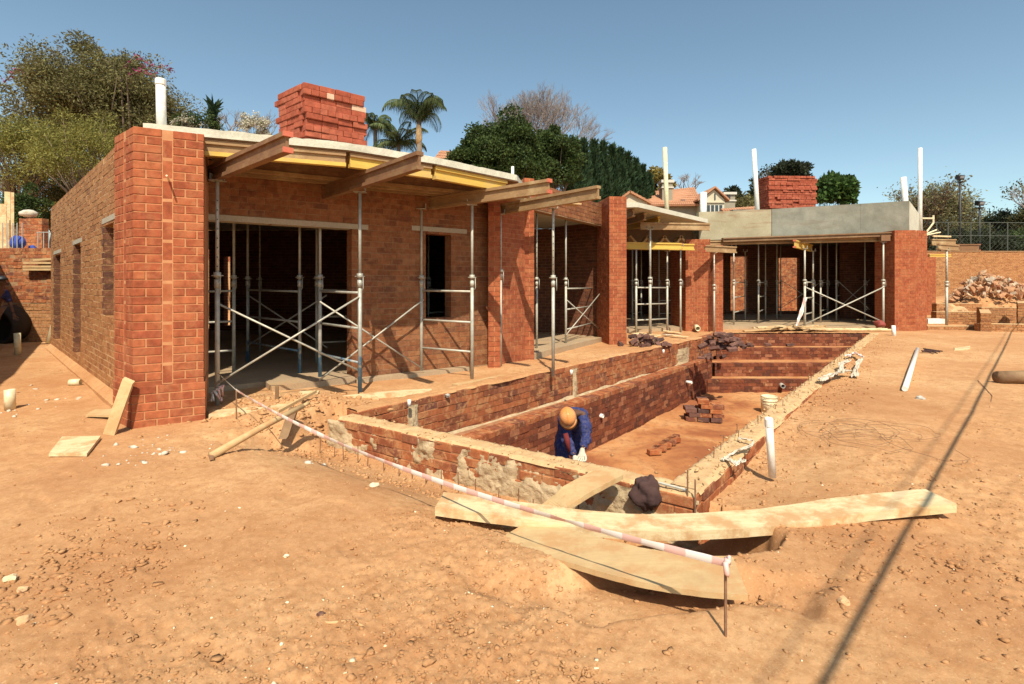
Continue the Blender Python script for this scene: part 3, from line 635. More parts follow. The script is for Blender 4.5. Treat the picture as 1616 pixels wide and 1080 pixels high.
for f0, f1 in ((0.0, 0.65), (0.65, 1.0)):
    pa, pb = fb0+fd_*f0+fd_.normalized()*(0.007 if f0 == 0 else 0.002), fb0+fd_*f1-(fd_.normalized()*0.002 if f1 < 1 else fd_*0); m2 = fbeam(pa, pb, 3.87+0.22*f0, 3.87+0.22*f1, 2.96+0.155*f0, 2.96+0.155*f1); m2.build('fascia_beam', M['concrete'], rw)
q_ = MB()
for f in (0.08, 0.24, 0.42, 0.58, 0.78, 0.92):
    for dz in ():
        c = fb0+fd_*f; z = 2.96+0.155*f+dz; q_.tube([(c.x, c.y-0.002, z), (c.x, c.y+0.02, z)], 0.022, 8)
if False: m2.build('fascia_beam', M['concrete'], rw)
sp = dp(1456, 20.2)
mb = MB(); mb.hexa([(xr.x+0.003,xr.y,3.115),(sp.x,sp.y,3.2),(sp.x-0.25,sp.y+0.1,3.2),(xr.x-0.2,xr.y+0.26,3.115),(xr.x+0.003,xr.y,4.09),(sp.x,sp.y,4.02),(sp.x-0.25,sp.y+0.1,4.02),(xr.x-0.2,xr.y+0.26,4.09)])
mb.build('fascia_beam', M['concrete_white'], rw)
mb = MB(); mb.prism([(xl.x+0.1,xl.y+0.27),(xr.x-0.1,xr.y+0.3),(sp.x-0.4,sp.y),(17.6,23.6),(2.9,23.6),(2.9,18)], 3.125, 3.30); mb.build('roof_slab', M['concrete'], rw)
mb = MB(); mb.prism([(7.6,17.6),(11.0,17.6),(11.0,20),(7.6,20)], 3.31, 4.0); mb.build('roof_upstand', M['concrete'], rw)
# small pale canopy slab
ca = [dp(984,12.95), dp(1000,13.0), dp(1117,15.6)]
mb = MB(); pts = [(ca[0].x,ca[0].y,3.38),(ca[0].x+0.35,ca[0].y-0.05,3.38),(ca[2].x,ca[2].y,3.30),(6.3,17.0,3.30),(3.0,17.0,3.38)]
mb.add(pts+[(p[0],p[1],p[2]+0.12) for p in pts], [(4,3,2,1,0),(5,6,7,8,9)]+[(i,(i+1)%5,5+(i+1)%5,5+i) for i in range(5)])
mb.build('canopy_slab', M['concrete_white'], rw)
S2.finish(300, lambda q: (0 if q[4].name.startswith('pier') else -20))

def floor_mat():
    m, t, b = newmat('damp_pool_earth'); p = pos(t)
    c = ramp(t, noi(t, p, 0.6, 7, 0.6, 0.5), [(0.40, (0.30,0.095,0.032)), (0.5, (0.46,0.19,0.065)), (0.64, (0.56,0.29,0.12))])
    c = mixc(t, ramp(t, noi(t, p, 9, 6, 0.7), [(0.5, 0.0), (0.65, 0.6)]), c, (0.27,0.095,0.038))
    t.links.new(c, b.inputs['Base Color']); b.inputs['Roughness'].default_value = 0.95
    bump(t, b, noi(t, p, 40, 6, 0.7), 0.7, 0.01); return m
M['pool_floor'] = floor_mat()
# ------------------------------------------------------------------ pool shell
ps = thing('pool_shell', 'unfinished sunken brick swimming pool shell with stepped far end', 'pool', (3.0, 8.0, POOL_Z))
S3 = Shell()
# near wall: outer face towards the camera
nA, nB = NL+nout*0.23-nd*0.05, NR+nout*0.23+nd*0.22
pn = wall(S3, ps, nA, nB, -1.5, 0.0, th=0.23, mat='pool_brick', mort='pool_mortar', jit=0.011, z_start=-0.84, part='end_wall')
# left wall upper part, inner face looks to the right/camera
la, lb = NL, L2+(LF-L2)*0.0
wl = wall(S3, ps, la, lb, -0.56, 0.03, th=0.23, mat='pool_brick', mort='pool_mortar', jit=0.007, part='upper_side_wall')
wall(S3, ps, L2, LF, -0.56, 0.02, th=0.23, mat='pool_brick', mort='pool_mortar', jit=0.007, part='upper_side_wall')
Q0, Q1 = Vector((-1.28,5.42)), Vector((5.28,13.5))
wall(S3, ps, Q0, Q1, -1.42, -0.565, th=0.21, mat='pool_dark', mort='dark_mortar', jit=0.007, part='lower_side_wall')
# ledge fill and cement fillet
mb = MB(); mb.prism([tuple(NL+ld*0.02), tuple(Q0+Vector((-0.1,0.1))), tuple(Q1+Vector((-0.17,0.12))), tuple(L2)], -1.4, -0.52); mb.build('ledge', M['pool_mortar'], ps)
mb = MB(); K = 90
hb_ = Q1-Q0; nh_ = int(hb_.length/0.112); hd_u = hb_.normalized(); hd_n = Vector((-hd_u.y, hd_u.x))
for i in range(nh_):
    p = Q0+hd_u*(0.056+i*0.112)+hd_n*(0.125+rng.uniform(-.006,.006)); S3.put(wl, (p.x, p.y, -0.528+rng.uniform(-.003,.003)), (0.102, 0.235, 0.07), math.atan2(hd_u.y, hd_u.x)+rng.uniform(-.02,.02), M['pool_brick'])
for i in range(K+1):
    f = i/K; p = NL.lerp(L2, 0.10+0.82*f); 
    n2 = -lout; wv = 0.035+0.05*vn(np.array([i*0.4]), np.array([2.0]))[0]; hv = 0.02+0.05*vn(np.array([i*0.31]), np.array([9.0]))[0]
    mb.v += [(p.x+n2.x*0.0, p.y+n2.y*0.0, -0.53+hv), (p.x+n2.x*wv*0.5, p.y+n2.y*wv*0.5, -0.545+hv*0.75), (p.x+n2.x*wv, p.y+n2.y*wv, -0.56)]
for i in range(K):
    for k in range(2): a = i*3+k; mb.f.append((a, a+1, a+4, a+3))
mb.build('cement_fillet', M['cement'], ps, smooth=True)
# right wall: inner brick face and top
ra, rb = NR+rout*0.24-rd*0.2, RF+rout*0.24
wall(S3, ps, Vector(RF), Vector(NR-rd*0.02), -1.5, 0.0, th=0.24, mat='pool_brick', mort='pool_mortar', jit=0.007, z_start=-0.42, part='kerb_wall')
# steps
for k, (yy, zt_, x0, yb) in enumerate(((13.15,-1.02,5.02,13.67),(13.67,-0.68,5.42,14.4),(14.4,-0.36,5.75,14.93),(14.93,-0.02,6.1,15.25))):
    x1 = NR.x+(yy-NR.y)*rd.x/rd.y-0.02
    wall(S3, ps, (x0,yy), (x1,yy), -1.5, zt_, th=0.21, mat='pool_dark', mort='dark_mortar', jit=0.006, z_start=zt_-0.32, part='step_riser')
    mb = MB(); mb.prism([(x0,yy+0.20),(x1,yy+0.20),(x1+0.3,yb+0.02),(x0,yb+0.02)], -1.5, zt_-0.006); mb.build('step_tread', M['pool_floor'], ps)
S3.finish(300, lambda q: (3 if q[4].name.startswith('end_wall') and q[0].z > -0.5 else 0)-(6 if q[0].z < -0.5 and q[4].name.startswith('end_wall') else 0))
# earth floor of the pool
gx = np.linspace(-2.2, 10.6, 200); gy = np.linspace(3.2, 13.3, 170); X, Y = np.meshgrid(gx, gy)
Z = POOL_Z+(fbm(X*1.1, Y*1.1, 4)-0.5)*0.12+(fbm(X*8, Y*8, 3)-0.5)*0.03
V = np.stack([X.ravel(), Y.ravel(), Z.ravel()], 1); W_ = len(gx)
mb = MB(); mb.v = [tuple(v) for v in V]; pp_ = [Q0+Vector((-.12,.1)), NR+nout*.1+rout*.12, NR+rout*.12+rd*14.2, Vector((5.2,13.4))]
def inq(x, y, poly):
    c = False; n = len(poly)
    for i in range(n):
        a, b = poly[i], poly[(i+1) % n]
        if (a.y > y) != (b.y > y) and x < (b.x-a.x)*(y-a.y)/(b.y-a.y)+a.x: c = not c
    return c
pp2 = [NL+nout*.1, NR+nout*.1+rout*.1, NR+rout*.1+rd*13.0, Vector((5.2,13.35))]
mb.f = [(j*W_+i, j*W_+i+1, (j+1)*W_+i+1, (j+1)*W_+i) for j in range(len(gy)-1) for i in range(W_-1) if inq(gx[i], gy[j], pp2)]
pf = mb.build('pool_floor', M['pool_floor'], ps, smooth=True)
# cement smeared over the outer face of the end wall
K1, K2 = 230, 50; L_ = (nB-nA).length
sx = np.linspace(-0.15, L_+0.02, K1); sz = np.linspace(-0.62, -0.02, K2); SX, SZ = np.meshgrid(sx, sz)
nn_ = fbm(SX*3.1+4, SZ*3.3, 4, 0.6); bias = sm(0.0, -0.40, SZ)*0.20
band = np.exp(-((SX-1.70)/0.07)**2)*0.22+np.exp(-((SX-2.22)/0.05)**2)*0.25+np.exp(-((SX-0.0)/0.22)**2)*0.28
TH = np.clip((nn_+bias+band-0.60)*0.22, -0.02, 0.022)+(fbm(SX*22, SZ*22, 5, 0.75)-0.5)*0.05
mb = MB()
for X_, Z_, T_ in zip(SX.ravel(), SZ.ravel(), TH.ravel()):
    p = nA+nd*X_+nout*T_; mb.v.append((p.x, p.y, Z_))
mb.f = [(j*K1+i, j*K1+i+1, (j+1)*K1+i+1, (j+1)*K1+i) for j in range(K2-1) for i in range(K1-1) if TH[j, i] > -0.015]
mb.build('cement_smear', M['cement'], ps, smooth=True)
# dusty mortar bed on the wall tops
def bed(name, a, b, wid, z, hgt, amp, mat, K=160, shift=0.0):
    a, b = Vector(a), Vector(b); u = (b-a).normalized(); n = Vector((-u.y, u.x)); L = (b-a).length; J = 9; K = K*2; mb = MB()
    for i in range(K+1):
        for j in range(J+1):
            s = L*i/K; tt = j/J; e = 1.8*amp*(fbm(np.array([s*2.5+j*3]), np.array([z*7+a.x]), 3)[0]-0.5) if j in (0, J) else 0
            p = a+u*s+n*(wid*tt+shift+e*1.2)
            zt2 = z+hgt*(0.1+1.1*fbm(np.array([p.x*9]), np.array([p.y*9]), 4, 0.6)[0])+0.016*(fbm(np.array([p.x*30]), np.array([p.y*30]), 3, 0.7)[0]-0.5) if 0 < j < J else z-0.012
            mb.v.append((p.x, p.y, zt2))
    for i in range(K):
        for j in range(J): q = i*(J+1)+j; mb.f.append((q, q+J+1, q+J+2, q+1))
    return mb.build(name, mat, ps, smooth=True)
M['dust_bed'] = plain('dusty_mortar_bed', [(0.50,0.30,0.14),(0.62,0.42,0.22)], 9, 1.0, 0.9, 0.008, 60)
bed('mortar_bed', nA, nB, 0.22, 0.0, 0.022, 0.02, M['dust_bed'], shift=0.004)
bed('mortar_bed', NR-rd*0.1, RF, -0.235, 0.0, 0.035, 0.03, M['dust_bed'], K=300)
bed('mortar_bed', NL, L2, 0.24, 0.03, 0.02, 0.05, M['ground'], K=220)

# ------------------------------------------------------------------ boundary walls
bw = thing('boundary_wall', 'long tan brick boundary wall behind the heap of rubble', 'wall', (25, 30, 0))
S4 = Shell(); wall(S4, bw, (10.0,29.6), (38.0,30.3), -0.2, 3.32, mat='wall_brick', mort='wall_mortar', jit=0.006, part='wall')
strip('coping', (10.0,29.57), (38.0,30.27), 0.28, 3.325, 3.375, 'stock_mortar', bw); S4.finish(300, lambda q: -abs(q[0].x-25.5)*1.0+q[0].z)
rt = thing('retaining_wall', 'red brick retaining wall holding up the planted terrace', 'wall', (-12, 13, 0))
S5 = Shell(); wall(S5, rt, (-18.5,12.9), (-10.75,12.7), 0.95, 2.34, mat='pool_brick', jit=0.010, part='wall')
wall(S5, rt, (-18.5,12.895), (-10.75,12.695), -0.3, 0.95, mat='wall_brick', mort='stock_mortar', jit=0.008, part='wall'); S5.finish(300, lambda q: -abs(q[0].x+12)*0.8)
gw = thing('garden_wall', 'sunlit red brick garden wall glimpsed through the front wing', 'wall', (-9, 21, 0))
S6 = Shell(); wall(S6, gw, (-13,21.6), (-3.5,21.6), 0, 2.9, mat='pool_brick', jit=0.008); S6.finish(0)
nwl = thing('neighbour_wall', 'tall plastered side wall whose shadow falls on the earth beside the retaining wall', 'wall', (-9, 8, 0))
mb = MB(); mb.prism([(-6.3,4.1),(-12.95,12.3),(-13.2,12.1),(-6.5,3.9)], -0.3, 2.95); mb.build('wall', M['taupe_wall'], nwl)
# ------------------------------------------------------------------ shoring frames, props, beams
def gpost(px, py, z=0.0):
    p = gp(px, py, z); return p
def frame(pa, pb, ztop, label, lower=1.5, rungs=(1.34, 0.87, 0.42), blue=False, r=0.027, zb=(0, 0), mat='steel', group='steel shoring frames'):
    pa, pb = Vector(pa), Vector(pb); c = (pa+pb)/2; t = thing('shoring_frame', label, 'scaffold frame', (c.x, c.y, min(zb)), group)
    mt = M['steel_blue'] if blue else M[mat]; u = (pb-pa); u.z = 0; u.normalize()
    for p, z0 in ((pa, zb[0]), (pb, zb[1])):
        q = MB(); q.tube([(p.x,p.y,z0-0.03),(p.x,p.y,lower)], r, 10); q.tube([(p.x,p.y,lower-0.10),(p.x,p.y,lower+0.0)], r*1.28, 10); q.build('leg', mt, t, True)
        q = MB(); q.tube([(p.x,p.y,lower-0.02),(p.x,p.y,ztop-0.005)], r*0.78, 8); q.build('jack', mt, t, True)
        q = MB(); n = 14; h = lower+0.055
        q.tube([(p.x,p.y,h-0.03),(p.x,p.y,h+0.03)], r*1.5, 10)
        a0 = rng.uniform(0, 6.28); q.tube([(p.x+math.cos(a0+k*0.42)*0.062, p.y+math.sin(a0+k*0.42)*0.062, h-0.01) for k in range(n)], 0.006, 5)
        q.tube([(p.x+0.05,p.y-0.03,h-0.01),(p.x+0.055,p.y-0.035,h-0.16),(p.x+0.04,p.y-0.035,h-0.20)], 0.006, 5); q.build('collar', mt, t, True)
        q = MB(); q.box((p.x,p.y,ztop-0.006), (0.15,0.12,0.008)); q.box((p.x-0.071,p.y,ztop+0.035), (0.008,0.05,0.09)); q.box((p.x+0.071,p.y,ztop+0.035), (0.008,0.05,0.09)); q.build('u_head', mt, t)
    for z in rungs:
        q = MB(); q.tube([(pa.x,pa.y,z),(pb.x,pb.y,z-0.01)], r*0.62, 8); q.build('rung', mt, t, True)
    return t
def prop(p, ztop, label, lower=1.5, z0=0.0, r=0.027, pin=True, mat='steel', group='single steel props'):
    p = Vector(p); t = thing('steel_prop', label, 'prop', (p.x, p.y, z0), group)
    q = MB(); q.tube([(p.x,p.y,z0-0.03),(p.x,p.y,lower)], r, 10); q.tube([(p.x,p.y,lower-0.10),(p.x,p.y,lower)], r*1.28, 10); q.build('outer_tube', M[mat], t, True)
    q = MB(); q.tube([(p.x,p.y,lower-0.02),(p.x,p.y,ztop-0.005)], r*0.78, 8); q.build('inner_tube', M['steel'], t, True)
    h = lower+0.055; q = MB(); q.tube([(p.x,p.y,h-0.03),(p.x,p.y,h+0.03)], r*1.5, 10)
    q.tube([(p.x+math.cos(k*0.42+2)*0.062, p.y+math.sin(k*0.42+2)*0.062, h-0.01) for k in range(14)], 0.006, 5)
    q.tube([(p.x+0.05,p.y-0.03,h-0.01),(p.x+0.055,p.y-0.035,h-0.22)], 0.006, 5); q.build('collar', M['steel'], t, True)
    q = MB(); q.box((p.x,p.y,ztop-0.006), (0.15,0.12,0.008)); q.box((p.x-0.071,p.y,ztop+0.035), (0.008,0.05,0.09)); q.box((p.x+0.071,p.y,ztop+0.035), (0.008,0.05,0.09)); q.build('u_head', M['steel'], t)
    k = max(2, int((ztop-lower-0.2)/0.11)); q = MB()
    dv = Vector((-p.x, -p.y, 0)).normalized()
    for i in range(k):
        z = lower+0.15+i*0.11
        if z < ztop-0.05: c = Vector((p.x,p.y,z))+dv*r*0.77; q.tube([c-dv*0.004, c+dv*0.0025], 0.008, 6)
    q.build('pin_holes', M['black'], t, kind='stuff'); return t
def brace(a0, a1, b0, b1, label, r=0.0125, sag=0.0):
    t = thing('cross_brace', label, 'cross brace', tuple((Vector(a0)+Vector(b1))/2), 'crossed steel braces')
    q = MB(); q.tube([a0, b1], r, 7); q.build('brace_tube', M['steel'], t, True)
    b0 = Vector(b0)+Vector((0, -0.03, 0)); a1 = Vector(a1)+Vector((0, -0.03, 0)); q = MB(); q.tube([a1, b0], r, 7); q.build('brace_tube', M['steel'], t, True); return t
def v3(p, z): return (p[0], p[1], z)
BT = 2.66
p343 = gpost(343, 641, 0.02); p568 = gpost(568, 622); p505 = gpost(505, 604); p369 = gpost(369, 596); p665 = gpost(665, 590); p745 = gpost(745, 598)
prop(p343, BT, 'tall steel prop standing on a plank right beside the red corner pier', lower=1.5, z0=0.05)
frame(p369, dp(322, 7.75), 3.03, 'shoring frame half hidden behind the corner pier', zb=(0.07, 0.07))
frame(p505, p568, BT, 'blue footed shoring frame in front of the large dark opening', blue=True)
frame(p665, p745, BT, 'shoring frame in front of the facade window')
p391, p473 = gpost(391, 571, 0.07), gpost(473, 589, 0.07)
frame(p391, p473, 3.03, 'blue footed shoring frame inside the large dark opening', blue=True, zb=(0.07, 0.07))
frame(gpost(476, 580, .07)+Vector((0.06,0.5,0)), dp(556, 9.3), 3.03, 'shoring frame just inside the jamb of the large opening', zb=(0.07, 0.07))
prop(dp(410, 10.6), 3.03, 'thin prop deep inside the large dark opening', z0=0.07, r=0.022)
frame(dp(676, 10.2), dp(715, 10.9), 3.03, 'shoring frame seen through the facade window', zb=(0.07,0.07))
p790 = gpost(790, 580); p873 = gpost(873, 591)
prop(p790, BT, 'steel prop in front of the narrow brick portico pier', lower=1.62)
prop(p873, BT, 'steel prop standing alone on the earth before the portico opening', lower=1.5)
p847 = dp(847, 10.6); p893 = gpost(893, 542, 0.11)
prop(p847, 3.05, 'prop against the near jamb of the portico opening', z0=0.11, r=0.024)
frame(p893, dp(936, 13.6), 3.05, 'shoring frame inside the portico opening', zb=(0.11, 0.11), mat='steel')
brace(v3(p343, 1.22), v3(p343, 0.28), v3(p568, 1.28), v3(p568, 0.30), 'cross brace running from the pier side prop to the blue footed frame')
bo_ = Vector((0.12,-0.33,0)); brace(v3(p505+bo_, 1.2), v3(p505+bo_, 0.1), v3(p665+bo_*0.6, 1.2), v3(p665+bo_*0.6, 0.1), 'cross brace in front of the facade wall between two frames')
brace(v3(p391, 1.25), v3(p391, 0.35), v3(p473+Vector((0.1,0.9,0)), 1.25), v3(p473+Vector((0.1,.9,0)), 0.35), 'cross brace in the shade inside the large opening')
brace(v3(p893, 1.1), v3(p893, 0.3), (p893.x+1.0, p893.y+1.4, 1.2), (p893.x+1.0, p893.y+1.4, 0.3), 'cross brace inside the portico opening')
# bearers
def bearer(a, b, z, label, mat='ibeam', cap=None, dz=0.0, h=0.19, group='timber bearers on the props', capend='a'):
    a, b = Vector((a[0],a[1])), Vector((b[0],b[1])); t = thing('timber_bearer', label, 'timber beam', ((a.x+b.x)/2, (a.y+b.y)/2, z), group)
    for wch, nm in (('bottom','flange'),('top','flange'),('web','web')):
        q = MB(); q.ibeam((a.x,a.y,z+dz),(b.x,b.y,z), h, 0.085, 0.042, 0.03, wch); q.build(nm, M[mat], t)
    if cap:
        u = (b-a).normalized()
        for zc in (z+dz+0.021, z+dz+h-0.021):
            q = MB(); q.box((a.x-u.x*0.006, a.y-u.y*0.006, zc), (0.022, 0.091, 0.048), math.atan2(u.y, u.x)); q.build('end_cap', M[cap], t)
    return t
def far(a, b, k):
    a, b = Vector((a[0], a[1])), Vector((b[0], b[1])); return b+(b-a).normalized()*k
n1 = dp(454, 4.72); bearer((n1.x,n1.y), far(n1, p343, 0.55), BT, 'brown timber bearer with red painted end, on the prop beside the corner pier', 'ibeam', 'redcap')
n2 = dp(663, 5.42); bearer((n2.x,n2.y), far(n2, p505, 0.25), BT, 'dark brown timber bearer over the blue footed frame', 'ibeam')
n3 = dp(867, 6.85); bearer((n3.x,n3.y), (-1.75, 8.72), BT, 'pale weathered timber bearer over the frame before the window', 'ibeam_old', 'redcap')
n4 = dp(945, 7.30); bearer((n4.x,n4.y), (-0.42, 9.28), BT, 'weathered timber bearer reaching furthest towards the portico opening', 'ibeam_old')
q = MB(); a = dp(838, 8.3); q.box((a.x+0.25, a.y+0.9, 2.92), (1.5, 0.22, 0.03), 0.45); one('loose_board', 'thin board lying across the bearers above the portico', 'board', q, M['plank2'])

# annexe shoring
AZ = 0.10
def apost(px, d): return dp(px, d)
canopy = [(1026, 14.2, 2.95, 1.55, 'dark prop under the pale canopy slab between the brick piers', 0.04), (1074, 14.9, 2.55, 1.5, 'pale prop under the canopy close to the drain pipe pier', 0.028)]
for px, d, zt_, lo, lb, r in canopy: prop(apost(px, d), zt_, lb, lower=lo, r=r)
frame(apost(1004, 14.4), apost(1053, 15.2), 2.42, 'shoring frame carrying yellow beams under the canopy', r=0.032)
frame(apost(998, 17.5), apost(1012, 19), 3.0, 'far frame in the gloom beneath the canopy', zb=(AZ,AZ))
frame(apost(1040, 17.6), apost(1066, 18.2), 3.0, 'second far frame in the gloom beneath the canopy', zb=(AZ,AZ))
bearer(dp(1120, 14.4), dp(1010, 14.2), 2.95, 'brown bearer across the dark prop beneath the canopy', 'ibeam_old', h=0.2)
for k, (px0, px1, d, z, m_, lb) in enumerate(((985,1075,14.6,2.42,'yellow','yellow bearer across the shoring frame under the canopy'),(990,1095,15.2,2.44,'yellow','second yellow bearer behind the one under the canopy'))):
    bearer(dp(px1, d), dp(px0, d-0.3), z-0.19+0.19, lb, m_, 'redcap' if k == 0 else None)
jl2 = ['first canopy joist from the brick pier', 'second canopy joist from the brick pier', 'third canopy joist, with a bright yellow end']
for k, px in enumerate((1000, 1018, 1040)):
    a = dp(px, 13.15+k*0.55); bearer((a.x,a.y), (a.x-0.6, a.y+2.6), 3.17-k*0.02, jl2[k], 'yellow' if k == 2 else 'ibeam_old', group='joists under the canopy')
q = MB(); 
for k in range(7):
    a = dp(1000+k*13, 15.9); q.box((a.x, a.y, 2.72), (0.06, 0.5, 0.5), 0.3, Matrix.Rotation(0.7*(1 if k % 2 else -1), 3, 'Y'))
one('timber_trusses', 'criss-cross pale timber bracing between canopy and yellow beams', 'timber bracing', q, M['plank2'])
ax = [(1127, 15.1, 2.45), (1158, 16.8, 3.1)]
prop(apost(1127, 15.15), 2.38, 'prop in front of the stepped brick pier of the annexe', lower=1.35)
bearer(dp(1112, 14.9), (dp(1150, 15.4).x+0.3, 15.6), 2.38, 'short bearer on the prop at the stepped brick pier', 'ibeam_old', 'redcap', h=0.2)
fr = [((1158,16.9),(1176,19.2),'frame at the pier end of the wide annexe opening'), ((1197,17.4),(1208,19.6),'second frame inside the wide annexe opening'),
      ((1226,19.5),(1232,21.3),'dark frame standing before the rear opening of the annexe'), ((1270,15.9),(1283,17.2),'bright frame at the middle of the wide annexe opening, wrapped with tape'),
      ((1295,17.8),(1306,19.6),'frame just behind the bright middle frame'), ((1320,18.6),(1330,20.9),'third frame deep within the annexe'),
      ((1365,18.2),(1372,20.8),'frame in front of the dark inner wall of the annexe'), ((1394,16.0),(1402,18.2),'thick legged frame beside the annexe end pier')]
apos = {}
for (pa, pb, lb) in fr:
    A1, B1 = dp(*pa), dp(*pb); z0 = 0.0 if pa[1] < 16.2 else AZ
    tz = 2.55 if pa[0] == 1270 else 2.66 if pa[0] == 1158 else (2.75 if pa[0] == 1394 else 3.1)
    frame(A1, B1, tz, lb, zb=(z0, AZ), r=0.034 if pa[0] in (1270,1394) else 0.028, rungs=(1.5,1.0,0.5)); apos[pa[0]] = A1
brace(v3(apos[1270],1.35), v3(apos[1270],0.2), v3(apos[1394],1.35), v3(apos[1394],0.25), 'large bright cross brace across the wide annexe opening', 0.02)
a, b = dp(1232,20), dp(1300,20); brace(v3(a,1.6), v3(a,0.5), v3(b,1.6), v3(b,0.5), 'dark cross brace before the rear opening of the annexe')
a, b = dp(1320,19), dp(1372,18.8); brace(v3(a,1.6), v3(a,0.5), v3(b,1.6), v3(b,0.5), 'cross brace in the shade near the annexe end pier')
# long formwork bearers under the fascia
t = thing('fascia_formwork', 'long brown formwork bearers under the grey concrete fascia', 'formwork', (9.5, 16.4, 2.6))
for x0, x1, d0_, d1_, za, zb_, mt in ((1140,1419,16.15,16.0,2.76,2.94,'form'),(1118,1420,16.3,16.25,2.68,2.80,'ibeam_old')):
    q = MB(); a, b = dp(x0, d0_), dp(x1, d1_); q.ibeam((a.x,a.y,za),(b.x,b.y,zb_), 0.13, 0.16, 0.035, 0.08); q.build('bearer', M[mt], t)
a = dp(1254, 15.75); b = dp(1281, 17.8); bearer((a.x,a.y), (b.x,b.y), 2.56, 'yellow beam end with red caps above the middle frame', 'yellow', 'redcap', h=0.24)
q = MB(); a = dp(1394,16.0); q.box((a.x, a.y-0.05, 2.87), (0.28,0.12,0.18)); one('timber_block', 'short timber block on the prop head beside the annexe end pier', 'timber block', q, M['ibeam'])
# beams beyond the end pier
p1494 = dp(1494, 17.2); prop(p1494, 2.58, 'lone prop out on the earth between end pier and rubble heap', lower=1.45, r=0.04, z0=0.0)
bearer(dp(1480,16.9), dp(1512,17.6), 2.58, 'stubby brown bearer on the lone prop', 'ibeam_old', h=0.2)
bearer(dp(1545,19.5), dp(1484,19.6), 2.70, 'long red brown beam poking out past the lone prop', 'ibeam', 'redcap', h=0.26)
bearer(dp(1508,18.1), dp(1470,18.0), 2.80, 'topmost short beam stacked above the lone prop', 'ibeam_old', h=0.22)
bearer(dp(1500,18.9), dp(1466,19.0), 2.44, 'yellow edged beam beneath the stacked beams', 'yellow', h=0.1)
q = MB(); a = dp(1472,17.2); b = dp(1500,17.4); q.tube([(a.x,a.y,3.05),(b.x,b.y,3.05)], 0.035, 4); one('timber_batten', 'thin pale batten on top of the stacked beams', 'batten', q, M['plank'])

# ------------------------------------------------------------------ stacks of new bricks on the slabs
def brick_stack(name, label, corner, ul, ur, nl, nr_, courses, z0, L=0.218, W=0.105, H=0.081, wild=0.02, seed=1, extra=None):
    r = random.Random(seed); ul, ur = Vector(ul).normalized(), Vector(ur).normalized(); c = Vector(corner)
    t = thing(name, label, 'brick stack', (c.x, c.y, z0)); tot_l = nl*L; tot_r = nr_*L
    sh = Shell()
    for k in range(courses):
        z = z0+k*H+H/2; off = Vector((r.uniform(-wild, wild), r.uniform(-wild, wild)))
        shear = (ul+ur)*(-0.004*k)
        for side_, (u, v, n_, m_) in enumerate(((ur, ul, nr_, nl), (ul, ur, nl, nr_))):
            hd = (k+side_) % 3 == 2
            step = W if hd and side_ == 0 else L; cnt = int(round(n_*L/step)); dep = L if hd and side_ == 0 else W
            s0 = 0 if side_ == 0 else (L if (k % 3 == 2) else W)
            for i in range(cnt):
                s_ = s0+i*step
                if s_+step > n_*L+0.03: continue
                if side_ == 1 or True:
                    jit = r.uniform(-0.012, 0.022) if r.random() < 0.5 else 0
                    if r.random() < 0.04 and side_ == 0: jit = -0.09
                p = c+off+shear+u*(s_+step/2)+v*(dep/2)-v*jit
                mt = M['stack_brick']
                if extra and side_ == 0 and (k, i) in extra: mt = M['pale_brick']
                sh.put(t, (p.x, p.y, z), (step-0.004, dep, H-0.004), math.atan2(u.y, u.x)+r.uniform(-0.02, 0.02), mt)
        # top and far side bricks
        if k == courses-1:
            for i in range(nl-1):
                for j in range(nr_-1):
                    p = c+off+ur*(0.15+j*L+L/2)+ul*(0.15+i*L+L/2); sh.put(t, (p.x,p.y,z+r.uniform(-.004,.004)), (L-0.005, L-0.006, H-0.004), math.atan2(ur.y, ur.x), M['stack_brick'])
    q = MB(); cc = [c+ul*0.06+ur*0.06, c+ur*(tot_r-0.03)+ul*0.06, c+ur*(tot_r-0.03)+ul*(tot_l-0.03), c+ul*(tot_l-0.03)+ur*0.06]
    q.prism([tuple(p) for p in cc], z0, z0+courses*H-0.05); q.build('core_bricks', M['stack_brick'], t, kind='stuff'); sh.finish(300); return t
c_ = dp(485, 7.0); brick_stack('brick_stack', 'big cube of new red bricks on the front wing slab', (c_.x, c_.y), (-0.72, 0.58), (0.78, 0.63), 4, 4, 13, 3.136, seed=3, wild=0.018, extra={(10,3),(11,3)})
c_ = dp(1214, 17.9); brick_stack('brick_stack', 'smaller looking cube of new red bricks above the grey fascia', (c_.x, c_.y), (-0.1, 1.0), (1.0, 0.05), 4, 8, 15, 4.0, seed=9, wild=0.025)

# ------------------------------------------------------------------ pipes
def pipe(p0, p1, r, label, mat='pvc', name='plastic_pipe', cap=False, cat='pipe', group=None):
    t = thing(name, label, cat, tuple(p0), group); q = MB(); q.hollow(p0, p1, r, r*0.82, 16); q.build('tube', M[mat], t, True)
    for pl_ in t.children:
        pl_.data.polygons.foreach_set('use_smooth', [len(p.vertices) == 4 for p in pl_.data.polygons])
    if cap:
        d = (Vector(p1)-Vector(p0)).normalized(); q = MB(); q.tube([Vector(p1)-d*0.07, Vector(p1)-d*0.01], r*1.12, 16); q.build('socket', M[mat], t)
    return t
a = dp(255, 5.95); pipe((a.x,a.y,3.14), (a.x-0.01,a.y,zz(125,5.95)), 0.052, 'fat white vent pipe on the slab above the corner pier', cap=True)
a = dp(1215, 4.05); pipe((a.x+0.02,a.y,-0.08), (a.x-0.01,a.y,zz(661,4.02)), 0.028, 'white pipe standing upright beside the kerb wall of the pool', cap=True)
a = dp(1411, 14.2); pipe((a.x,a.y,-0.05), (a.x-0.02,a.y,zz(514,14.2)), 0.05, 'small white pipe stub near the annexe end pier')
pipe(gp(1428,614,0.05), gp(1448,551,0.05), 0.034, 'long white pipe lying loose on the earth', name='loose_pipe')
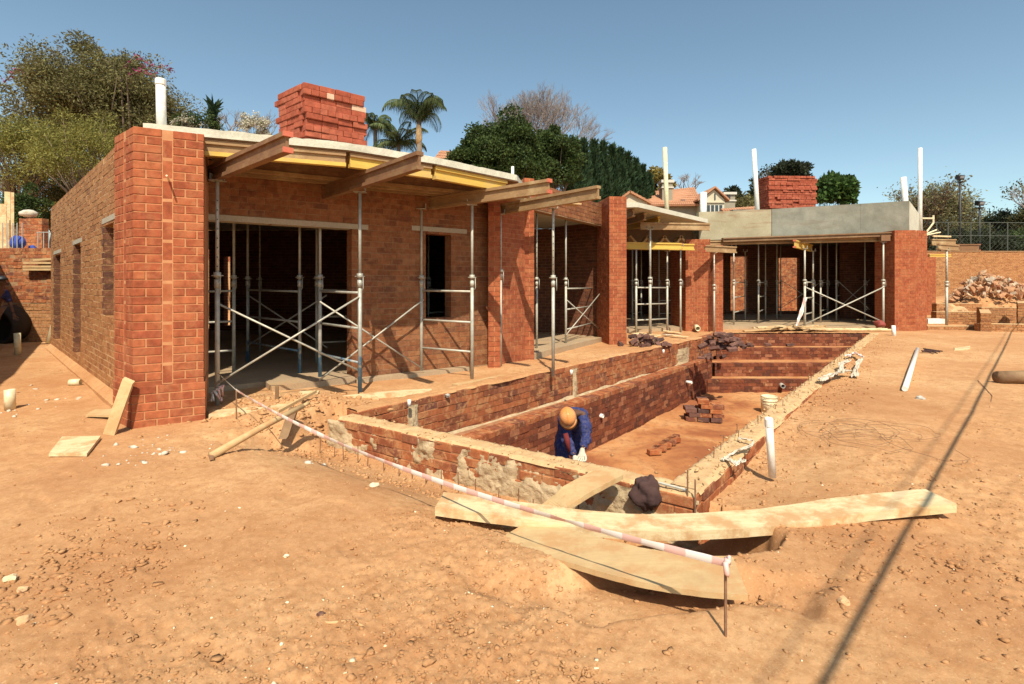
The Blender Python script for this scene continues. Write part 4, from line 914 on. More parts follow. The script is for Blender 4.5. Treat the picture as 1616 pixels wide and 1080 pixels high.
a = dp(1052, 17.5); pipe((a.x+0.03,a.y,3.4), (a.x-0.06,a.y,zz(233,17.5)), 0.075, 'cream pipe rising above the canopy slab', 'cream')
a = dp(1196, 18.0); pipe((a.x+0.03,a.y,3.3), (a.x-0.15,a.y-0.02,zz(236,18.0)), 0.075, 'leaning white pipe rising behind the fascia beam next to the brick cube')
a = dp(1109, 17.6); pipe((a.x,a.y,3.35), (a.x+0.03,a.y,zz(304,17.6)), 0.11, 'short stout white pipe at the end of the fascia beam')
a = dp(1431, 17.4); pipe((a.x+0.02,a.y,3.3), (a.x-0.12,a.y,zz(280,17.4)), 0.09, 'short white pipe at the corner of the fascia beam')
a = dp(1452, 19.0); pipe((a.x,a.y,3.0), (a.x,a.y,zz(234,19.0)), 0.068, 'tallest white pipe beyond the fascia corner')
a = dp(809, 10.6); pipe((a.x,a.y,3.14), (a.x,a.y,zz(263,10.6)), 0.03, 'tiny white pipe stub on the far end of the front slab')
pipe(gp(16,646,-0.02), gp(16,646,-0.02)+Vector((-0.005,0,0.23)), 0.052, 'cream pipe stub standing in the earth at the shadow edge', 'cream')
a = gp(28,560); pipe(a, a+Vector((-0.01,0,0.44)), 0.055, 'tall cream pipe stub half in the shadow', 'cream')
a = gp(110,604,0.05); pipe(a, a+Vector((0.13,0.03,0)), 0.048, 'short cream pipe offcut lying on the ground', 'cream')
a = gp(78,545,0.0)+Vector((0,0,0)); pipe(a+Vector((-0.0,0,0.05)), Vector((a.x+0.18, a.y+0.12, 1.0)), 0.075, 'cream pipe leaning in the corner of the retaining wall', 'cream')
a = dp(1100, 15.35); pipe(Vector((a.x,a.y+0.1,0.16)), Vector((a.x-0.05,a.y-0.22,0.12)), 0.075, 'cream drain pipe sticking out of the annexe brick pier', 'cream')
def pool_stub(px, py, lbl, z): a = gp(px, py, z); pipe(a+Vector((-0.12,0.10,0)), a, 0.035, lbl, 'pvc')
pool_stub(952, 657, 'white pipe stub in the damp side wall of the pool', -0.84)
pool_stub(1092, 604, 'second white pipe stub further along the damp side wall', -0.86)
a = gp(1236, 610, -1.15); pipe(a+Vector((0.1,0.4,0)), a, 0.055, 'dark pipe end poking through the lowest pool step', 'grey_rock')
for px, py, lb in ((649, 632, 'white capped riser at the near corner of the pool side wall'), (1050, 548, 'white capped riser on the pool side wall by the clinker bricks'), (905, 582, 'white capped riser in the middle of the pool side wall')):
    a = gp(px, py+10, 0.0); a = Vector((a.x-0.03, a.y+0.03, 0)); pipe(a, a+Vector((0,0,0.075)), 0.022, lb, group='capped risers on the pool wall')
    q = MB(); 
# cement patches down the pool side wall below the risers
def patch(px, wid, zt_, zb_, amp, seed):
    s = sline(px, NL, L2); mb = MB(); K1, K2 = 22, 34; n2 = -lout
    for j in range(K2+1):
        for i in range(K1+1):
            fx = i/K1*2-1; fz = j/K2; e = fbm(np.array([fx*1.8+seed]), np.array([fz*4+seed]), 4, 0.6)[0]
            th = (e-0.42)*0.05+0.022*(1-abs(fx)**2)-0.03*max(0, abs(fx)-0.6)*2
            p = NL+ld*(s+fx*wid)+n2*th; mb.v.append((p.x, p.y, zt_+(zb_-zt_)*fz))
    for j in range(K2):
        for i in range(K1): a = j*(K1+1)+i; mb.f.append((a, a+1, a+K1+2, a+K1+1))
    mb.build('cement_patch', M['cement'], ps, smooth=True)
patch(652, 0.09, -0.02, -0.55, 1, 2); patch(907, 0.08, -0.02, -0.5, 1, 5); patch(1078, 0.42, -0.12, -0.5, 1, 9)

# wires sprouting at the fascia corner
q = MB(); a = dp(1456, 18.5)
for pts in (((1455,345),(1474,345)),((1458,372),(1473,352),(1473,340)),((1458,371),(1478,363)),((1456,366),(1463,372)),((1458,372),(1484,367))):
    q.tube([(dp(x,18.5).x, 18.5, zz(y,18.5)) for x, y in pts], 0.03, 5)
one('timber_offcuts', 'thin pale sticks jutting from the fascia corner', 'timber sticks', q, M['cream'])
# pin in the corner pier
pin = PC+pu*0.30; nrm = Vector((pu.y, -pu.x)); q = MB(); z_ = zz(285, 5.25)
q.tube([(pin.x-nrm.x*0.02,pin.y-nrm.y*0.02,z_), (pin.x+nrm.x*0.17,pin.y+nrm.y*0.17,z_+0.02)], 0.010, 6); one('wall_pin', 'small metal pin sticking out of the corner pier with a long shadow', 'pin', q, M['pale_rock'])

# ------------------------------------------------------------------ planks and boards
def plank(name, label, pts, half, th, mat, z=None, sub=14, cat='plank', tiltx=0.0, group=None, seed=0):
    """pts: centre line points (x,y,z of the top); half width"""
    pts = [Vector(p) for p in pts]; r = random.Random(seed); mb = MB(); P = []
    n = len(pts)
    for i in range((n-1)*sub+1):
        k = min(i//sub, n-2); t = i/sub-k
        p0 = pts[max(k-1, 0)]; p1 = pts[k]; p2 = pts[k+1]; p3 = pts[min(k+2, n-1)]
        P.append(0.5*((2*p1)+(p2-p0)*t+(2*p0-5*p1+4*p2-p3)*t*t+(3*p1-p0-3*p2+p3)*t**3))
    for i, p in enumerate(P):
        tn = (P[min(i+1, len(P)-1)]-P[max(i-1, 0)]); s = Vector((tn.y, -tn.x, 0)).normalized()
        e = [r.uniform(-0.0012, 0.0012) for _ in range(4)]; e = [x+0.0015*math.sin(i*0.9+seed) for x in e]
        for sg, dz in ((-1, 0), (1, 0), (1, -th), (-1, -th)): mb.v.append(tuple(p+s*(half+e[0 if sg < 0 else 1])*sg+Vector((0, 0, dz+e[2]*0.3+tiltx*sg))))
    for i in range(len(P)-1):
        for k in range(4): a = i*4+k; b = i*4+(k+1) % 4; mb.f.append((a, b, b+4, a+4))
    mb.f.append((3, 2, 1, 0)); m = (len(P)-1)*4; mb.f.append((m, m+1, m+2, m+3))
    return one(name, label, cat, mb, M[mat], group)
def pz(px, py, z): return gp(px, py, z)
plank('scaffold_plank', 'longest pale plank bridging the trench at the near end of the pool',
      [pz(694,788,0.07), pz(800,802,0.035), pz(1000,824,-0.015), pz(1200,817,-0.005), pz(1350,796,0.05), pz(1484,783,0.09)], 0.115, 0.055, 'plank', seed=4)
plank('scaffold_plank', 'short plank sloping from the pool end wall down beneath the long plank', [pz(966,743,0.10), pz(905,775,0.055), pz(868,808,-0.045), pz(843,852,-0.11)], 0.10, 0.035, 'plank2', seed=7)
plank('plywood_board', 'wide dusty board under the barrier tape, lowest in the pile', [pz(815,834,-0.02), pz(870,852,-0.01), pz(1000,887,0.02), pz(1090,901,0.035), pz(1168,907,0.045)], 0.165, 0.028, 'plank2', cat='board', seed=5)
plank('timber_offcut', 'small earth covered offcut beside the wide dusty board', [pz(798,847,-0.09), pz(830,832,-0.07), pz(870,818,-0.07)], 0.045, 0.02, 'plank2', cat='board')
plank('scaffold_plank', 'plank carrying the prop foot beside the corner pier', [pz(330,652,0.055), pz(395,645,0.055), pz(470,632,0.06), pz(489,617,0.075)], 0.12, 0.05, 'plank', seed=1)
plank('scaffold_plank', 'pale plank under the blue footed frame', [pz(478,636,0.04), pz(560,625,0.045), pz(640,618,0.045), pz(682,616,0.04)], 0.10, 0.045, 'plank', seed=2)
plank('scaffold_plank', 'small flat board beside the frame before the window', [pz(718,607,0.03), pz(760,600,0.03), pz(798,592,0.03)], 0.08, 0.03, 'plank2', seed=3)
# pole and prop dug into the bank
t = thing('wooden_pole', 'round wooden pole resting on the earth and the little props', 'pole', tuple(gp(330,718,0)))
q = MB(); a, b = gp(333,720,0.03), gp(478,641,0.22); q.tube([a, a.lerp(b,0.5)+Vector((0,0,0.01)), b], [0.032,0.03,0.026], 10); q.tube([b, b.lerp(a,-0.08)], 0.018, 8); q.build('shaft', M['plank2'], t, True)
q = MB(); q.box(tuple(a), (0.03,0.16,0.02), 0.6); q.build('end_fork', M['rebar'], t)
q = MB(); a, b = gp(438,650,0.10), gp(498,618,0.17); q.tube([a,b], 0.022, 4); one('square_bar', 'square timber bar lying above the round pole', 'timber bar', q, M['plank2'])
q = MB(); a = gp(447,693,-0.10); q.hexa([(a.x-.05,a.y,-.1),(a.x+.04,a.y,-.1),(a.x+.04,a.y+.04,-.1),(a.x-.05,a.y+.04,-.1),(a.x-.03,a.y+.2,.16),(a.x+.06,a.y+.2,.16),(a.x+.06,a.y+.24,.16),(a.x-.03,a.y+.24,.16)])
one('timber_stub', 'short dark timber stub wedged under the pole', 'timber stub', q, M['form'])
q = MB(); a = gp(437,640,0.0); q.box((a.x,a.y,0.10), (0.04,0.03,0.26), 0.3); one('timber_peg', 'upright wooden peg in the loose earth by the plank', 'peg', q, M['form'])
# boards by the corner pier
q = MB(); A4 = [gp(163,688,0.01), gp(181,686,0.01)]; b0, b1 = Vector((-3.93,5.07,0.34)), Vector((-3.86,5.02,0.32))
a0, a1 = gp(162,686,0.0), gp(180,688,0.0); up0, up1 = dp(193,5.02,zz(599,5.02)), dp(209,5.02,zz(606,5.02)); th = Vector((0.0,0.035,0.02))
q.hexa([a0,a1,a1+th,a0+th,up0,up1,up1+th,up0+th]); one('leaning_board', 'short plank leaning against the foot of the corner pier', 'board', q, M['plank2'])
c4 = [gp(77,716,0.02), gp(137,716,0.03), gp(159,688,0.035), gp(98,689,0.02)]; q = MB(); q.hexa([p-Vector((0,0,0.025)) for p in c4]+c4)
one('flat_board', 'square pale board lying flat in front of the corner pier', 'board', q, M['plank'])
q = MB(); c4 = [gp(135,655,0.03), gp(178,656,0.05), gp(185,645,0.07), gp(150,646,0.04)]; q.hexa([p-Vector((0,0,0.02)) for p in c4]+c4); one('earth_board', 'earth covered board near the leaning plank', 'board', q, M['plank2'])
# planks on retaining wall
t = thing('plank_bundle', 'bundle of planks jutting from the retaining wall near the house', 'planks', (-11.5,12.4,1.9))
for k, (z, x0, tl) in enumerate(((1.80, 36, 0), (1.87, 35, 0), (1.96, 35, 0), (2.08, 50, 0.06))):
    a = dp(x0, 12.55); q = MB(); q.box((a.x+0.8, 12.60+0.01*k, z), (1.6, 0.10, 0.05), 0.02, Matrix.Rotation(-tl, 3, 'Y')); q.build('plank', M['plank2'], t)

# ------------------------------------------------------------------ barrier tape between two rebar posts
def rebar(p, h, label, r=0.006, lean=(0, 0), group=None):
    q = MB(); q.tube([(p[0],p[1],g1(p[0],p[1])-0.05), (p[0]+lean[0],p[1]+lean[1],h)], r, 6)
    return one('rebar_post', label, 'rebar post', q, M['rebar'], group)
r1 = gp(373,668,0.0); r2 = gp(1145,1008,0.0)
rebar(r1, zz(615,r1.y), 'thin rusty rod holding the tape by the corner pier', 0.007)
rebar(r2, zz(880,r2.y), 'ribbed rusty rod holding the tape beside the wide dusty board', 0.006)
def ribbon(pts, wid, twist, seed=0):
    mb = MB(); n = len(pts)
    for i, p in enumerate(pts):
        p = Vector(p); tn = (Vector(pts[min(i+1,n-1)])-Vector(pts[max(i-1,0)])).normalized(); s = tn.cross(Vector((0,0,1))).normalized(); up = s.cross(tn)
        a = twist(i/n); d = (up*math.cos(a)+s*math.sin(a))*wid/2; mb.v += [tuple(p+d), tuple(p+s*0.006), tuple(p-d)]
    for i in range(n-1):
        for k in range(2): a = i*3+k; mb.f.append((a, a+1, a+4, a+3))
    return mb
TA, TB = Vector((r1.x,r1.y,zz(616,r1.y))), Vector((r2.x,r2.y-0.01,zz(887,r2.y)))
K = 120; TP = [TA.lerp(TB, i/K)+Vector((0,0,-0.135*4*(i/K)*(1-i/K))) for i in range(K+1)]
t = thing('barrier_tape', 'long red and white barrier tape sagging across the site between two rods', 'barrier tape', tuple(TB))
wq = ribbon(TP, 0.036, lambda f: 0.25+0.2*math.sin(f*17)+0.35*mnoise.noise(Vector((f*14, 0, 0)))+0.3*mnoise.noise(Vector((f*45, 3, 0)))); wq.build('tape_strip', M['tape'], t, True)
q = MB(); q.tube([TB+Vector((0,0.0,-0.01)), TB+Vector((0.004,-0.004,0.02))], [0.012,0.014], 7); q.tube([TB+Vector((-0.008,-0.008,0.01)), TB+Vector((-0.004,-0.012,-0.035)), TB+Vector((0.003,-0.01,-0.05))], [0.010,0.012,0.004], 6); q.tube([TB+Vector((0.006,-0.006,0.0)), TB+Vector((0.008,-0.008,0.035))], [0.009,0.006], 6); q.build('knot', M['tape'], t, True)
TK = Vector((p343.x+0.03,p343.y-0.04,zz(588,p343.y))); ribbon([TK.lerp(TA, i/10) for i in range(11)], 0.02, lambda f: 0.3+f).build('tape_strip', M['rag'], t, True)
q = MB(); f_ = Vector((p343.x,p343.y,0.05))
for k in range(9):
    a = k*0.7; q.tube([f_+Vector((math.cos(a)*0.045,math.sin(a)*0.045,0.03+0.02*k)), f_+Vector((math.cos(a+1.2)*0.06,math.sin(a+1.2)*0.05,0.05+0.02*k)), f_+Vector((math.cos(a+2)*(0.05+0.02*(k%3)),math.sin(a+2)*0.06-0.02,0.01+0.01*k))], [0.014,0.018,0.006], 6)
one('tape_wrap', 'crumpled red and white tape around the foot of the prop beside the corner pier', 'barrier tape', q, M['tape'], smooth=True)

# rebar stubs in front of the pool end wall
for k in range(19):
    f = 0.02+k*0.052+rng.uniform(-0.008, 0.008); p = NL+nd*((NR-NL).length*f*1.02-0.1)+nout*(0.43+rng.uniform(-0.03,0.05)); z0 = g1(p.x, p.y)
    q = MB(); q.tube([(p.x,p.y,z0-0.06),(p.x+rng.uniform(-.01,.01),p.y,z0+rng.uniform(0.10,0.19))], 0.005, 5)
    one('rebar_stub', 'rusty rebar stub in the row along the outer face of the pool end wall', 'rebar', q, M['rebar'], 'rebar stubs along the pool end wall')
for k in range(46):
    f = 0.03+k*0.0145; p = NR+rd*((RF-NR).length*f)+rout*rng.uniform(0.02,0.12); q = MB()
    h = rng.uniform(0.05, 0.12); q.tube([(p.x,p.y,-0.01),(p.x+rng.uniform(-.01,.01),p.y,h),(p.x+rng.uniform(-.02,.02),p.y+0.03,h*0.9)], 0.004, 4)
    one('wire_stub', 'bent wire stub rising from the kerb wall of the pool', 'wire', q, M['rebar'], 'wire stubs along the kerb wall')

# ------------------------------------------------------------------ loose bricks and small things
def brick_heap(name, label, c, rx, ry, n, z0, mat='clinker', seed=1, levels=3, cat='brick heap'):
    r = random.Random(seed); t = thing(name, label, cat, (c[0], c[1], z0))
    for k in range(n):
        lv = min(levels-1, int(levels*(k/n)**1.3)); f = 1-lv/levels*0.75; a = r.uniform(0, 6.28); d = math.sqrt(r.random())*f
        o = brick_obj(t, (c[0]+math.cos(a)*rx*d, c[1]+math.sin(a)*ry*d, z0+0.045+lv*0.085), (0.215, 0.10, 0.075), r.uniform(0, 3.14), M[mat], (r.uniform(-0.5, 0.5), r.uniform(-0.4, 0.4)))
    return t
h1 = gp(1012, 548, 0.0); brick_heap('brick_heap', 'heap of dark clinker bricks beside the tall portico pier', (h1.x+0.1,h1.y+0.2), 0.55, 0.4, 34, 0.0, seed=2)
h2 = gp(1133, 552, 0.0); brick_heap('brick_heap', 'heap of dark clinker bricks at the head of the pool steps', (h2.x+0.25,h2.y+0.4), 0.5, 0.6, 46, -0.02, seed=5, levels=4)
h3 = gp(1118, 566, -0.5); brick_heap('brick_heap', 'few spilled clinker bricks on the pool ledge beneath the heap', (h3.x+0.05,h3.y), 0.42, 0.35, 9, -0.52, seed=8, levels=1)
h4 = dp(1180, 14.75); brick_heap('brick_heap', 'scattered bricks on the top pool step', (h4.x,h4.y), 1.3, 0.14, 9, -0.36, seed=11, levels=1)
# neat stack in the pool
t = thing('brick_stack', 'low neat stack of reused bricks on the pool floor', 'brick stack', tuple(gp(1110,668,POOL_Z)))
r_ = random.Random(4); bp = gp(1082, 666, POOL_Z); u = Vector((0.985,-0.17)); v = Vector((0.17,0.985))
for k in range(5):
    for i in range(3 if k < 3 else (2 if k == 3 else 1)):
        for j in range(3):
            if k >= 3 and j < 0: continue
            p = Vector((bp.x,bp.y))+u*(0.12+0.235*i+(0.24 if k >= 3 else 0)+0.05*(k % 2))+v*(0.06+0.12*j)
            brick_obj(t, (p.x+r_.uniform(-.01,.01),p.y+r_.uniform(-.01,.01),POOL_Z+0.05+k*0.088), (0.22,0.108,0.082), math.atan2(u.y,u.x)+r_.uniform(-0.08,0.08), M['pool_brick' if r_.random() < 0.6 else 'clinker'])
t = thing('brick_row', 'low row of bricks bedded on the pool floor behind the worker', 'brick row', tuple(gp(1045,718,POOL_Z)))
bp = gp(1022, 716, POOL_Z+0.02)
for i in range(5):
    for j in range(2): brick_obj(t, (bp.x+0.11+i*0.13+j*0.06,bp.y+i*0.16+j*0.13-0.1*0,POOL_Z+0.05), (0.22,0.108,0.082), 0.25 if j == 0 else 0.9, M['pool_brick'])
# bucket
bc = gp(1213, 652, POOL_Z); bz = POOL_Z+0.02; bx_ = Vector((5.55, 11.05, bz)); t = thing('bucket', 'dirty cream plastic bucket on the pool floor', 'bucket', tuple(bx_))
q = MB(); q.hollow(bx_, bx_+Vector((0,0,0.36)), 0.16, 0.148, 20); q.build('body', M['cream'], t, True)
for nm, z, r in (('rim', 0.345, 0.172), ('band', 0.27, 0.168)):
    q = MB(); q.tube([bx_+Vector((0,0,z-0.012)), bx_+Vector((0,0,z-0.012))+Vector((0,0,0.02))], r, 20, caps=(nm == 'band')); q.build(nm, M['cream'], t, True)
q = MB(); q.tube([bx_+Vector((0.17*math.cos(a), -0.03-0.13*math.sin(a), 0.31-0.14*math.sin(a))) for a in np.linspace(0, math.pi, 12)], 0.004, 5); q.build('handle', M['rebar'], t, True)
# loose stones with names
import bmesh
def rock_mesh(name, s, seed, mat, flat=0.6, sub=2):
    b = bmesh.new(); bmesh.ops.create_icosphere(b, subdivisions=sub, radius=1.0)
    for v in b.verts:
        d = mnoise.noise(v.co*1.3+Vector((seed, seed*2, 0)))*0.55+mnoise.noise(v.co*3+Vector((seed, 0, 5)))*0.18; v.co *= (1+d); v.co.x *= s; v.co.y *= s*0.8; v.co.z *= s*flat
    me = bpy.data.meshes.new(name); b.to_mesh(me); b.free(); me.materials.append(M[mat]); return me
def stone(px, py, s, label, mat='rock', seed=1, cat='stone', rz=0.0, name='stone', z=None):
    p = gp(px, py, 0.0); gz = g1(p.x, p.y) if z is None else z; me = rock_mesh(name, s, seed, mat); o = bpy.data.objects.new(name, me); C.collection.objects.link(o)
    o.location = (p.x, p.y, gz+s*0.25); o.rotation_euler = (0, 0, rz); WL[o.name] = o.location.copy(); return tagk(o, label=label, category=cat)
stone(1332, 950, 0.030, 'rounded tan stone beside the thick cable shadow', seed=3)
stone(40, 982, 0.030, 'tan stone lowest in the gravelly patch at the picture corner', seed=6, rz=1)
stone(36, 930, 0.026, 'pair forming tan stone in the gravelly patch', seed=9)
stone(15, 914, 0.030, 'flat pale stone at the edge of the gravelly patch', 'pale_rock', seed=12)
stone(507, 976, 0.018, 'dark little stone beside the curled root', 'clinker', seed=4)
stone(1452, 633, 0.05, 'broken grey concrete lump near the long loose pipe', 'grey_rock', seed=14, name='concrete_lump')
stone(452, 883, 0.014, 'small pale pebble alone on bare earth', 'pale_rock', seed=15)
stone(590, 753, 0.035, 'cream stone below the barrier tape', 'pale_rock', seed=17)
stone(680, 627, 0.045, 'white lump of mortar beside the pool corner', 'rag', seed=19, name='mortar_lump')
stone(706, 625, 0.035, 'grey lump of mortar beside the white one', 'grey_rock', seed=21, name='mortar_lump')
stone(592, 634, 0.05, 'flat tan stone on the earth before the blue footed frame', 'rock', seed=23)
# grey curled root
q = MB(); q.tube([gp(x,y,0.012) for x, y in ((507,981),(520,983),(538,982),(555,981),(568,986),(581,993))], [0.004,0.006,0.008,0.007,0.006,0.003], 6); one('dry_root', 'curled pale dry root lying on the bare earth', 'root', q, M['plank2'], smooth=True)
q = MB(); q.tube([gp(x,y,0.01) for x, y in ((631,1030),(645,1014),(662,1004))], 0.003, 5); one('twig', 'thin short twig near the bottom edge of the earth', 'twig', q, M['plank2'])
# wire tangle
q = MB(); r_ = random.Random(12)
cw = gp(1390, 690, 0.01)
for k in range(13):
    cx_ = cw.x+r_.uniform(-0.3,0.3); cy_ = cw.y+r_.uniform(-0.35,0.35); rx = r_.uniform(0.18,0.5); ry = r_.uniform(0.15,0.45); a0 = r_.uniform(0,6.28); sp = r_.uniform(2,5.5); pts = []
    for i in range(26):
        a = a0+sp*i/25; pts.append((cx_+rx*math.cos(a)+0.02*math.sin(5*a), cy_+ry*math.sin(a), 0.02+g1(cx_+rx*math.cos(a), cy_+ry*math.sin(a))+0.02*abs(math.sin(2.3*a+k))))
    q.tube(pts, 0.0018, 4)
one('wire_tangle', 'loose tangle of thin rusty tying wire on the earth', 'wire', q, M['rebar'])
q = MB(); 
for pts in (((1550,672),(1580,676),(1610,680)), ((1540,664),(1575,660),(1600,662)), ((1543,600),(1566,625),(1560,650))):
    q.tube([gp(x,y,0.015) for x, y in pts], 0.004, 4)
one('wire_lengths', 'separate lengths of thin wire near the log', 'wire', q, M['rebar'])
# log
t = thing('log', 'short brown log lying on the earth at the picture edge', 'log', tuple(gp(1596,595,0.0)))
a = gp(1574, 596, 0.09); q = MB(); q.tube([a, a+Vector((0.5,0,0.01)), a+Vector((1.1,0.05,0))], [0.09,0.095,0.09], 14); q.build('trunk', M['form'], t, True)
c4 = [gp(1506,553,0.03), gp(1531,550,0.03), gp(1531,546,0.03), gp(1507,549,0.03)]; q = MB(); q.hexa([p-Vector((0,0,.03)) for p in c4]+c4); one('pale_offcut', 'pale timber offcut lying far out on the bare earth', 'offcut', q, M['plank'])
q = MB(); r_ = random.Random(2); a = gp(1463,556,0.02)
for k in range(5): q.tube([a+Vector((r_.uniform(-.2,.2),r_.uniform(-.3,.1),0)), a+Vector((r_.uniform(-.2,.3),r_.uniform(-.1,.3),0.04)), a+Vector((r_.uniform(0,.4),r_.uniform(-.1,.2),0.01))], 0.012, 4)
one('dark_rag', 'dark twisted scrap beside the far end of the loose pipe', 'scrap', q, M['jacket'])
# rags along the kerb wall
def rag(name, label, pts, w_, mat='rag', seed=0, cat='rag'):
    r = random.Random(seed); q = MB()
    for k in range(3):
        P = [Vector(p)+Vector((r.uniform(-w_,w_),r.uniform(-w_,w_),r.uniform(0,w_)*0.6)) for p in pts]; n = (len(P)-1)*7; J = 6; b0 = len(q.v); ph = r.uniform(0, 9)
        for i in range(n+1):
            f = i/7; a = min(int(f), len(P)-2); c = P[a].lerp(P[a+1], f-a); tn = (P[a+1]-P[a]).normalized(); sd_ = Vector((tn.y, -tn.x, 0)).normalized(); ww = w_*(0.7+0.9*mnoise.noise(Vector((i*0.35, ph, 0))))
            for j in range(J+1):
                u_ = j/J*2-1; q.v.append(tuple(c+sd_*u_*ww+tn*mnoise.noise(Vector((i, j, ph)))*w_*0.3+Vector((0, 0, mnoise.noise(Vector((i*0.6, j*0.9, ph)))*w_*1.1+w_*0.3))))
        for i in range(n):
            for j in range(J): a = b0+i*(J+1)+j; q.f.append((a, a+1, a+J+2, a+J+1))
    return one(name, label, cat, q, M[mat], smooth=True)
rag('rag', 'torn white sacking strewn over the kerb wall of the pool', [gp(1296,602,0.06), gp(1306,597,0.07), gp(1322,590,0.08), gp(1340,586,0.06)], 0.035, seed=1)
rag('rag', 'white sacking draped where the kerb wall widens', [gp(1326,588,0.1), gp(1330,576,0.12), gp(1338,570,0.1)], 0.03, seed=2)
rag('rag', 'white strip hanging off the outside of the kerb wall', [gp(1358,568,0.1), gp(1352,578,0.08), gp(1349,596,0.0)], 0.03, seed=3)
rag('rag', 'pink and white scrap of tape on the kerb wall', [gp(1338,563,0.08), gp(1350,558,0.08), gp(1362,566,0.08)], 0.03, 'tape', seed=4)
rag('rag', 'dusty twisted plastic strip on the kerb wall near the standing pipe', [gp(1141,727,0.04), gp(1160,714,0.05), gp(1185,705,0.05), gp(1190,697,0.06), gp(1166,692,0.05)], 0.012, seed=5, cat='plastic strip')
rag('rag', 'dusty white knot of plastic beside the standing pipe', [gp(1146,725,0.04), gp(1160,735,0.03), gp(1174,728,0.06)], 0.020, seed=6, cat='plastic strip')
rag('rag', 'ragged strips of tape tied to the middle annexe frame', [(apos[1270].x,15.9,1.0), (apos[1270].x-0.15,15.8,0.6), (apos[1270].x-0.4,15.6,0.15)], 0.035, 'tape', seed=7, cat='barrier tape')
# red bowl shaped bag hung on the annexe frame
def blob(name, label, c, rx, ry, rz_, mat, seed, amp=0.25, cat='bag', sub=3, drape=None):
    b = bmesh.new(); bmesh.ops.create_icosphere(b, subdivisions=sub, radius=1.0)
    for v in b.verts:
        n_ = v.co.copy(); d = mnoise.noise(n_*1.4+Vector((seed,0,0)))*amp+mnoise.noise(Vector((n_.x*4,n_.y*4,n_.z*1.0))+Vector((0,seed,0)))*amp*0.5+mnoise.noise(n_*8+Vector((0,seed,3)))*amp*0.12
        v.co = n_*(1+d); v.co.x *= rx; v.co.y *= ry; v.co.z *= rz_
        if drape: v.co = drape(v.co)
    me = bpy.data.meshes.new(name); b.to_mesh(me); b.free(); me.materials.append(M[mat]); me.polygons.foreach_set('use_smooth', [True]*len(me.polygons))
    o = bpy.data.objects.new(name, me); C.collection.objects.link(o); o.location = c; WL[o.name] = Vector(c); return tagk(o, label=label, category=cat)
M['redbag'] = plain('dull_red_plastic', [(0.22,0.04,0.03),(0.3,0.06,0.045)], 9, 0.7)
a = dp(1388, 15.75); blob('bag', 'dull red bag lying at the foot of the thick legged annexe frame', (a.x,a.y,0.22), 0.15, 0.16, 0.11, 'redbag', 3)
# brown jacket over the bar at the end wall
jc = dp(1021, 3.62, -0.02)
def jd(co):
    co = co.copy()
    if co.z < 0: co.x *= 1.0-0.22*(-co.z/0.11)
    co.x += -0.15*co.z+0.0; co.z += 0.10*co.x; return co
jk = blob('jacket', 'dark brown jacket draped over a bar at the near corner of the pool', (jc.x,jc.y,-0.025), 0.105, 0.08, 0.105, 'jacket', 5, 0.42, 'jacket', 4, jd)
q = MB(); a, b = dp(1040,3.62,zz(762,3.62)), dp(1085,3.52,zz(774,3.52)); q.tube([a,b], 0.010, 6); one('steel_bar', 'short steel bar under the brown jacket', 'bar', q, M['steel'])
q = MB(); a = dp(1085,3.50,-0.22); q.tube([a,(a.x,a.y,zz(742,3.5))], 0.006, 5); a = dp(1097,3.45,-0.2); q.tube([a,(a.x,a.y,zz(757,3.45))], 0.006, 5); one('rebar_pair', 'two upright rods at the near corner of the pool kerb', 'rebar', q, M['rebar'])
# blue bundle, white sack on the terrace
a = dp(28, 13.3); blob('cloth_bundle', 'blue cloth bundle behind the palisade posts on the terrace', (a.x,a.y,2.52), 0.17, 0.15, 0.2, 'blue_cloth', 2, cat='cloth')
a = dp(51, 13.6); blob('cloth_bundle', 'smaller blue cloth scrap on the terrace edge', (a.x,a.y,2.40), 0.08, 0.08, 0.07, 'blue_cloth', 7, cat='cloth')
a = dp(45, 14.4); blob('sack', 'pale sack on top of the terrace wall', (a.x,a.y,3.42), 0.2, 0.2, 0.11, 'rag', 4, cat='sack')
# low brick wall on the terrace and palisade
t = thing('terrace_wall', 'low broken brick wall on the terrace below the pale sack', 'wall', (-13.2,14.4,2.3)); S7 = Shell()
a, b = dp(30,14.3), dp(66,14.3); wall(S7, t, (a.x,a.y), (b.x,b.y), 2.2, 3.28, mat='pool_brick'); S7.finish(40)
t = thing('palisade_fence', 'thin steel palisade posts along the terrace edge', 'fence', (-13,13.2,2.3))
for px in (4, 12, 20, 27, 35, 60, 69, 77): a = dp(px, 13.15); q = MB(); q.tube([(a.x,a.y,2.3),(a.x,a.y,zz(352 if px < 40 else 366,13.15))], 0.012, 5); q.build('post', M['grey_rock'], t)
a, b = dp(58,13.15), dp(80,13.15); q = MB(); q.tube([(a.x,a.y,zz(367,13.15)),(b.x,b.y,zz(367,13.15))], 0.012, 5); q.build('rail', M['grey_rock'], t)
for k, (px, y0, y1, w_, lb) in enumerate(((4,322,392,0.16,'lowest pale timber board upright on the terrace at the picture edge'),(12,300,372,0.13,'second pale timber board upright on the terrace'),(18,298,346,0.12,'tallest pale timber board upright on the terrace'))):
    a = dp(px, 14.6+k*0.3); q = MB(); q.box((a.x,a.y,(zz(y0,14.6)+2.25)/2), (w_,0.03,zz(y0,14.6)-2.25), 0.5); one('upright_board', lb, 'board', q, M['plank'], 'upright boards on the terrace')
# dark ring added in place of a curved patch of shade in the corner
t = thing('shade_ring', 'dark ring standing in for curved shade against the retaining wall', 'shade ring', (-12.6,12.3,0)); q = MB(); K = 28; cc = dp(-2, 12.35, 0.45)
q.hollow(cc+Vector((0.0,0.35,0.03)), cc+Vector((0.0,-0.1,-0.03)), 0.46, 0.39, 28); q.build('ring', M['ring_shade'], t, True)
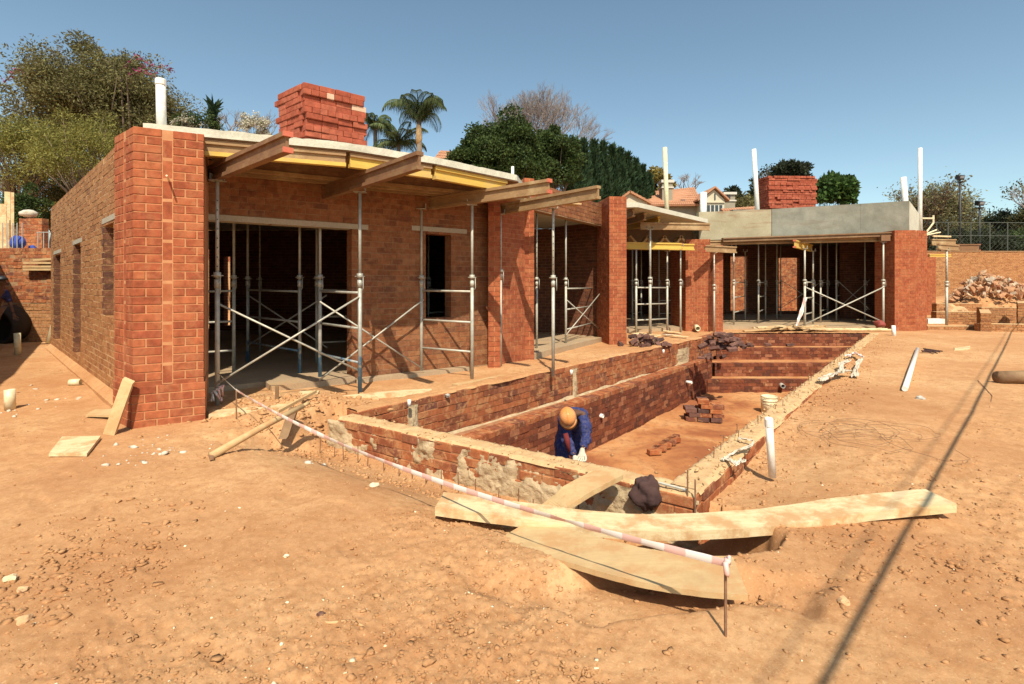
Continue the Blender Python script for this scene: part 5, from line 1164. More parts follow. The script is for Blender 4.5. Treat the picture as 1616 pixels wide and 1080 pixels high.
# low trench walls on the far right
def low(name, label, p, q_, z0, z1, th=0.25, mat='wall_brick', extra=None):
    t = thing(name, label, 'low wall', ((p[0]+q_[0])/2,(p[1]+q_[1])/2, z0)); S = Shell(); wall(S, t, p, q_, z0, z1, th=th, mat=mat, jit=0.008)
    strip('mortar_bed', p, q_, th, z1+0.001, z1+0.02, 'dust_bed', t); S.finish(60); return t
a, b = dp(1545,15.6), dp(1640,15.2); low('foundation_wall', 'near low foundation wall of the brick pit at the picture edge', (a.x,a.y), (b.x,b.y), -0.2, 0.22)
a, b = dp(1549,17.6), dp(1640,17.3); low('foundation_wall', 'higher rear foundation wall of the brick pit', (a.x,a.y), (b.x,b.y), -0.2, 0.62)
a, b = dp(1545,17.9), dp(1547,15.55); low('foundation_wall', 'side foundation wall closing the brick pit', (a.x,a.y), (b.x,b.y), -0.2, 0.55)
a, b = dp(1604,17.1), dp(1606,15.7); low('foundation_wall', 'inner cross wall of the brick pit', (a.x,a.y), (b.x,b.y), -0.2, 0.85)
a, b = dp(1478,18.4), dp(1548,18.4); low('foundation_wall', 'low foundation wall behind the lone prop', (a.x,a.y), (b.x,b.y), -0.1, 0.42)
a, b = dp(1464,16.1), dp(1546,16.1); low('foundation_wall', 'lowest kerb of brick between end pier and brick pit', (a.x,a.y), (b.x,b.y), -0.2, 0.10)
a, b = dp(1478,21.0), dp(1550,21.0); low('foundation_wall', 'far kerb of brick in front of the rubble heap', (a.x,a.y), (b.x,b.y), -0.1, 0.62)
a = dp(1472,16.9); q = MB(); q.box((a.x,a.y,0.22), (0.55,0.3,0.16)); one('white_block', 'white block beside the foot of the annexe end pier', 'block', q, M['pvc'])
me = rock_mesh('boulder', 0.42, 33, 'rock', 0.8, 3); o = bpy.data.objects.new('boulder', me); C.collection.objects.link(o); a = dp(1505,19.3); o.location = (a.x,a.y,0.3); WL[o.name] = o.location.copy(); tagk(o, label='large tan boulder beside the lone prop', category='boulder')
# rubble heap
t = thing('rubble_heap', 'heap of broken brick and concrete in front of the boundary wall', 'rubble heap', (25, 26, 0)); r_ = random.Random(21)
shapes = []
for k in range(10):
    b = bmesh.new(); pts = [Vector((r_.uniform(-1,1), r_.uniform(-.8,.8), r_.uniform(-.6,.6))) for _ in range(14)]
    vs = [b.verts.new(p) for p in pts]; bmesh.ops.convex_hull(b, input=vs); bmesh.ops.delete(b, geom=[v for v in b.verts if not v.link_faces], context='VERTS')
    me = bpy.data.meshes.new('rubble_piece'); b.to_mesh(me); b.free(); me.materials.append(M['rubble']); shapes.append(me)
for k in range(560):
    px = r_.gauss(1575, 42); px = max(1502, min(1668, px)); d = 25.6+r_.uniform(-1.6, 1.6)
    top = 421+ (0 if px < 1545 else (px-1545)*0.30)+max(0, 1540-px)*0.95+abs(d-26.0)*7+6
    f = r_.random()**0.7; py = top+(478-top)*(1-f)*0.72
    if py > 475: continue
    if len(t.children) >= 300: break
    d2 = d-(1-f)*1.3; a = dp(px, d2); z = zz(py, d2); s = r_.uniform(0.09, 0.23)*(1 if r_.random() > 0.1 else 1.4)
    o = bpy.data.objects.new('rubble_piece', shapes[k % 10]); C.collection.objects.link(o); o.parent = t; o.location = Vector((a.x,a.y,z))-WL[t.name]; o.scale = (s, s, s*0.8); o.rotation_euler = (r_.uniform(0,6),r_.uniform(0,6),r_.uniform(0,6))
mb = MB(); K1, K2 = 60, 20
for j in range(K2+1):
    for i in range(K1+1):
        px = 1488+i*(190/K1); f = j/K2; top = 424+ (0 if px < 1545 else (px-1545)*0.30)+max(0, 1540-px)*0.95+8; py = 482-(482-min(top,482))*f
        d = 23.2+f*3.0; a = dp(px, d); mb.v.append((a.x, a.y, zz(py, d)-0.12+0.2*(vn(np.array([i*0.9]), np.array([j*0.9]))[0]-0.5)))
for j in range(K2):
    for i in range(K1): a = j*(K1+1)+i; mb.f.append((a,a+1,a+K1+2,a+K1+1))
n0 = len(mb.v)
mb.build('earth_bank', M['ground'], t, True)

# timber scraps at the head of the pool steps, ledger poles on the floor edge
r_ = random.Random(31)
t = thing('timber_pile', 'pile of splintered planks at the head of the pool steps', 'timber pile', tuple(dp(1235,15.4)))
for k in range(15):
    a = dp(r_.uniform(1195,1300), r_.uniform(15.3,16.0)); L = r_.uniform(0.5,1.5); q = MB(); q.box((a.x,a.y,0.06+0.03*(k%4)), (L,r_.uniform(0.05,0.16),0.03), r_.uniform(0.2,0.9) if k % 3 else r_.uniform(-0.2,0.1), Matrix.Rotation(r_.uniform(0.2,0.9) if k % 3 else 0.05, 3, 'Z') @ Matrix.Rotation(r_.uniform(-0.08,0.08), 3, 'Y')); q.build('plank', M['plank' if k % 2 else 'plank2'], t)
for k, (x0, x1, d_, lb) in enumerate(((1265,1400,15.55,'long thin pole lying in front of the wide annexe opening'),(1290,1410,15.3,'second thin pole nearer the top pool step'))):
    q = MB(); q.tube([dp(x0,d_,0.07), dp(x1,d_+0.1,0.06)], 0.03, 6); one('thin_pole', lb, 'pole', q, M['plank'])
t = thing('board_scraps', 'pale board scraps and rubble lying under the canopy', 'boards', tuple(dp(1035,14)))
for k in range(9):
    a = dp(r_.uniform(992,1085), r_.uniform(13.6,14.9)); q = MB(); q.box((a.x,a.y,0.03+0.02*(k%3)), (r_.uniform(0.25,0.6),r_.uniform(0.1,0.3),0.02), r_.uniform(0,3), Matrix.Rotation(r_.uniform(0,3), 3, 'Z') @ Matrix.Rotation(r_.uniform(-0.15,0.15), 3, 'Y')); q.build('board', M['rag' if k == 3 else 'plank'], t)

# ------------------------------------------------------------------ gravel, chips
def rocks(name, label, n, sampler, smin, smax, mats, seed, power=2.2, zf=None):
    g = np.random.default_rng(seed); b = bmesh.new(); bmesh.ops.create_icosphere(b, subdivisions=1, radius=1.0); bv = np.array([v.co[:] for v in b.verts]); bf = np.array([[v.index for v in f.verts] for f in b.faces]); b.free()
    x, y = sampler(g, n); n = len(x); z = gh(x, y)+rough(x, y) if zf is None else np.full(len(x), zf); s = smin+(smax-smin)*g.random(n)**power
    sc = s[:, None]*np.stack([np.ones(n), g.uniform(.5,1,n), g.uniform(.3,.7,n)], 1); a = g.uniform(0, 6.28, n); ca, sa = np.cos(a), np.sin(a)
    V = bv[None]*(1+g.uniform(-0.55,0.5,(n,len(bv),1)))+g.uniform(-.25,.25,(n,len(bv),3)); V = V*sc[:, None, :]
    X = V[..., 0]*ca[:, None]-V[..., 1]*sa[:, None]+x[:, None]; Y = V[..., 0]*sa[:, None]+V[..., 1]*ca[:, None]+y[:, None]; Z = V[..., 2]+(z+s*0.12)[:, None]
    Vv = np.stack([X, Y, Z], -1).reshape(-1, 3); Ff = (bf[None]+(np.arange(n)*len(bv))[:, None, None]).reshape(-1, 3)
    me = bpy.data.meshes.new(name); me.vertices.add(len(Vv)); me.vertices.foreach_set('co', Vv.ravel()); me.loops.add(len(Ff)*3); me.loops.foreach_set('vertex_index', Ff.ravel())
    me.polygons.add(len(Ff)); me.polygons.foreach_set('loop_start', np.arange(len(Ff))*3); me.update(calc_edges=True); me.materials.append(mats)
    o = bpy.data.objects.new(name, me); C.collection.objects.link(o); o['kind'] = 'stuff'; o['label'] = label; o['category'] = 'gravel'; return o
def outside_ok(x, y):
    ok = np.ones(len(x), bool); t = (x-NL.x)*nd.x+(y-NL.y)*nd.y
    inp = ((x-NL.x)*nout.x+(y-NL.y)*nout.y < 0.24) & ((x-NR.x)*rout.x+(y-NR.y)*rout.y < 0.25) & ((x-NL.x)*lout.x+(y-NL.y)*lout.y < 0.03) & (y < 15)
    infl = (x < 0.4) & ((x-W0[0])*fn.x+(y-W0[1])*fn.y < 0.2) & ((x+3.2)*0.7+(y-5.2)*0.7 > 0.3) & ((x+4.6)*0.69+(y-6.05)*0.73 > 0)
    return ok & ~inp & ~infl
def samp(cl, r0=1.6, r1=16, a=54):
    def f(g, n):
        th = np.radians(g.uniform(-a, a, n*6)); r = r0*(r1/r0)**(g.random(n*6)); x = r*np.sin(th); y = r*np.cos(th)
        dens = sm(cl[0], cl[1], fbm(x*0.8+7, y*0.8+3, 3))*0.9+0.10*cl[2]
        dens = np.maximum(dens, np.exp(-(((x+2.1)/0.35)**2+((y-2.45)/0.5)**2)))
        k = (g.random(n*6) < dens) & outside_ok(x, y); return x[k][:n], y[k][:n]
    return f
rocks('gravel', 'loose crumbs of earth scattered over the dry ground', 15000, samp((0.42,0.72,1.0)), 0.002, 0.013, M['ground'], 1, 2.5)
rocks('gravel', 'larger clods of dry earth scattered over the ground', 600, samp((0.55,0.8,0.5)), 0.006, 0.022, M['ground'], 2, 3.0)
rocks('gravel', 'pale chips of mortar sprinkled on the ground', 420, samp((0.45,0.8,1.0)), 0.003, 0.012, M['pale_rock'], 3, 2.5)
def leftp(g, n): return g.normal(-2.35, 0.28, n), g.normal(2.55, 0.42, n)
rocks('gravel', 'gravelly patch of small clods at the picture corner', 600, leftp, 0.004, 0.026, M['ground'], 12, 2.0)
def rightp(g, n): return g.normal(1.9, 0.7, n), g.normal(2.9, 0.5, n)
rocks('gravel', 'stony disturbed earth around the end of the long plank', 1000, rightp, 0.004, 0.022, M['ground'], 13, 2.4)
def chips(g, n):
    c = np.array([[gp(x,y)[0],gp(x,y)[1],w_] for x, y, w_ in ((235,705,.22),(215,730,.25),(75,632,.35),(60,615,.4),(520,705,.2),(150,610,.5),(265,712,.2),(20,648,.3))]); i = g.integers(0, len(c), n)
    return c[i,0]+g.normal(0,1,n)*c[i,2]*0.7, c[i,1]+g.normal(0,1,n)*c[i,2]*0.5
rocks('paper_scraps', 'whitish flakes of plaster and paper lying before the corner pier', 90, chips, 0.006, 0.035, M['rag'], 5, 2.0)['category'] = 'scraps'
def along(g, n):
    s = g.uniform(0, 13, n); o_ = np.abs(g.normal(0, 0.25, n))+0.26; return NR.x+rd.x*s+rout.x*o_, NR.y+rd.y*s+rout.y*o_
rocks('gravel', 'rubbly crumbs along the outside of the kerb wall', 1500, along, 0.004, 0.026, M['ground'], 6, 2.8)
def ktop(g, n): s = g.uniform(0, 14, n)**1.0; o_ = g.uniform(0.0, 0.25, n); return NR.x+rd.x*s+rout.x*o_, NR.y+rd.y*s+rout.y*o_
rocks('gravel', 'crumbled mortar and grit on top of the kerb wall', 900, ktop, 0.004, 0.022, M['dust_bed'], 16, 2.2, 0.028)
def ntop(g, n): s = g.uniform(0, 3.6, n); o_ = g.uniform(0.01, 0.22, n); return NL.x+nd.x*s+nout.x*o_, NL.y+nd.y*s+nout.y*o_
rocks('gravel', 'grit on top of the pool end wall', 350, ntop, 0.003, 0.016, M['dust_bed'], 17, 2.4, 0.014)
def treads(g, n): y = g.choice([13.55, 14.2, 14.75], n)+g.normal(0, .1, n); x = g.uniform(5.4, 9.2, n); return x, y
def trg(g, n):
    t = g.uniform(-0.7, 3.5, n); o_ = g.uniform(0.25, 0.9, n); return NL.x+nd.x*t+nout.x*o_, NL.y+nd.y*t+nout.y*o_
rocks('gravel', 'crumbled mortar at the foot of the pool end wall', 1300, trg, 0.004, 0.026, M['ground'], 7, 2.6)
def bankf(g, n): return g.normal(-2.45, 0.5, n), g.normal(5.9, 0.35, n)
rocks('gravel', 'clods on the loose earth bank by the first frame', 700, bankf, 0.006, 0.045, M['ground'], 8, 2.6)
# overhead cables, out of the picture, whose shadows cross the earth
for k, (a, b, h, r, lb) in enumerate((((1268,1082),(1590,528),2.6,0.014,'thick black overhead cable whose shadow crosses the earth'), ((1168,1082),(1560,560),5.0,0.006,'thin overhead wire whose faint shadow runs beside the thick one'))):
    A1, B1 = gp(*a), gp(*b); off = Vector((-sd.x, -sd.y, -sd.z))*(h/(-sd.z)); dv = (B1-A1).normalized(); P0, P1 = A1+off-dv*6, B1+off+dv*8
    q = MB(); q.tube([P0.lerp(P1, i/12)+Vector((0,0,-0.12*4*(i/12)*(1-i/12))) for i in range(13)], r, 6); one('overhead_cable', lb, 'cable', q, M['black'])
# ------------------------------------------------------------------ people
def skinned(name, verts, edges, radii, mat, parent, sub=2):
    me = bpy.data.meshes.new(name); off = WL[parent.name]; me.from_pydata([tuple(Vector(v)-off) for v in verts], edges, []); o = bpy.data.objects.new(name, me); C.collection.objects.link(o); o.parent = parent
    m = o.modifiers.new('skin', 'SKIN'); m.use_smooth_shade = True; m.branch_smoothing = 0.5
    if len(me.skin_vertices) == 0: bpy.context.view_layer.update()
    sv = me.skin_vertices[0].data
    for i, r in enumerate(radii): sv[i].radius = (r, r) if not isinstance(r, tuple) else r; sv[i].use_root = (i == 0)
    s = o.modifiers.new('sub', 'SUBSURF'); s.levels = sub; s.render_levels = sub
    bpy.context.view_layer.update(); dg = bpy.context.evaluated_depsgraph_get(); ev = bpy.data.meshes.new_from_object(o.evaluated_get(dg)); o.modifiers.clear(); o.data = ev; ev.name = name
    ev.materials.clear(); ev.materials.append(mat); ev.polygons.foreach_set('use_smooth', [True]*len(ev.polygons)); WL[o.name] = off.copy(); return o
def hand(name, wrist, palm, fdir, side, mat, parent, s=1.0):
    """five separate curled fingers on a palm"""
    w_, p, f = Vector(wrist), Vector(palm), Vector(fdir).normalized(); sd_ = Vector(side).normalized(); nn = f.cross(sd_)
    V = [p, w_]; E = [(0, 1)]; Rr = [(0.034*s, 0.026*s), 0.028*s]
    for k, (o_, ln) in enumerate(((-0.032,0.07),(-0.011,0.082),(0.011,0.078),(0.032,0.06))):
        b = len(V); base = p+sd_*o_*s+f*0.035*s; V += [base, base+f*ln*0.45*s-nn*0.012*s, base+f*ln*0.75*s-nn*0.04*s, base+f*ln*0.8*s-nn*0.065*s]; E += [(0, b), (b, b+1), (b+1, b+2), (b+2, b+3)]; Rr += [0.0115*s, 0.0105*s, 0.0095*s, 0.008*s]
    b = len(V); V += [p-sd_*0.035*s-f*0.005*s, p-sd_*0.06*s+f*0.03*s-nn*0.02*s, p-sd_*0.05*s+f*0.055*s-nn*0.04*s]; E += [(0, b), (b, b+1), (b+1, b+2)]; Rr += [0.014*s, 0.012*s, 0.009*s]
    return skinned(name, V, E, Rr, mat, parent, 1)
pd = 5.95
t = thing('person', 'worker in blue overalls and orange hard hat bending down inside the pool with white gloves', 'person', (0.70, 6.2, POOL_Z))
J = dict(pel=(0.7,6.32,-0.290), sp=(0.705,6.18,-0.120), ch=(0.715,6.0,-0.040), nk=(0.665,5.86,-0.040), hd=(0.615,5.76,-0.070), hd2=(0.6,5.7,-0.130),
  sR=(0.85,5.98,-0.070), eR=(0.885,5.86,-0.330), wR=(0.80,5.70,-0.370), sL=(0.58,5.95,-0.130), eL=(0.62,5.8,-0.370), wL=(0.69,5.66,-0.440),
  hR=(0.79,6.33,-0.370), kR=(0.85,6.12,-0.840), aR=(0.87,6.28,-1.270), hL=(0.61,6.33,-0.370), kL=(0.56,6.1,-0.840), aL=(0.55,6.26,-1.270))
J = {k: (0.70+(v[0]-0.70)*0.86, v[1], v[2]) for k, v in J.items()}
n_ = ['pel','sp','ch','nk','hd','hd2','sR','eR','wR','sL','eL','wL','hR','kR','aR','hL','kL','aL']; ix = {k: i for i, k in enumerate(n_)}
E = [('pel','sp'),('sp','ch'),('ch','nk'),('nk','hd'),('hd','hd2'),('ch','sR'),('sR','eR'),('eR','wR'),('ch','sL'),('sL','eL'),('eL','wL'),('pel','hR'),('hR','kR'),('kR','aR'),('pel','hL'),('hL','kL'),('kL','aL')]
rad = dict(pel=.13,sp=.12,ch=.13,nk=.05,hd=.085,hd2=.075,sR=.055,eR=.038,wR=.026,sL=.055,eL=.038,wL=.026,hR=.08,kR=.055,aR=.035,hL=.08,kL=.055,aL=.035)
skinned('body', [J[k] for k in n_], [(ix[a], ix[b]) for a, b in E], [rad[k] for k in n_], M['skin'], t)
cn = [k for k in n_ if k not in ('nk','hd','hd2')]; ci = {k: i for i, k in enumerate(cn)}
crad = dict(pel=.15,sp=.14,ch=.15,sR=.082,eR=.064,wR=.046,sL=.082,eL=.064,wL=.046,hR=.105,kR=.085,aR=.07,hL=.105,kL=.085,aL=.07)
ov = skinned('overalls', [J[k] for k in cn], [(ci[a], ci[b]) for a, b in E if a in ci and b in ci], [crad[k] for k in cn], M['paint_blue'], t, 3)
for v in ov.data.vertices:
    p = v.co; k = mnoise.noise(Vector((p.x*16, p.y*16, p.z*9)))*0.026+mnoise.noise(p*36)*0.012; v.co = p+v.normal*k
hand('glove', J['wR'], (0.775,5.665,-0.435), (-0.35,-0.2,-0.9), (-0.8,0.4,0.3), M['glove'], t, 1.1)
hand('glove', J['wL'], (0.70,5.625,-0.505), (0.35,-0.2,-0.9), (0.8,0.4,0.3), M['glove'], t, 1.1)
for a in ('aR', 'aL'):
    p = Vector(J[a]); q = MB(); 
    skinned('boot', [p+Vector((0,0.05,-0.03)), p+Vector((0,-0.06,-0.035)), p+Vector((0.0,-0.17,-0.045))], [(0,1),(1,2)], [.045,.045,.038], M['black'], t, 1)
# helmet: dome, brim, ridge
b = bmesh.new(); bmesh.ops.create_uvsphere(b, u_segments=24, v_segments=16, radius=1.0); bmesh.ops.delete(b, geom=[v for v in b.verts if v.co.z < -0.08], context='VERTS')
for v in b.verts: v.co.x *= 0.115; v.co.y *= 0.135; v.co.z *= 0.125; v.co.z += 0.012*math.exp(-(v.co.x/0.015)**2)
me = bpy.data.meshes.new('helmet'); b.to_mesh(me); b.free(); me.materials.append(M['helmet']); me.polygons.foreach_set('use_smooth', [True]*len(me.polygons))
hm = bpy.data.objects.new('helmet', me); C.collection.objects.link(hm); hm.parent = t; HR = Matrix.Rotation(R(62), 4, 'X') @ Matrix.Scale(0.80, 4) ; hp = Vector((0.625,5.745,-0.040)); hm.matrix_local = Matrix.Translation(hp-WL[t.name]) @ Matrix.Rotation(R(-8),4,'Y') @ HR
q = MB(); K = 28; 
for k in range(K):
    a = 2*math.pi*k/K; br = 1.06+(0.30 if math.sin(a) < -0.3 else 0.0)*(-math.sin(a)); 
    q.v += [(0.112*math.cos(a), 0.132*math.sin(a), -0.012), (0.118*br*math.cos(a), 0.138*br*math.sin(a), -0.022), (0.112*math.cos(a), 0.132*math.sin(a), -0.020)]
for k in range(K):
    a, b_ = k*3, ((k+1) % K)*3
    for i in range(2): q.f.append((a+i, b_+i, b_+i+1, a+i+1))
WL['helmet'] = Vector(); WL[hm.name] = Vector(); hb = q.build('brim', M['helmet'], hm, True, local=True); 
q = MB(); p = Vector(J['hd2']); q.tube([p+Vector((-.02,-.02,-.08)), p+Vector((0.0,-.05,-.17)), p+Vector((0.02,-.06,-.27))], [0.028,0.032,0.015], 8); q.build('neck_cloth', M['redcloth'], t, True)

# second worker at the picture edge, in the shade
t = thing('person', 'worker in a blue shirt stooping in the shadow at the picture edge', 'person', (-11.3, 11.2, 0))
o_ = dp(-6, 11.2); ox, oy = o_.x, o_.y
J2 = dict(pel=(ox-.1,oy,.92), sp=(ox-.05,oy,1.08), ch=(ox+.03,oy-.02,1.26), nk=(ox+.12,oy-.03,1.38), hd=(ox+.17,oy-.04,1.50), hd2=(ox+.2,oy-.05,1.45), sR=(ox+.0,oy-.2,1.28), eR=(ox+.05,oy-.25,1.02), wR=(ox+.12,oy-.25,.80),
  sL=(ox+.05,oy+.16,1.28), eL=(ox+.1,oy+.2,1.02), wL=(ox+.18,oy+.2,.8), hR=(ox-.08,oy-.1,.85), kR=(ox+.04,oy-.12,.48), aR=(ox+.12,oy-.12,.08), hL=(ox-.1,oy+.1,.85), kL=(ox-.2,oy+.12,.48), aL=(ox-.3,oy+.12,.08))
skinned('body', [J2[k] for k in n_], [(ix[a], ix[b]) for a, b in E], [rad[k] for k in n_], M['skin'], t)
sn = ['sp','ch','sR','eR','sL','eL']; si_ = {k: i for i, k in enumerate(sn)}
skinned('shirt', [J2[k] for k in sn], [(si_[a], si_[b]) for a, b in E if a in si_ and b in si_], [.16,.165,.08,.06,.08,.06], M['paint_blue'], t)
sn = ['pel','hR','kR','hL','kL']; si_ = {k: i for i, k in enumerate(sn)}
M['khaki'] = plain('khaki_trousers', [(0.2,0.1,0.055),(0.26,0.14,0.08)], 9, 0.9)
skinned('trousers', [J2[k] for k in sn], [(si_[a], si_[b]) for a, b in E if a in si_ and b in si_], [.15,.11,.085,.11,.085], M['khaki'], t)
hand('hand', J2['wR'], Vector(J2['wR'])+Vector((.02,0,-.08)), (0.2,0,-1), (0,1,0), M['skin'], t); hand('hand', J2['wL'], Vector(J2['wL'])+Vector((.02,0,-.08)), (0.2,0,-1), (0,-1,0), M['skin'], t)
q = MB(); p = Vector(J2['hd']); q.tube([p+Vector((0,0,.02)), p+Vector((-.01,0,.07)), p+Vector((-.01,0,.12))], [.10,.095,.04], 14); q.build('cap', M['black'], t, True)

# ------------------------------------------------------------------ vegetation
def mesh_np(name, V, Fq, mat):
    me = bpy.data.meshes.new(name); k = Fq.shape[1]; me.vertices.add(len(V)); me.vertices.foreach_set('co', V.ravel()); me.loops.add(len(Fq)*k); me.loops.foreach_set('vertex_index', Fq.ravel().astype(np.int32))
    me.polygons.add(len(Fq)); me.polygons.foreach_set('loop_start', np.arange(len(Fq))*k); me.update(calc_edges=True); me.materials.append(mat); return me
def leaf_quads(Cn, size, g, asp=0.5, up=0.0, out=None):
    n = len(Cn); d = g.normal(0, 1, (n, 3)); 
    if out is not None: d = d*0.8+out*1.0
    d[:, 2] += up; d /= np.linalg.norm(d, axis=1)[:, None]+1e-9
    r = g.normal(0, 1, (n, 3)); s = np.cross(d, r); s /= np.linalg.norm(s, axis=1)[:, None]+1e-9
    L = (size*g.uniform(0.6, 1.4, n))[:, None]; W_ = L*asp
    return np.stack([Cn-s*W_*0.15, Cn+d*L*0.45-s*W_*0.5, Cn+d*L, Cn+d*L*0.5+s*W_*0.5], 1).reshape(-1, 3)
def crown(c, rad, g, nclump, nleaf, lsize, rc=0.28, shell=0.55, asp=0.5, up=0.0, flat=0.75, wisp=0.0):
    """clumps of leaves spread through an uneven ellipsoid"""
    c = np.array(c); rad = np.array(rad); out = []; cl = []
    d = g.normal(0, 1, (nclump, 3)); d /= np.linalg.norm(d, axis=1)[:, None]; d[:, 2] = np.where(d[:, 2] < -0.5, -d[:, 2]*0.6, d[:, 2])
    rr = (shell+(1-shell)*g.random(nclump)**0.5)*(0.82+0.36*g.random(nclump)); P = c+d*rad*rr[:, None]
    for k in range(nclump):
        m = int(nleaf*g.uniform(0.6, 1.4)); q = g.normal(0, 1, (m, 3)); q /= np.linalg.norm(q, axis=1)[:, None]; rs = rc*rad.mean()*g.uniform(0.6, 1.3)
        rrk = g.random(m)**0.45; pts = P[k]+q*rs*rrk[:, None]*np.array([1, 1, flat])
        if wisp > 0: pts = pts+q*rs*wisp*(g.random(m)**4)[:, None]
        out.append(leaf_quads(pts, lsize, g, asp, up, q))
    return P, np.concatenate(out)
def limbs(base, P, g, r0, mat, parent, name='trunk', split=0.45, maxn=40):
    mb = MB(); base = Vector(base); cen = Vector(P.mean(0)); top = base.lerp(cen, split)
    w_ = Vector((g.normal(0, 0.1), g.normal(0, 0.1), 0)); mid = base.lerp(top, 0.5)+w_
    mb.tube([base, mid, top], [r0*1.25, r0, r0*0.8], 8)
    idx = g.choice(len(P), min(maxn, len(P)), replace=False)
    for i in idx:
        e = Vector(P[i]); m1 = top.lerp(e, 0.45)+Vector((g.normal(0, .12), g.normal(0, .12), 0.15))*(e-top).length*0.4; mb.tube([top, m1, e], [r0*0.42, r0*0.22, r0*0.06], 5)
    mb.build(name, mat, parent, True)
def tree(name, label, px, ytop, ybot, wpx, d, leaf, nclump=60, nleaf=130, lsize=0.16, seed=1, bark='bark', trunk=True, group=None, cat='tree', base=None, depth=None, **k):
    g = np.random.default_rng(seed); ct = dp(px, d); z1, z0 = zz(ytop, d), zz(ybot, d); rx = wpx/2/F*d; rz_ = (z1-z0)/2; gz = g1(ct.x, d) if base is None else base
    t = thing(name, label, cat, (ct.x, d, gz), group); P, V = crown((ct.x, d, (z0+z1)/2), (rx*0.9, (depth or rx*0.9), rz_*0.92), g, nclump, nleaf, lsize, **k)
    V = V-np.array([ct.x, d, gz]); o = bpy.data.objects.new('crown', mesh_np('crown', V, np.arange(len(V)).reshape(-1, 4), M[leaf])); C.collection.objects.link(o); o.parent = t
    if trunk: limbs((ct.x, d, gz-0.1), P, g, max(0.06, rz_*0.055), M[bark], t)
    return t
def bare(name, label, px, ytop, ybase, wpx, d, seed, mat='twig', n0=7, depth=5, r0=0.10, base=None, spread=0.5, group=None, leaf=None):
    g = random.Random(seed); ct = dp(px, d); gz = g1(ct.x, d) if base is None else base; t = thing(name, label, 'tree', (ct.x, d, gz), group); mb = MB()
    z1 = zz(ytop, d); zb = zz(ybase, d); W_ = wpx/2/F*d; H = z1-zb; org = Vector((ct.x, d, zb)); mb.tube([(ct.x, d, gz-0.1), org], [r0*1.2, r0], 6)
    tips = []
    def grow(p, dr, ln, r, k):
        q = p+dr*ln*0.5+Vector((g.gauss(0,.05),g.gauss(0,.05),0))*ln; e = p+dr*ln
        mb.tube([p, q, e], [r, r*0.8, r*0.6], 4 if k < 3 else 3, caps=False)
        if k >= depth: tips.append(e); return
        for i in range(3 if k < depth-1 else 3):
            nd_ = (dr+Vector((g.gauss(0, spread), g.gauss(0, spread), g.gauss(0.12, spread*0.5)))).normalized(); grow(e if i else q.lerp(e, 0.6), nd_, ln*g.uniform(0.62, 0.82), r*0.66, k+1)
    for i in range(n0):
        a = (i+0.5)/n0*2-1; dr = Vector((a*W_*0.75, g.uniform(-.5,.5)*W_*0.7, H*0.62*(1-0.4*a*a))); ln = dr.length*0.56; grow(org, dr.normalized(), ln, r0*0.5, 1)
    mb.build('branches', M[mat], t, True); 
    if leaf:
        gg = np.random.default_rng(seed); T_ = np.array([list(x) for x in tips]); T_ = np.repeat(T_, leaf[1], 0)+gg.normal(0, leaf[3], (len(T_)*leaf[1], 3)); V = leaf_quads(T_, leaf[2], gg, 0.6)-np.array([ct.x, d, gz])
        o = bpy.data.objects.new('crown', mesh_np('crown', V, np.arange(len(V)).reshape(-1, 4), M[leaf[0]])); C.collection.objects.link(o); o.parent = t
    return t
# left side
tg = tree('tree', 'tall grey brown tree rising behind the terrace, topmost at the house corner', 165, 84, 300, 255, 27, 'leaf_brown', 320, 300, 0.15, 11, base=2.3, rc=0.22, asp=0.4, wisp=0.3, shell=0.3)
bare('tree', 'wispy twiggy shrub crown poking above the grey brown tree', 130, 88, 220, 200, 26.5, 5, 'twig', 8, 5, 0.12, base=2.3, leaf=('leaf_brown', 2, 0.10, 0.15))
tree('tree', 'yellow green feathery tree overhanging the terrace', 138, 172, 330, 130, 19, 'leaf_yg', 80, 230, 0.10, 21, base=2.3, rc=0.30, asp=0.3, wisp=0.5)
tree('tree', 'yellow green bushy tree at the picture edge above the upright boards', 28, 172, 350, 150, 19.5, 'leaf_yg', 90, 230, 0.11, 22, base=2.3, rc=0.30, asp=0.3, wisp=0.5)
tree('tree', 'olive bushy tree reaching down behind the low terrace wall', 85, 240, 375, 120, 22, 'leaf_olive', 80, 200, 0.10, 23, base=2.3, rc=0.30, asp=0.35, wisp=0.5)
tree('shrub', 'dark green climbing shrub low behind the retaining wall', 45, 290, 385, 60, 16.5, 'leaf_dark', 40, 160, 0.08, 24, base=2.3, cat='shrub')
tree('tree', 'dark shaded tree between the yellow green ones and the house', 150, 260, 400, 110, 23, 'leaf_olive', 70, 180, 0.13, 25, base=2.3)
tree('shrub', 'rusty red leaved shrub against the side wall of the house', 88, 320, 372, 40, 17.5, 'leaf_mustard', 26, 120, 0.07, 27, base=2.3, cat='shrub')
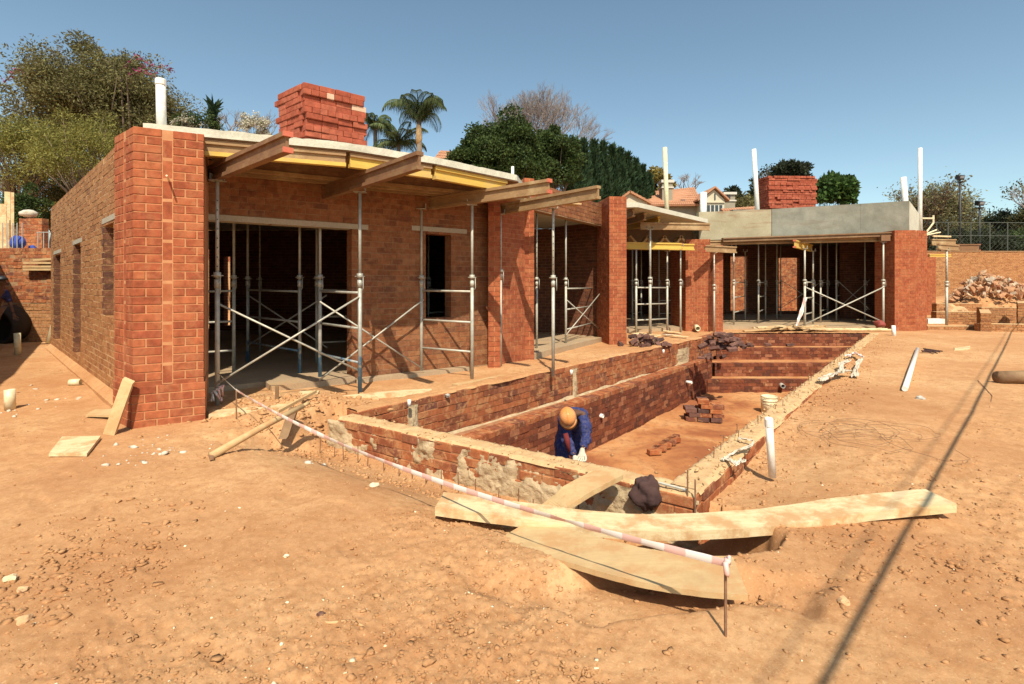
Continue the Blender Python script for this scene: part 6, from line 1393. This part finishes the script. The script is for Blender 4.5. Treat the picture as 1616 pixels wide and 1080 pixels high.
for k, (pts, d, lb) in enumerate(((((190,110),(215,88),(240,104),(275,112)), 25, 'arching bougainvillea spray with magenta tips above the white vent pipe'), (((45,125),(30,108),(18,118),(6,132)), 25, 'arching bougainvillea spray with magenta flowers at the picture edge'), (((200,120),(225,110),(255,125)), 24.8, 'shorter bougainvillea spray behind the vent pipe'))):
    base = dp(pts[0][0], d); t = thing('bougainvillea_spray', lb, 'branch', (base.x, d, zz(pts[0][1], d))); P = [(dp(x, d).x, d, zz(y, d)) for x, y in pts]
    g = np.random.default_rng(k); q = MB(); q.tube([(base.x, d+0.5, 2.3)]+[(base.x, d+0.3, 8)]+P, [0.1,0.07]+[0.03]*(len(P)-1)+[0.015], 5); q.build('stem', M['bark'], t, True)
    A_p = np.array(P); seg = g.integers(0, len(P)-1, 70); f = g.random(70)[:, None]; cc = A_p[seg]*(1-f)+A_p[seg+1]*f+g.normal(0, 0.07, (70, 3)); V = leaf_quads(cc, 0.11, g, 0.7)-np.array(WL[t.name]); o = bpy.data.objects.new('flowers', mesh_np('flowers', V, np.arange(len(V)).reshape(-1, 4), M['magenta'])); C.collection.objects.link(o); o.parent = t
tree('shrub', 'rounded white flowering shrub beside the vent pipe', 312, 176, 225, 66, 24, 'leaf_dark', 40, 90, 0.10, 31, cat='shrub', base=2.2)
tree('shrub', 'white flowering shrub beside the big brick cube', 404, 178, 232, 50, 24, 'flower', 36, 110, 0.09, 32, cat='shrub', base=2.2)
tree('shrub', 'small creamy blossomed shrub low over the slab', 296, 180, 215, 40, 23.5, 'flower', 24, 40, 0.07, 34, cat='shrub', base=2.2)
bare('tree', 'leafless twiggy bush between the two flowering shrubs', 365, 168, 225, 55, 25, 8, 'twig', 5, 4, 0.06, base=2.2)
bare('tree', 'leafless twiggy bush hugging the big brick cube', 418, 170, 225, 50, 25, 12, 'twig', 5, 4, 0.06, base=2.2)
def conifer(label, px, ytop, ybot, wpx, d, seed, base=None, group='conifers in a row', leaf='leaf_conifer', n=2600):
    g = np.random.default_rng(seed); ct = dp(px, d); z1 = zz(ytop, d); gz = g1(ct.x, d) if base is None else base; R0 = wpx/2/F*d; t = thing('conifer', label, 'tree', (ct.x, d, gz), group)
    f = g.random(n)**0.8; a = g.uniform(0, 6.28, n); prof = np.minimum(1, ((1-f)*2.4+0.03)**0.85)*(0.8+0.3*vn(a*2+seed, f*14)); r = R0*prof*(0.75+0.25*g.random(n)); H = z1-gz
    P = np.stack([ct.x+r*np.cos(a), d+r*np.sin(a), gz+0.3+f*(H-0.3)], 1); o3 = np.stack([np.cos(a)*0.5, np.sin(a)*0.5, np.full(n, 1.3)], 1)
    V = leaf_quads(P, 0.50 if H > 5 else 0.25, g, 0.26, 0.9, o3)-np.array([ct.x, d, gz]); o = bpy.data.objects.new('crown', mesh_np('crown', V, np.arange(len(V)).reshape(-1, 4), M[leaf])); C.collection.objects.link(o); o.parent = t
    q = MB(); q.tube([(ct.x, d, gz-0.1), (ct.x, d, z1-H*0.12)], [0.16, 0.03], 6); q.build('trunk', M['bark'], t); return t
conifer('small dark conifer behind the slab beside the flowering shrub', 337, 168, 220, 20, 25, 41, 2.2, None, n=900)
cl_ = ['first', 'second', 'third', 'fourth', 'fifth', 'sixth', 'seventh', 'eighth', 'ninth', 'tenth']
for k, (px, yt) in enumerate(((905,228),(921,226),(937,228),(952,230),(966,234),(979,240),(991,246),(1003,256),(1014,266),(1024,280))):
    conifer(f'dark conifer, {cl_[k]} in the row counted from the big round tree', px, yt, 330, 26, 38+k*1.2, 50+k, n=3000)
tree('tree', 'dark round topped evergreen, biggest behind the front wing', 800, 190, 330, 150, 34, 'leaf_dark', 150, 330, 0.17, 61, rc=0.24, asp=0.6, trunk=True)
tree('tree', 'dark evergreen lobe nearest the palms', 745, 212, 320, 76, 33, 'leaf_dark', 70, 280, 0.17, 62, asp=0.6)
tree('tree', 'dark evergreen standing between the round tree and the conifers', 872, 200, 325, 90, 35, 'leaf_dark', 90, 300, 0.17, 63, asp=0.6)
bare('tree', 'wide leafless purple grey tree above the dark evergreens', 845, 158, 285, 170, 44, 71, 'twig', 10, 7, 0.20, spread=0.36)
tree('tree', 'mustard yellow tree beyond the end of the conifer row', 1035, 268, 320, 48, 52, 'leaf_mustard', 40, 110, 0.30, 64)
bare('tree', 'small leafless tree behind the neighbouring chimney', 1085, 268, 312, 55, 55, 72, 'twig', 6, 4, 0.13)
tree('tree', 'dark gum tree behind the second neighbouring chimney', 1158, 297, 345, 44, 60, 'leaf_gum', 40, 110, 0.35, 65, rc=0.3)
tree('tree', 'dark gum tree just behind the leaning white pipe', 1208, 280, 345, 62, 60, 'leaf_gum', 46, 90, 0.38, 66, rc=0.26)
tree('tree', 'rounded dark gum tree topping the smaller brick cube', 1249, 254, 300, 52, 62, 'leaf_gum', 46, 150, 0.38, 67, rc=0.34)
bare('tree', 'slender sparse tree beside the rounded gum tree', 1216, 258, 300, 34, 63, 73, 'twig', 5, 4, 0.09, leaf=('leaf_gum', 2, 0.3, 0.25))
tree('tree', 'reddish brown thicket below the gum trees', 1190, 312, 350, 110, 58, 'leaf_brown', 50, 120, 0.30, 68)
tree('tree', 'bright broad leaved green tree beside the smaller brick cube', 1312, 278, 335, 66, 31, 'leaf_shiny', 70, 90, 0.30, 69, asp=0.7, base=2.0)
tree('tree', 'feathery olive acacia behind the fascia corner', 1470, 294, 400, 118, 42, 'leaf_acacia', 110, 150, 0.22, 81, asp=0.25, wisp=1.0, rc=0.28, shell=0.3)
bare('tree', 'twiggy limbs of a second acacia inside the feathery one', 1465, 290, 390, 110, 41, 82, 'bark', 8, 5, 0.16, leaf=('leaf_acacia', 3, 0.2, 0.3))
tl = ['dark olive tree beside the tall floodlight', 'dark olive tree between the two floodlights', 'shaded tree behind the smaller floodlight', 'shaded tree above the rubble heap', 'dark tree closing the view at the picture edge', 'low dark thicket at the fence behind the lone prop', 'low dark thicket at the fence above the rubble', 'low dark thicket at the fence at the picture edge']
for k, (px, yt, yb, w_, d, lf) in enumerate(((1520,345,420,70,46,'leaf_olive'),(1555,338,420,62,48,'leaf_olive'),(1590,330,420,70,46,'leaf_gum'),(1628,322,420,70,44,'leaf_olive'),(1660,300,420,80,44,'leaf_gum'),(1500,368,430,80,40,'leaf_gum'),(1560,365,430,80,40,'leaf_gum'),(1615,362,430,80,40,'leaf_dark'))):
    tree('tree', tl[k], px, yt, yb, w_, d, lf, 60, 130, 0.24, 90+k, asp=0.4, wisp=0.7, group='trees beyond the sports fence')
bare('tree', 'sparse twigs of a tall tree at the far picture edge', 1625, 275, 345, 60, 43, 99, 'twig', 5, 4, 0.1, leaf=('leaf_olive', 2, 0.2, 0.3))
# palms
def palm(label, px, ycr, ybase, d, seed, nf=15, L=2.0, scale=1.0, elev=(0.2, 1.2), tr=0.16, droop=1.0, bulge=False):
    g = random.Random(seed); ct = dp(px, d); zc = zz(ycr, d); gz = g1(ct.x, d); t = thing('palm_tree', label, 'palm tree', (ct.x, d, gz)); q = MB()
    q.tube([(ct.x, d, gz-0.1), (ct.x+0.05, d, gz+(zc-gz)*0.6), (ct.x, d, zc)], [tr*1.2, tr, tr*0.75], 10); q.build('trunk', M['bark'], t, True)
    if bulge: q = MB(); q.tube([(ct.x, d, zc-1.35), (ct.x, d, zc-1.05), (ct.x, d, zc-0.6), (ct.x, d, zc)], [tr*0.85, tr*1.15, tr*0.95, tr*0.5], 10); q.build('crownshaft', M['plank2'], t, True)
    for k in range(nf):
        a = k*2.4+g.uniform(-.3,.3); el = elev[0]+(elev[1]-elev[0])*g.random(); hd_ = Vector((math.cos(a), math.sin(a), 0)); p = Vector((ct.x, d, zc)); ln = L*g.uniform(0.8, 1.15)*scale; pts = [p.copy()]; n = 12
        for i in range(n): e2 = el-droop*2.3*(i/n)**1.5; p = p+(hd_*math.cos(e2)+Vector((0,0,math.sin(e2))))*(ln/n); pts.append(p.copy())
        q = MB(); q.tube(pts, [0.035*(1-i/(n+1))+0.008 for i in range(n+1)], 4, caps=False); sdv = Vector((-hd_.y, hd_.x, 0))
        for i in range(1, n+1):
            for s_ in (-1, 1):
                for m_ in range(4):
                    f = (i-1+m_/4)/n; b_ = pts[i-1].lerp(pts[i], m_/4); ll = ln*0.30*math.sin(math.pi*min(1, 0.18+f*0.82))+0.12; w_ = 0.019
                    d1 = (sdv*s_*0.75+hd_*0.35+Vector((0,0,0.1))).normalized(); tan = hd_*w_
                    m1 = b_+d1*ll*0.45; e1 = m1+(d1*0.35+Vector((g.uniform(-.1,.1),g.uniform(-.1,.1),-0.95*droop))).normalized()*ll*0.75; z_ = len(q.v)
                    q.v += [tuple(b_-tan*0.6), tuple(b_+tan*0.6), tuple(m1+tan), tuple(m1-tan), tuple(e1)]; q.f += [(z_, z_+1, z_+2, z_+3), (z_+3, z_+2, z_+4)]
        q.build('frond', M['leaf_palm'], t)
palm('tall queen palm with long drooping fronds behind the slab', 661, 186, 250, 26, 3, 15, 2.0, 1.0, (0.5, 1.5), 0.15, 1.05, True)
palm('shorter palm with stiff spreading fronds next to the tall palm', 629, 226, 250, 28, 5, 13, 1.8, 1.0, (0.0, 1.35), 0.13, 0.75)
palm('palm half hidden by the big brick cube', 592, 200, 250, 29, 8, 11, 1.6, 1.0, (0.3, 1.3), 0.14, 1.2)

# ------------------------------------------------------------------ neighbour's houses
def box_part(t, name, x0, x1, y0, y1, z0, z1, mat, kind=None): q = MB(); q.box(((x0+x1)/2,(y0+y1)/2,(z0+z1)/2), (x1-x0,y1-y0,z1-z0)); return q.build(name, M[mat], t, kind=kind)
D_ = 45.0
def X_(px, d=D_): return (px-CX)/F*d
def Zy(py, d=D_): return zz(py, d)
def roofslab(t, p0, p1, p2, p3, name='roof', rows=9, cols=30):
    """tiled roof plane: eave p0->p1, ridge p3->p2"""
    p0, p1, p2, p3 = map(Vector, (p0, p1, p2, p3)); n = (p1-p0).cross(p3-p0).normalized(); n = n if n.z > 0 else -n; q = MB(); q.hexa([p0-n*0.12, p1-n*0.12, p2-n*0.12, p3-n*0.12, p0, p1, p2, p3]); r = q.build(name, M['roof_tile'], t)
    q = MB()
    for i in range(rows):
        a, b = i/rows, (i+1)/rows; A1, B1 = p0.lerp(p3, a), p1.lerp(p2, a); A2, B2 = p0.lerp(p3, b), p1.lerp(p2, b)
        for j in range(cols):
            c, e = j/cols, (j+0.86)/cols; q.hexa([A1.lerp(B1,c)+n*0.005, A1.lerp(B1,e)+n*0.005, A2.lerp(B2,e)+n*0.005, A2.lerp(B2,c)+n*0.005, A1.lerp(B1,c)+n*0.07, A1.lerp(B1,e)+n*0.07, A2.lerp(B2,e)+n*0.03, A2.lerp(B2,c)+n*0.03])
    q.build('roof_tiles', M['roof_tile'], t, kind='stuff'); return r
t = thing('neighbour_house', 'cream neighbouring house with terracotta tiled gables and a square chimney', 'house', (X_(1080), D_, 3))
box_part(t, 'wall', X_(1000), X_(1108), D_+1.0, D_+7, 3, Zy(322), 'taupe_wall')
roofslab(t, (X_(998), D_+0.4, Zy(323)), (X_(1112), D_+0.4, Zy(322)), (X_(1128), D_+5, Zy(300, D_+5)+0.25), (X_(1015), D_+5, Zy(306, D_+5)), rows=8, cols=34)
q = MB(); g0, g1_, ga = X_(1106), X_(1143), X_(1127); q.add([(g0,D_,3),(g1_,D_,3),(g1_,D_,Zy(315)),(ga,D_,Zy(299)),(g0,D_,Zy(315)),(g0,D_+6,3),(g1_,D_+6,3),(g1_,D_+6,Zy(315)),(ga,D_+6,Zy(299)),(g0,D_+6,Zy(315))], [(0,1,2,3,4),(9,8,7,6,5),(1,6,7,2),(2,7,8,3),(3,8,9,4),(4,9,5,0)]); q.build('gable_wall', M['cream_wall'], t)
for a, b in (((g0-0.35, Zy(318)), (ga, Zy(297.5))), ((g1_+0.35, Zy(318)), (ga, Zy(297.5)))):
    q = MB(); q.hexa([(a[0],D_-0.3,a[1]),(b[0],D_-0.3,b[1]),(b[0],D_+6,b[1]),(a[0],D_+6,a[1]),(a[0],D_-0.3,a[1]+0.16),(b[0],D_-0.3,b[1]+0.16),(b[0],D_+6,b[1]+0.16),(a[0],D_+6,a[1]+0.16)]); q.build('roof', M['roof_tile'], t)
w1 = box_part(t, 'window', X_(1114), X_(1140), D_-0.05, D_+0.01, Zy(340), Zy(324), 'window')
for px in (1114, 1120.5, 1127, 1133.5, 1140): q = MB(); q.box((X_(px),D_-0.08,(Zy(340)+Zy(324))/2), (0.09,0.05,Zy(324)-Zy(340))); q.build('frame', M['frame_w'], w1)
box_part(t, 'attic_window', X_(1127), X_(1129), D_-0.05, D_+0.01, Zy(316), Zy(306), 'window')
box_part(t, 'string_course', g0, g1_, D_-0.12, D_-0.004, Zy(320.5), Zy(319), 'cream_wall')
ch = box_part(t, 'chimney', X_(1053), X_(1070), D_+1.5, D_+2.5, Zy(330), Zy(283), 'taupe_wall'); q = MB(); q.box(((X_(1053)+X_(1070))/2, D_+2, Zy(281)), (X_(1072)-X_(1051), 1.25, 0.25)); q.build('chimney_cap', M['frame_w'], ch)
q = MB(); q.box(((X_(1053)+X_(1070))/2, D_+2, Zy(291)), (X_(1071.5)-X_(1051.5), 1.2, 0.12)); q.build('chimney_band', M['frame_w'], ch); q = MB(); q.box((X_(1058), D_+1.45, Zy(286)), (0.2, 0.12, 0.4)); q.build('flue_opening', M['black'], ch)
dw = box_part(t, 'roof_window', X_(1083), X_(1090), D_+1.4, D_+2.6, Zy(316), Zy(311), 'window')
q = MB(); q.add([(X_(974),D_-2,3),(X_(1012),D_-2,3),(X_(1012),D_-2,Zy(318,D_-2)),(X_(985),D_-2,Zy(304,D_-2)),(X_(974),D_-2,Zy(312,D_-2)),(X_(974),D_+3,3),(X_(1012),D_+3,3),(X_(1012),D_+3,Zy(318,D_-2)),(X_(985),D_+3,Zy(304,D_-2)),(X_(974),D_+3,Zy(312,D_-2))], [(0,1,2,3,4),(9,8,7,6,5),(1,6,7,2),(2,7,8,3),(3,8,9,4),(4,9,5,0)]); q.build('gable_wall', M['cream_wall'], t)
roofslab(t, (X_(1018), D_-2.3, Zy(321,D_-2)), (X_(1018), D_+3, Zy(321,D_-2)), (X_(985), D_+3, Zy(302.5,D_-2)), (X_(985), D_-2.3, Zy(302.5,D_-2)), rows=6, cols=14)
roofslab(t, (X_(970), D_-2.3, Zy(314,D_-2)), (X_(970), D_+3, Zy(314,D_-2)), (X_(985), D_+3, Zy(302.5,D_-2)), (X_(985), D_-2.3, Zy(302.5,D_-2)), rows=4, cols=14)
t = thing('chimney_stack', 'free standing square taupe chimney beside the cream gable', 'chimney', (X_(1152), D_+3, 3)); d5 = D_+3
st = box_part(t, 'stack', X_(1143,d5), X_(1160,d5), d5, d5+1.2, 3, Zy(307,d5), 'taupe_wall'); q = MB(); q.box((X_(1151.5,d5), d5+0.6, Zy(305.5,d5)), (X_(1162,d5)-X_(1141,d5), 1.5, 0.22)); q.build('cap', M['frame_w'], t); q = MB(); q.box((X_(1151.5,d5), d5+0.6, Zy(317,d5)), (X_(1161.5,d5)-X_(1141.5,d5), 1.4, 0.12)); q.build('band', M['frame_w'], t); q = MB(); q.box((X_(1150,d5), d5-0.03, Zy(311,d5)), (0.25, 0.1, 0.45)); q.build('flue_opening', M['black'], t)
t = thing('neighbour_house', 'low terracotta roof glimpsed behind the slab near the palms', 'house', (X_(690,40), 40, 2)); box_part(t, 'wall', X_(676,40), X_(712,40), 41, 46, 2, Zy(262,40), 'cream_wall'); roofslab(t, (X_(672,40), 40.5, Zy(262,40)), (X_(718,40), 40.5, Zy(264,40)), (X_(712,40), 44, Zy(240,44)), (X_(684,40), 44, Zy(238,44)), rows=6, cols=12)
t = thing('neighbour_house', 'long low terracotta roof ridge behind the fascia beam', 'house', (X_(1185,40), 40, 2)); box_part(t, 'wall', X_(1160,40), X_(1285,40), 41, 46, 2, Zy(345,40), 'cream_wall'); roofslab(t, (X_(1158,40), 40, Zy(352,40)), (X_(1290,40), 40, Zy(348,40)), (X_(1286,40), 43, Zy(322,43)), (X_(1162,40), 43, Zy(330,43)), rows=6, cols=30)

# ------------------------------------------------------------------ sports fence and floodlights
t = thing('mesh_fence', 'tall dark wire mesh fence above the boundary wall', 'fence', (30, 34, 3)); fd = 34.0
for px in (1478, 1496, 1532, 1562, 1590, 1618, 1650): q = MB(); q.tube([(X_(px,fd),fd,2.9),(X_(px,fd),fd,Zy(351,fd))], 0.035, 6); q.build('post', M['fence'], t)
for y in (351, 372): q = MB(); q.tube([(X_(1466,fd),fd,Zy(y,fd)),(X_(1665,fd),fd,Zy(y+1,fd))], 0.022, 5); q.build('rail', M['fence'], t)
q = MB(); x0, x1, za, zb = X_(1466,fd), X_(1665,fd), 3.0, Zy(351,fd); s_ = 0.30; n_w = int((x1-x0)/s_); hh = zb-za
for i in range(-int(hh/s_), n_w):
    for sg in (1, -1):
        xa = x0+i*s_; xb = xa+hh; a = (xa, za if sg > 0 else zb); b = (xb, zb if sg > 0 else za)
        ca_ = max(x0, a[0]); cb_ = min(x1, b[0])
        if cb_ <= ca_: continue
        f0 = (ca_-a[0])/hh; f1 = (cb_-a[0])/hh; q.tube([(ca_, fd-0.02, a[1]+(b[1]-a[1])*f0), (cb_, fd-0.02, a[1]+(b[1]-a[1])*f1)], 0.0035, 3, caps=False)
q.build('wire_mesh', M['fence'], t, kind='stuff')
for px, yt, d, lb in ((1515, 276, 38, 'tall black floodlight mast above the fence'), (1546, 317, 38.5, 'smaller looking black floodlight mast further off')):
    t = thing('floodlight', lb, 'floodlight', (X_(px,d), d, 3)); x = X_(px, d); zt_ = zz(yt, d); h = 9/F*d
    q = MB(); q.tube([(x,d,2.8),(x,d,zt_-h*1.25)], [0.065,0.05], 8); q.build('mast', M['black'], t, True)
    q = MB(); q.box((x,d,zt_-h*1.25), (h*0.85,0.25,0.08)); q.build('crossarm', M['black'], t)
    q = MB(); q.box((x,d,zt_-h*0.45), (h*1.0,0.35,h*0.75), m=Matrix.Rotation(0.35, 3, 'X')); l_ = q.build('lamp_housing', M['black'], t)
    q = MB(); q.box((x,d-0.2,zt_-h*0.5), (h*0.72,0.04,h*0.42), m=Matrix.Rotation(0.35, 3, 'X')); q.build('lamp_glass', M['lampface'], t)
    q = MB(); q.tube([(x,d,zt_-h*1.25),(x,d,zt_-h*0.7)], 0.05, 6); q.build('bracket', M['black'], t)
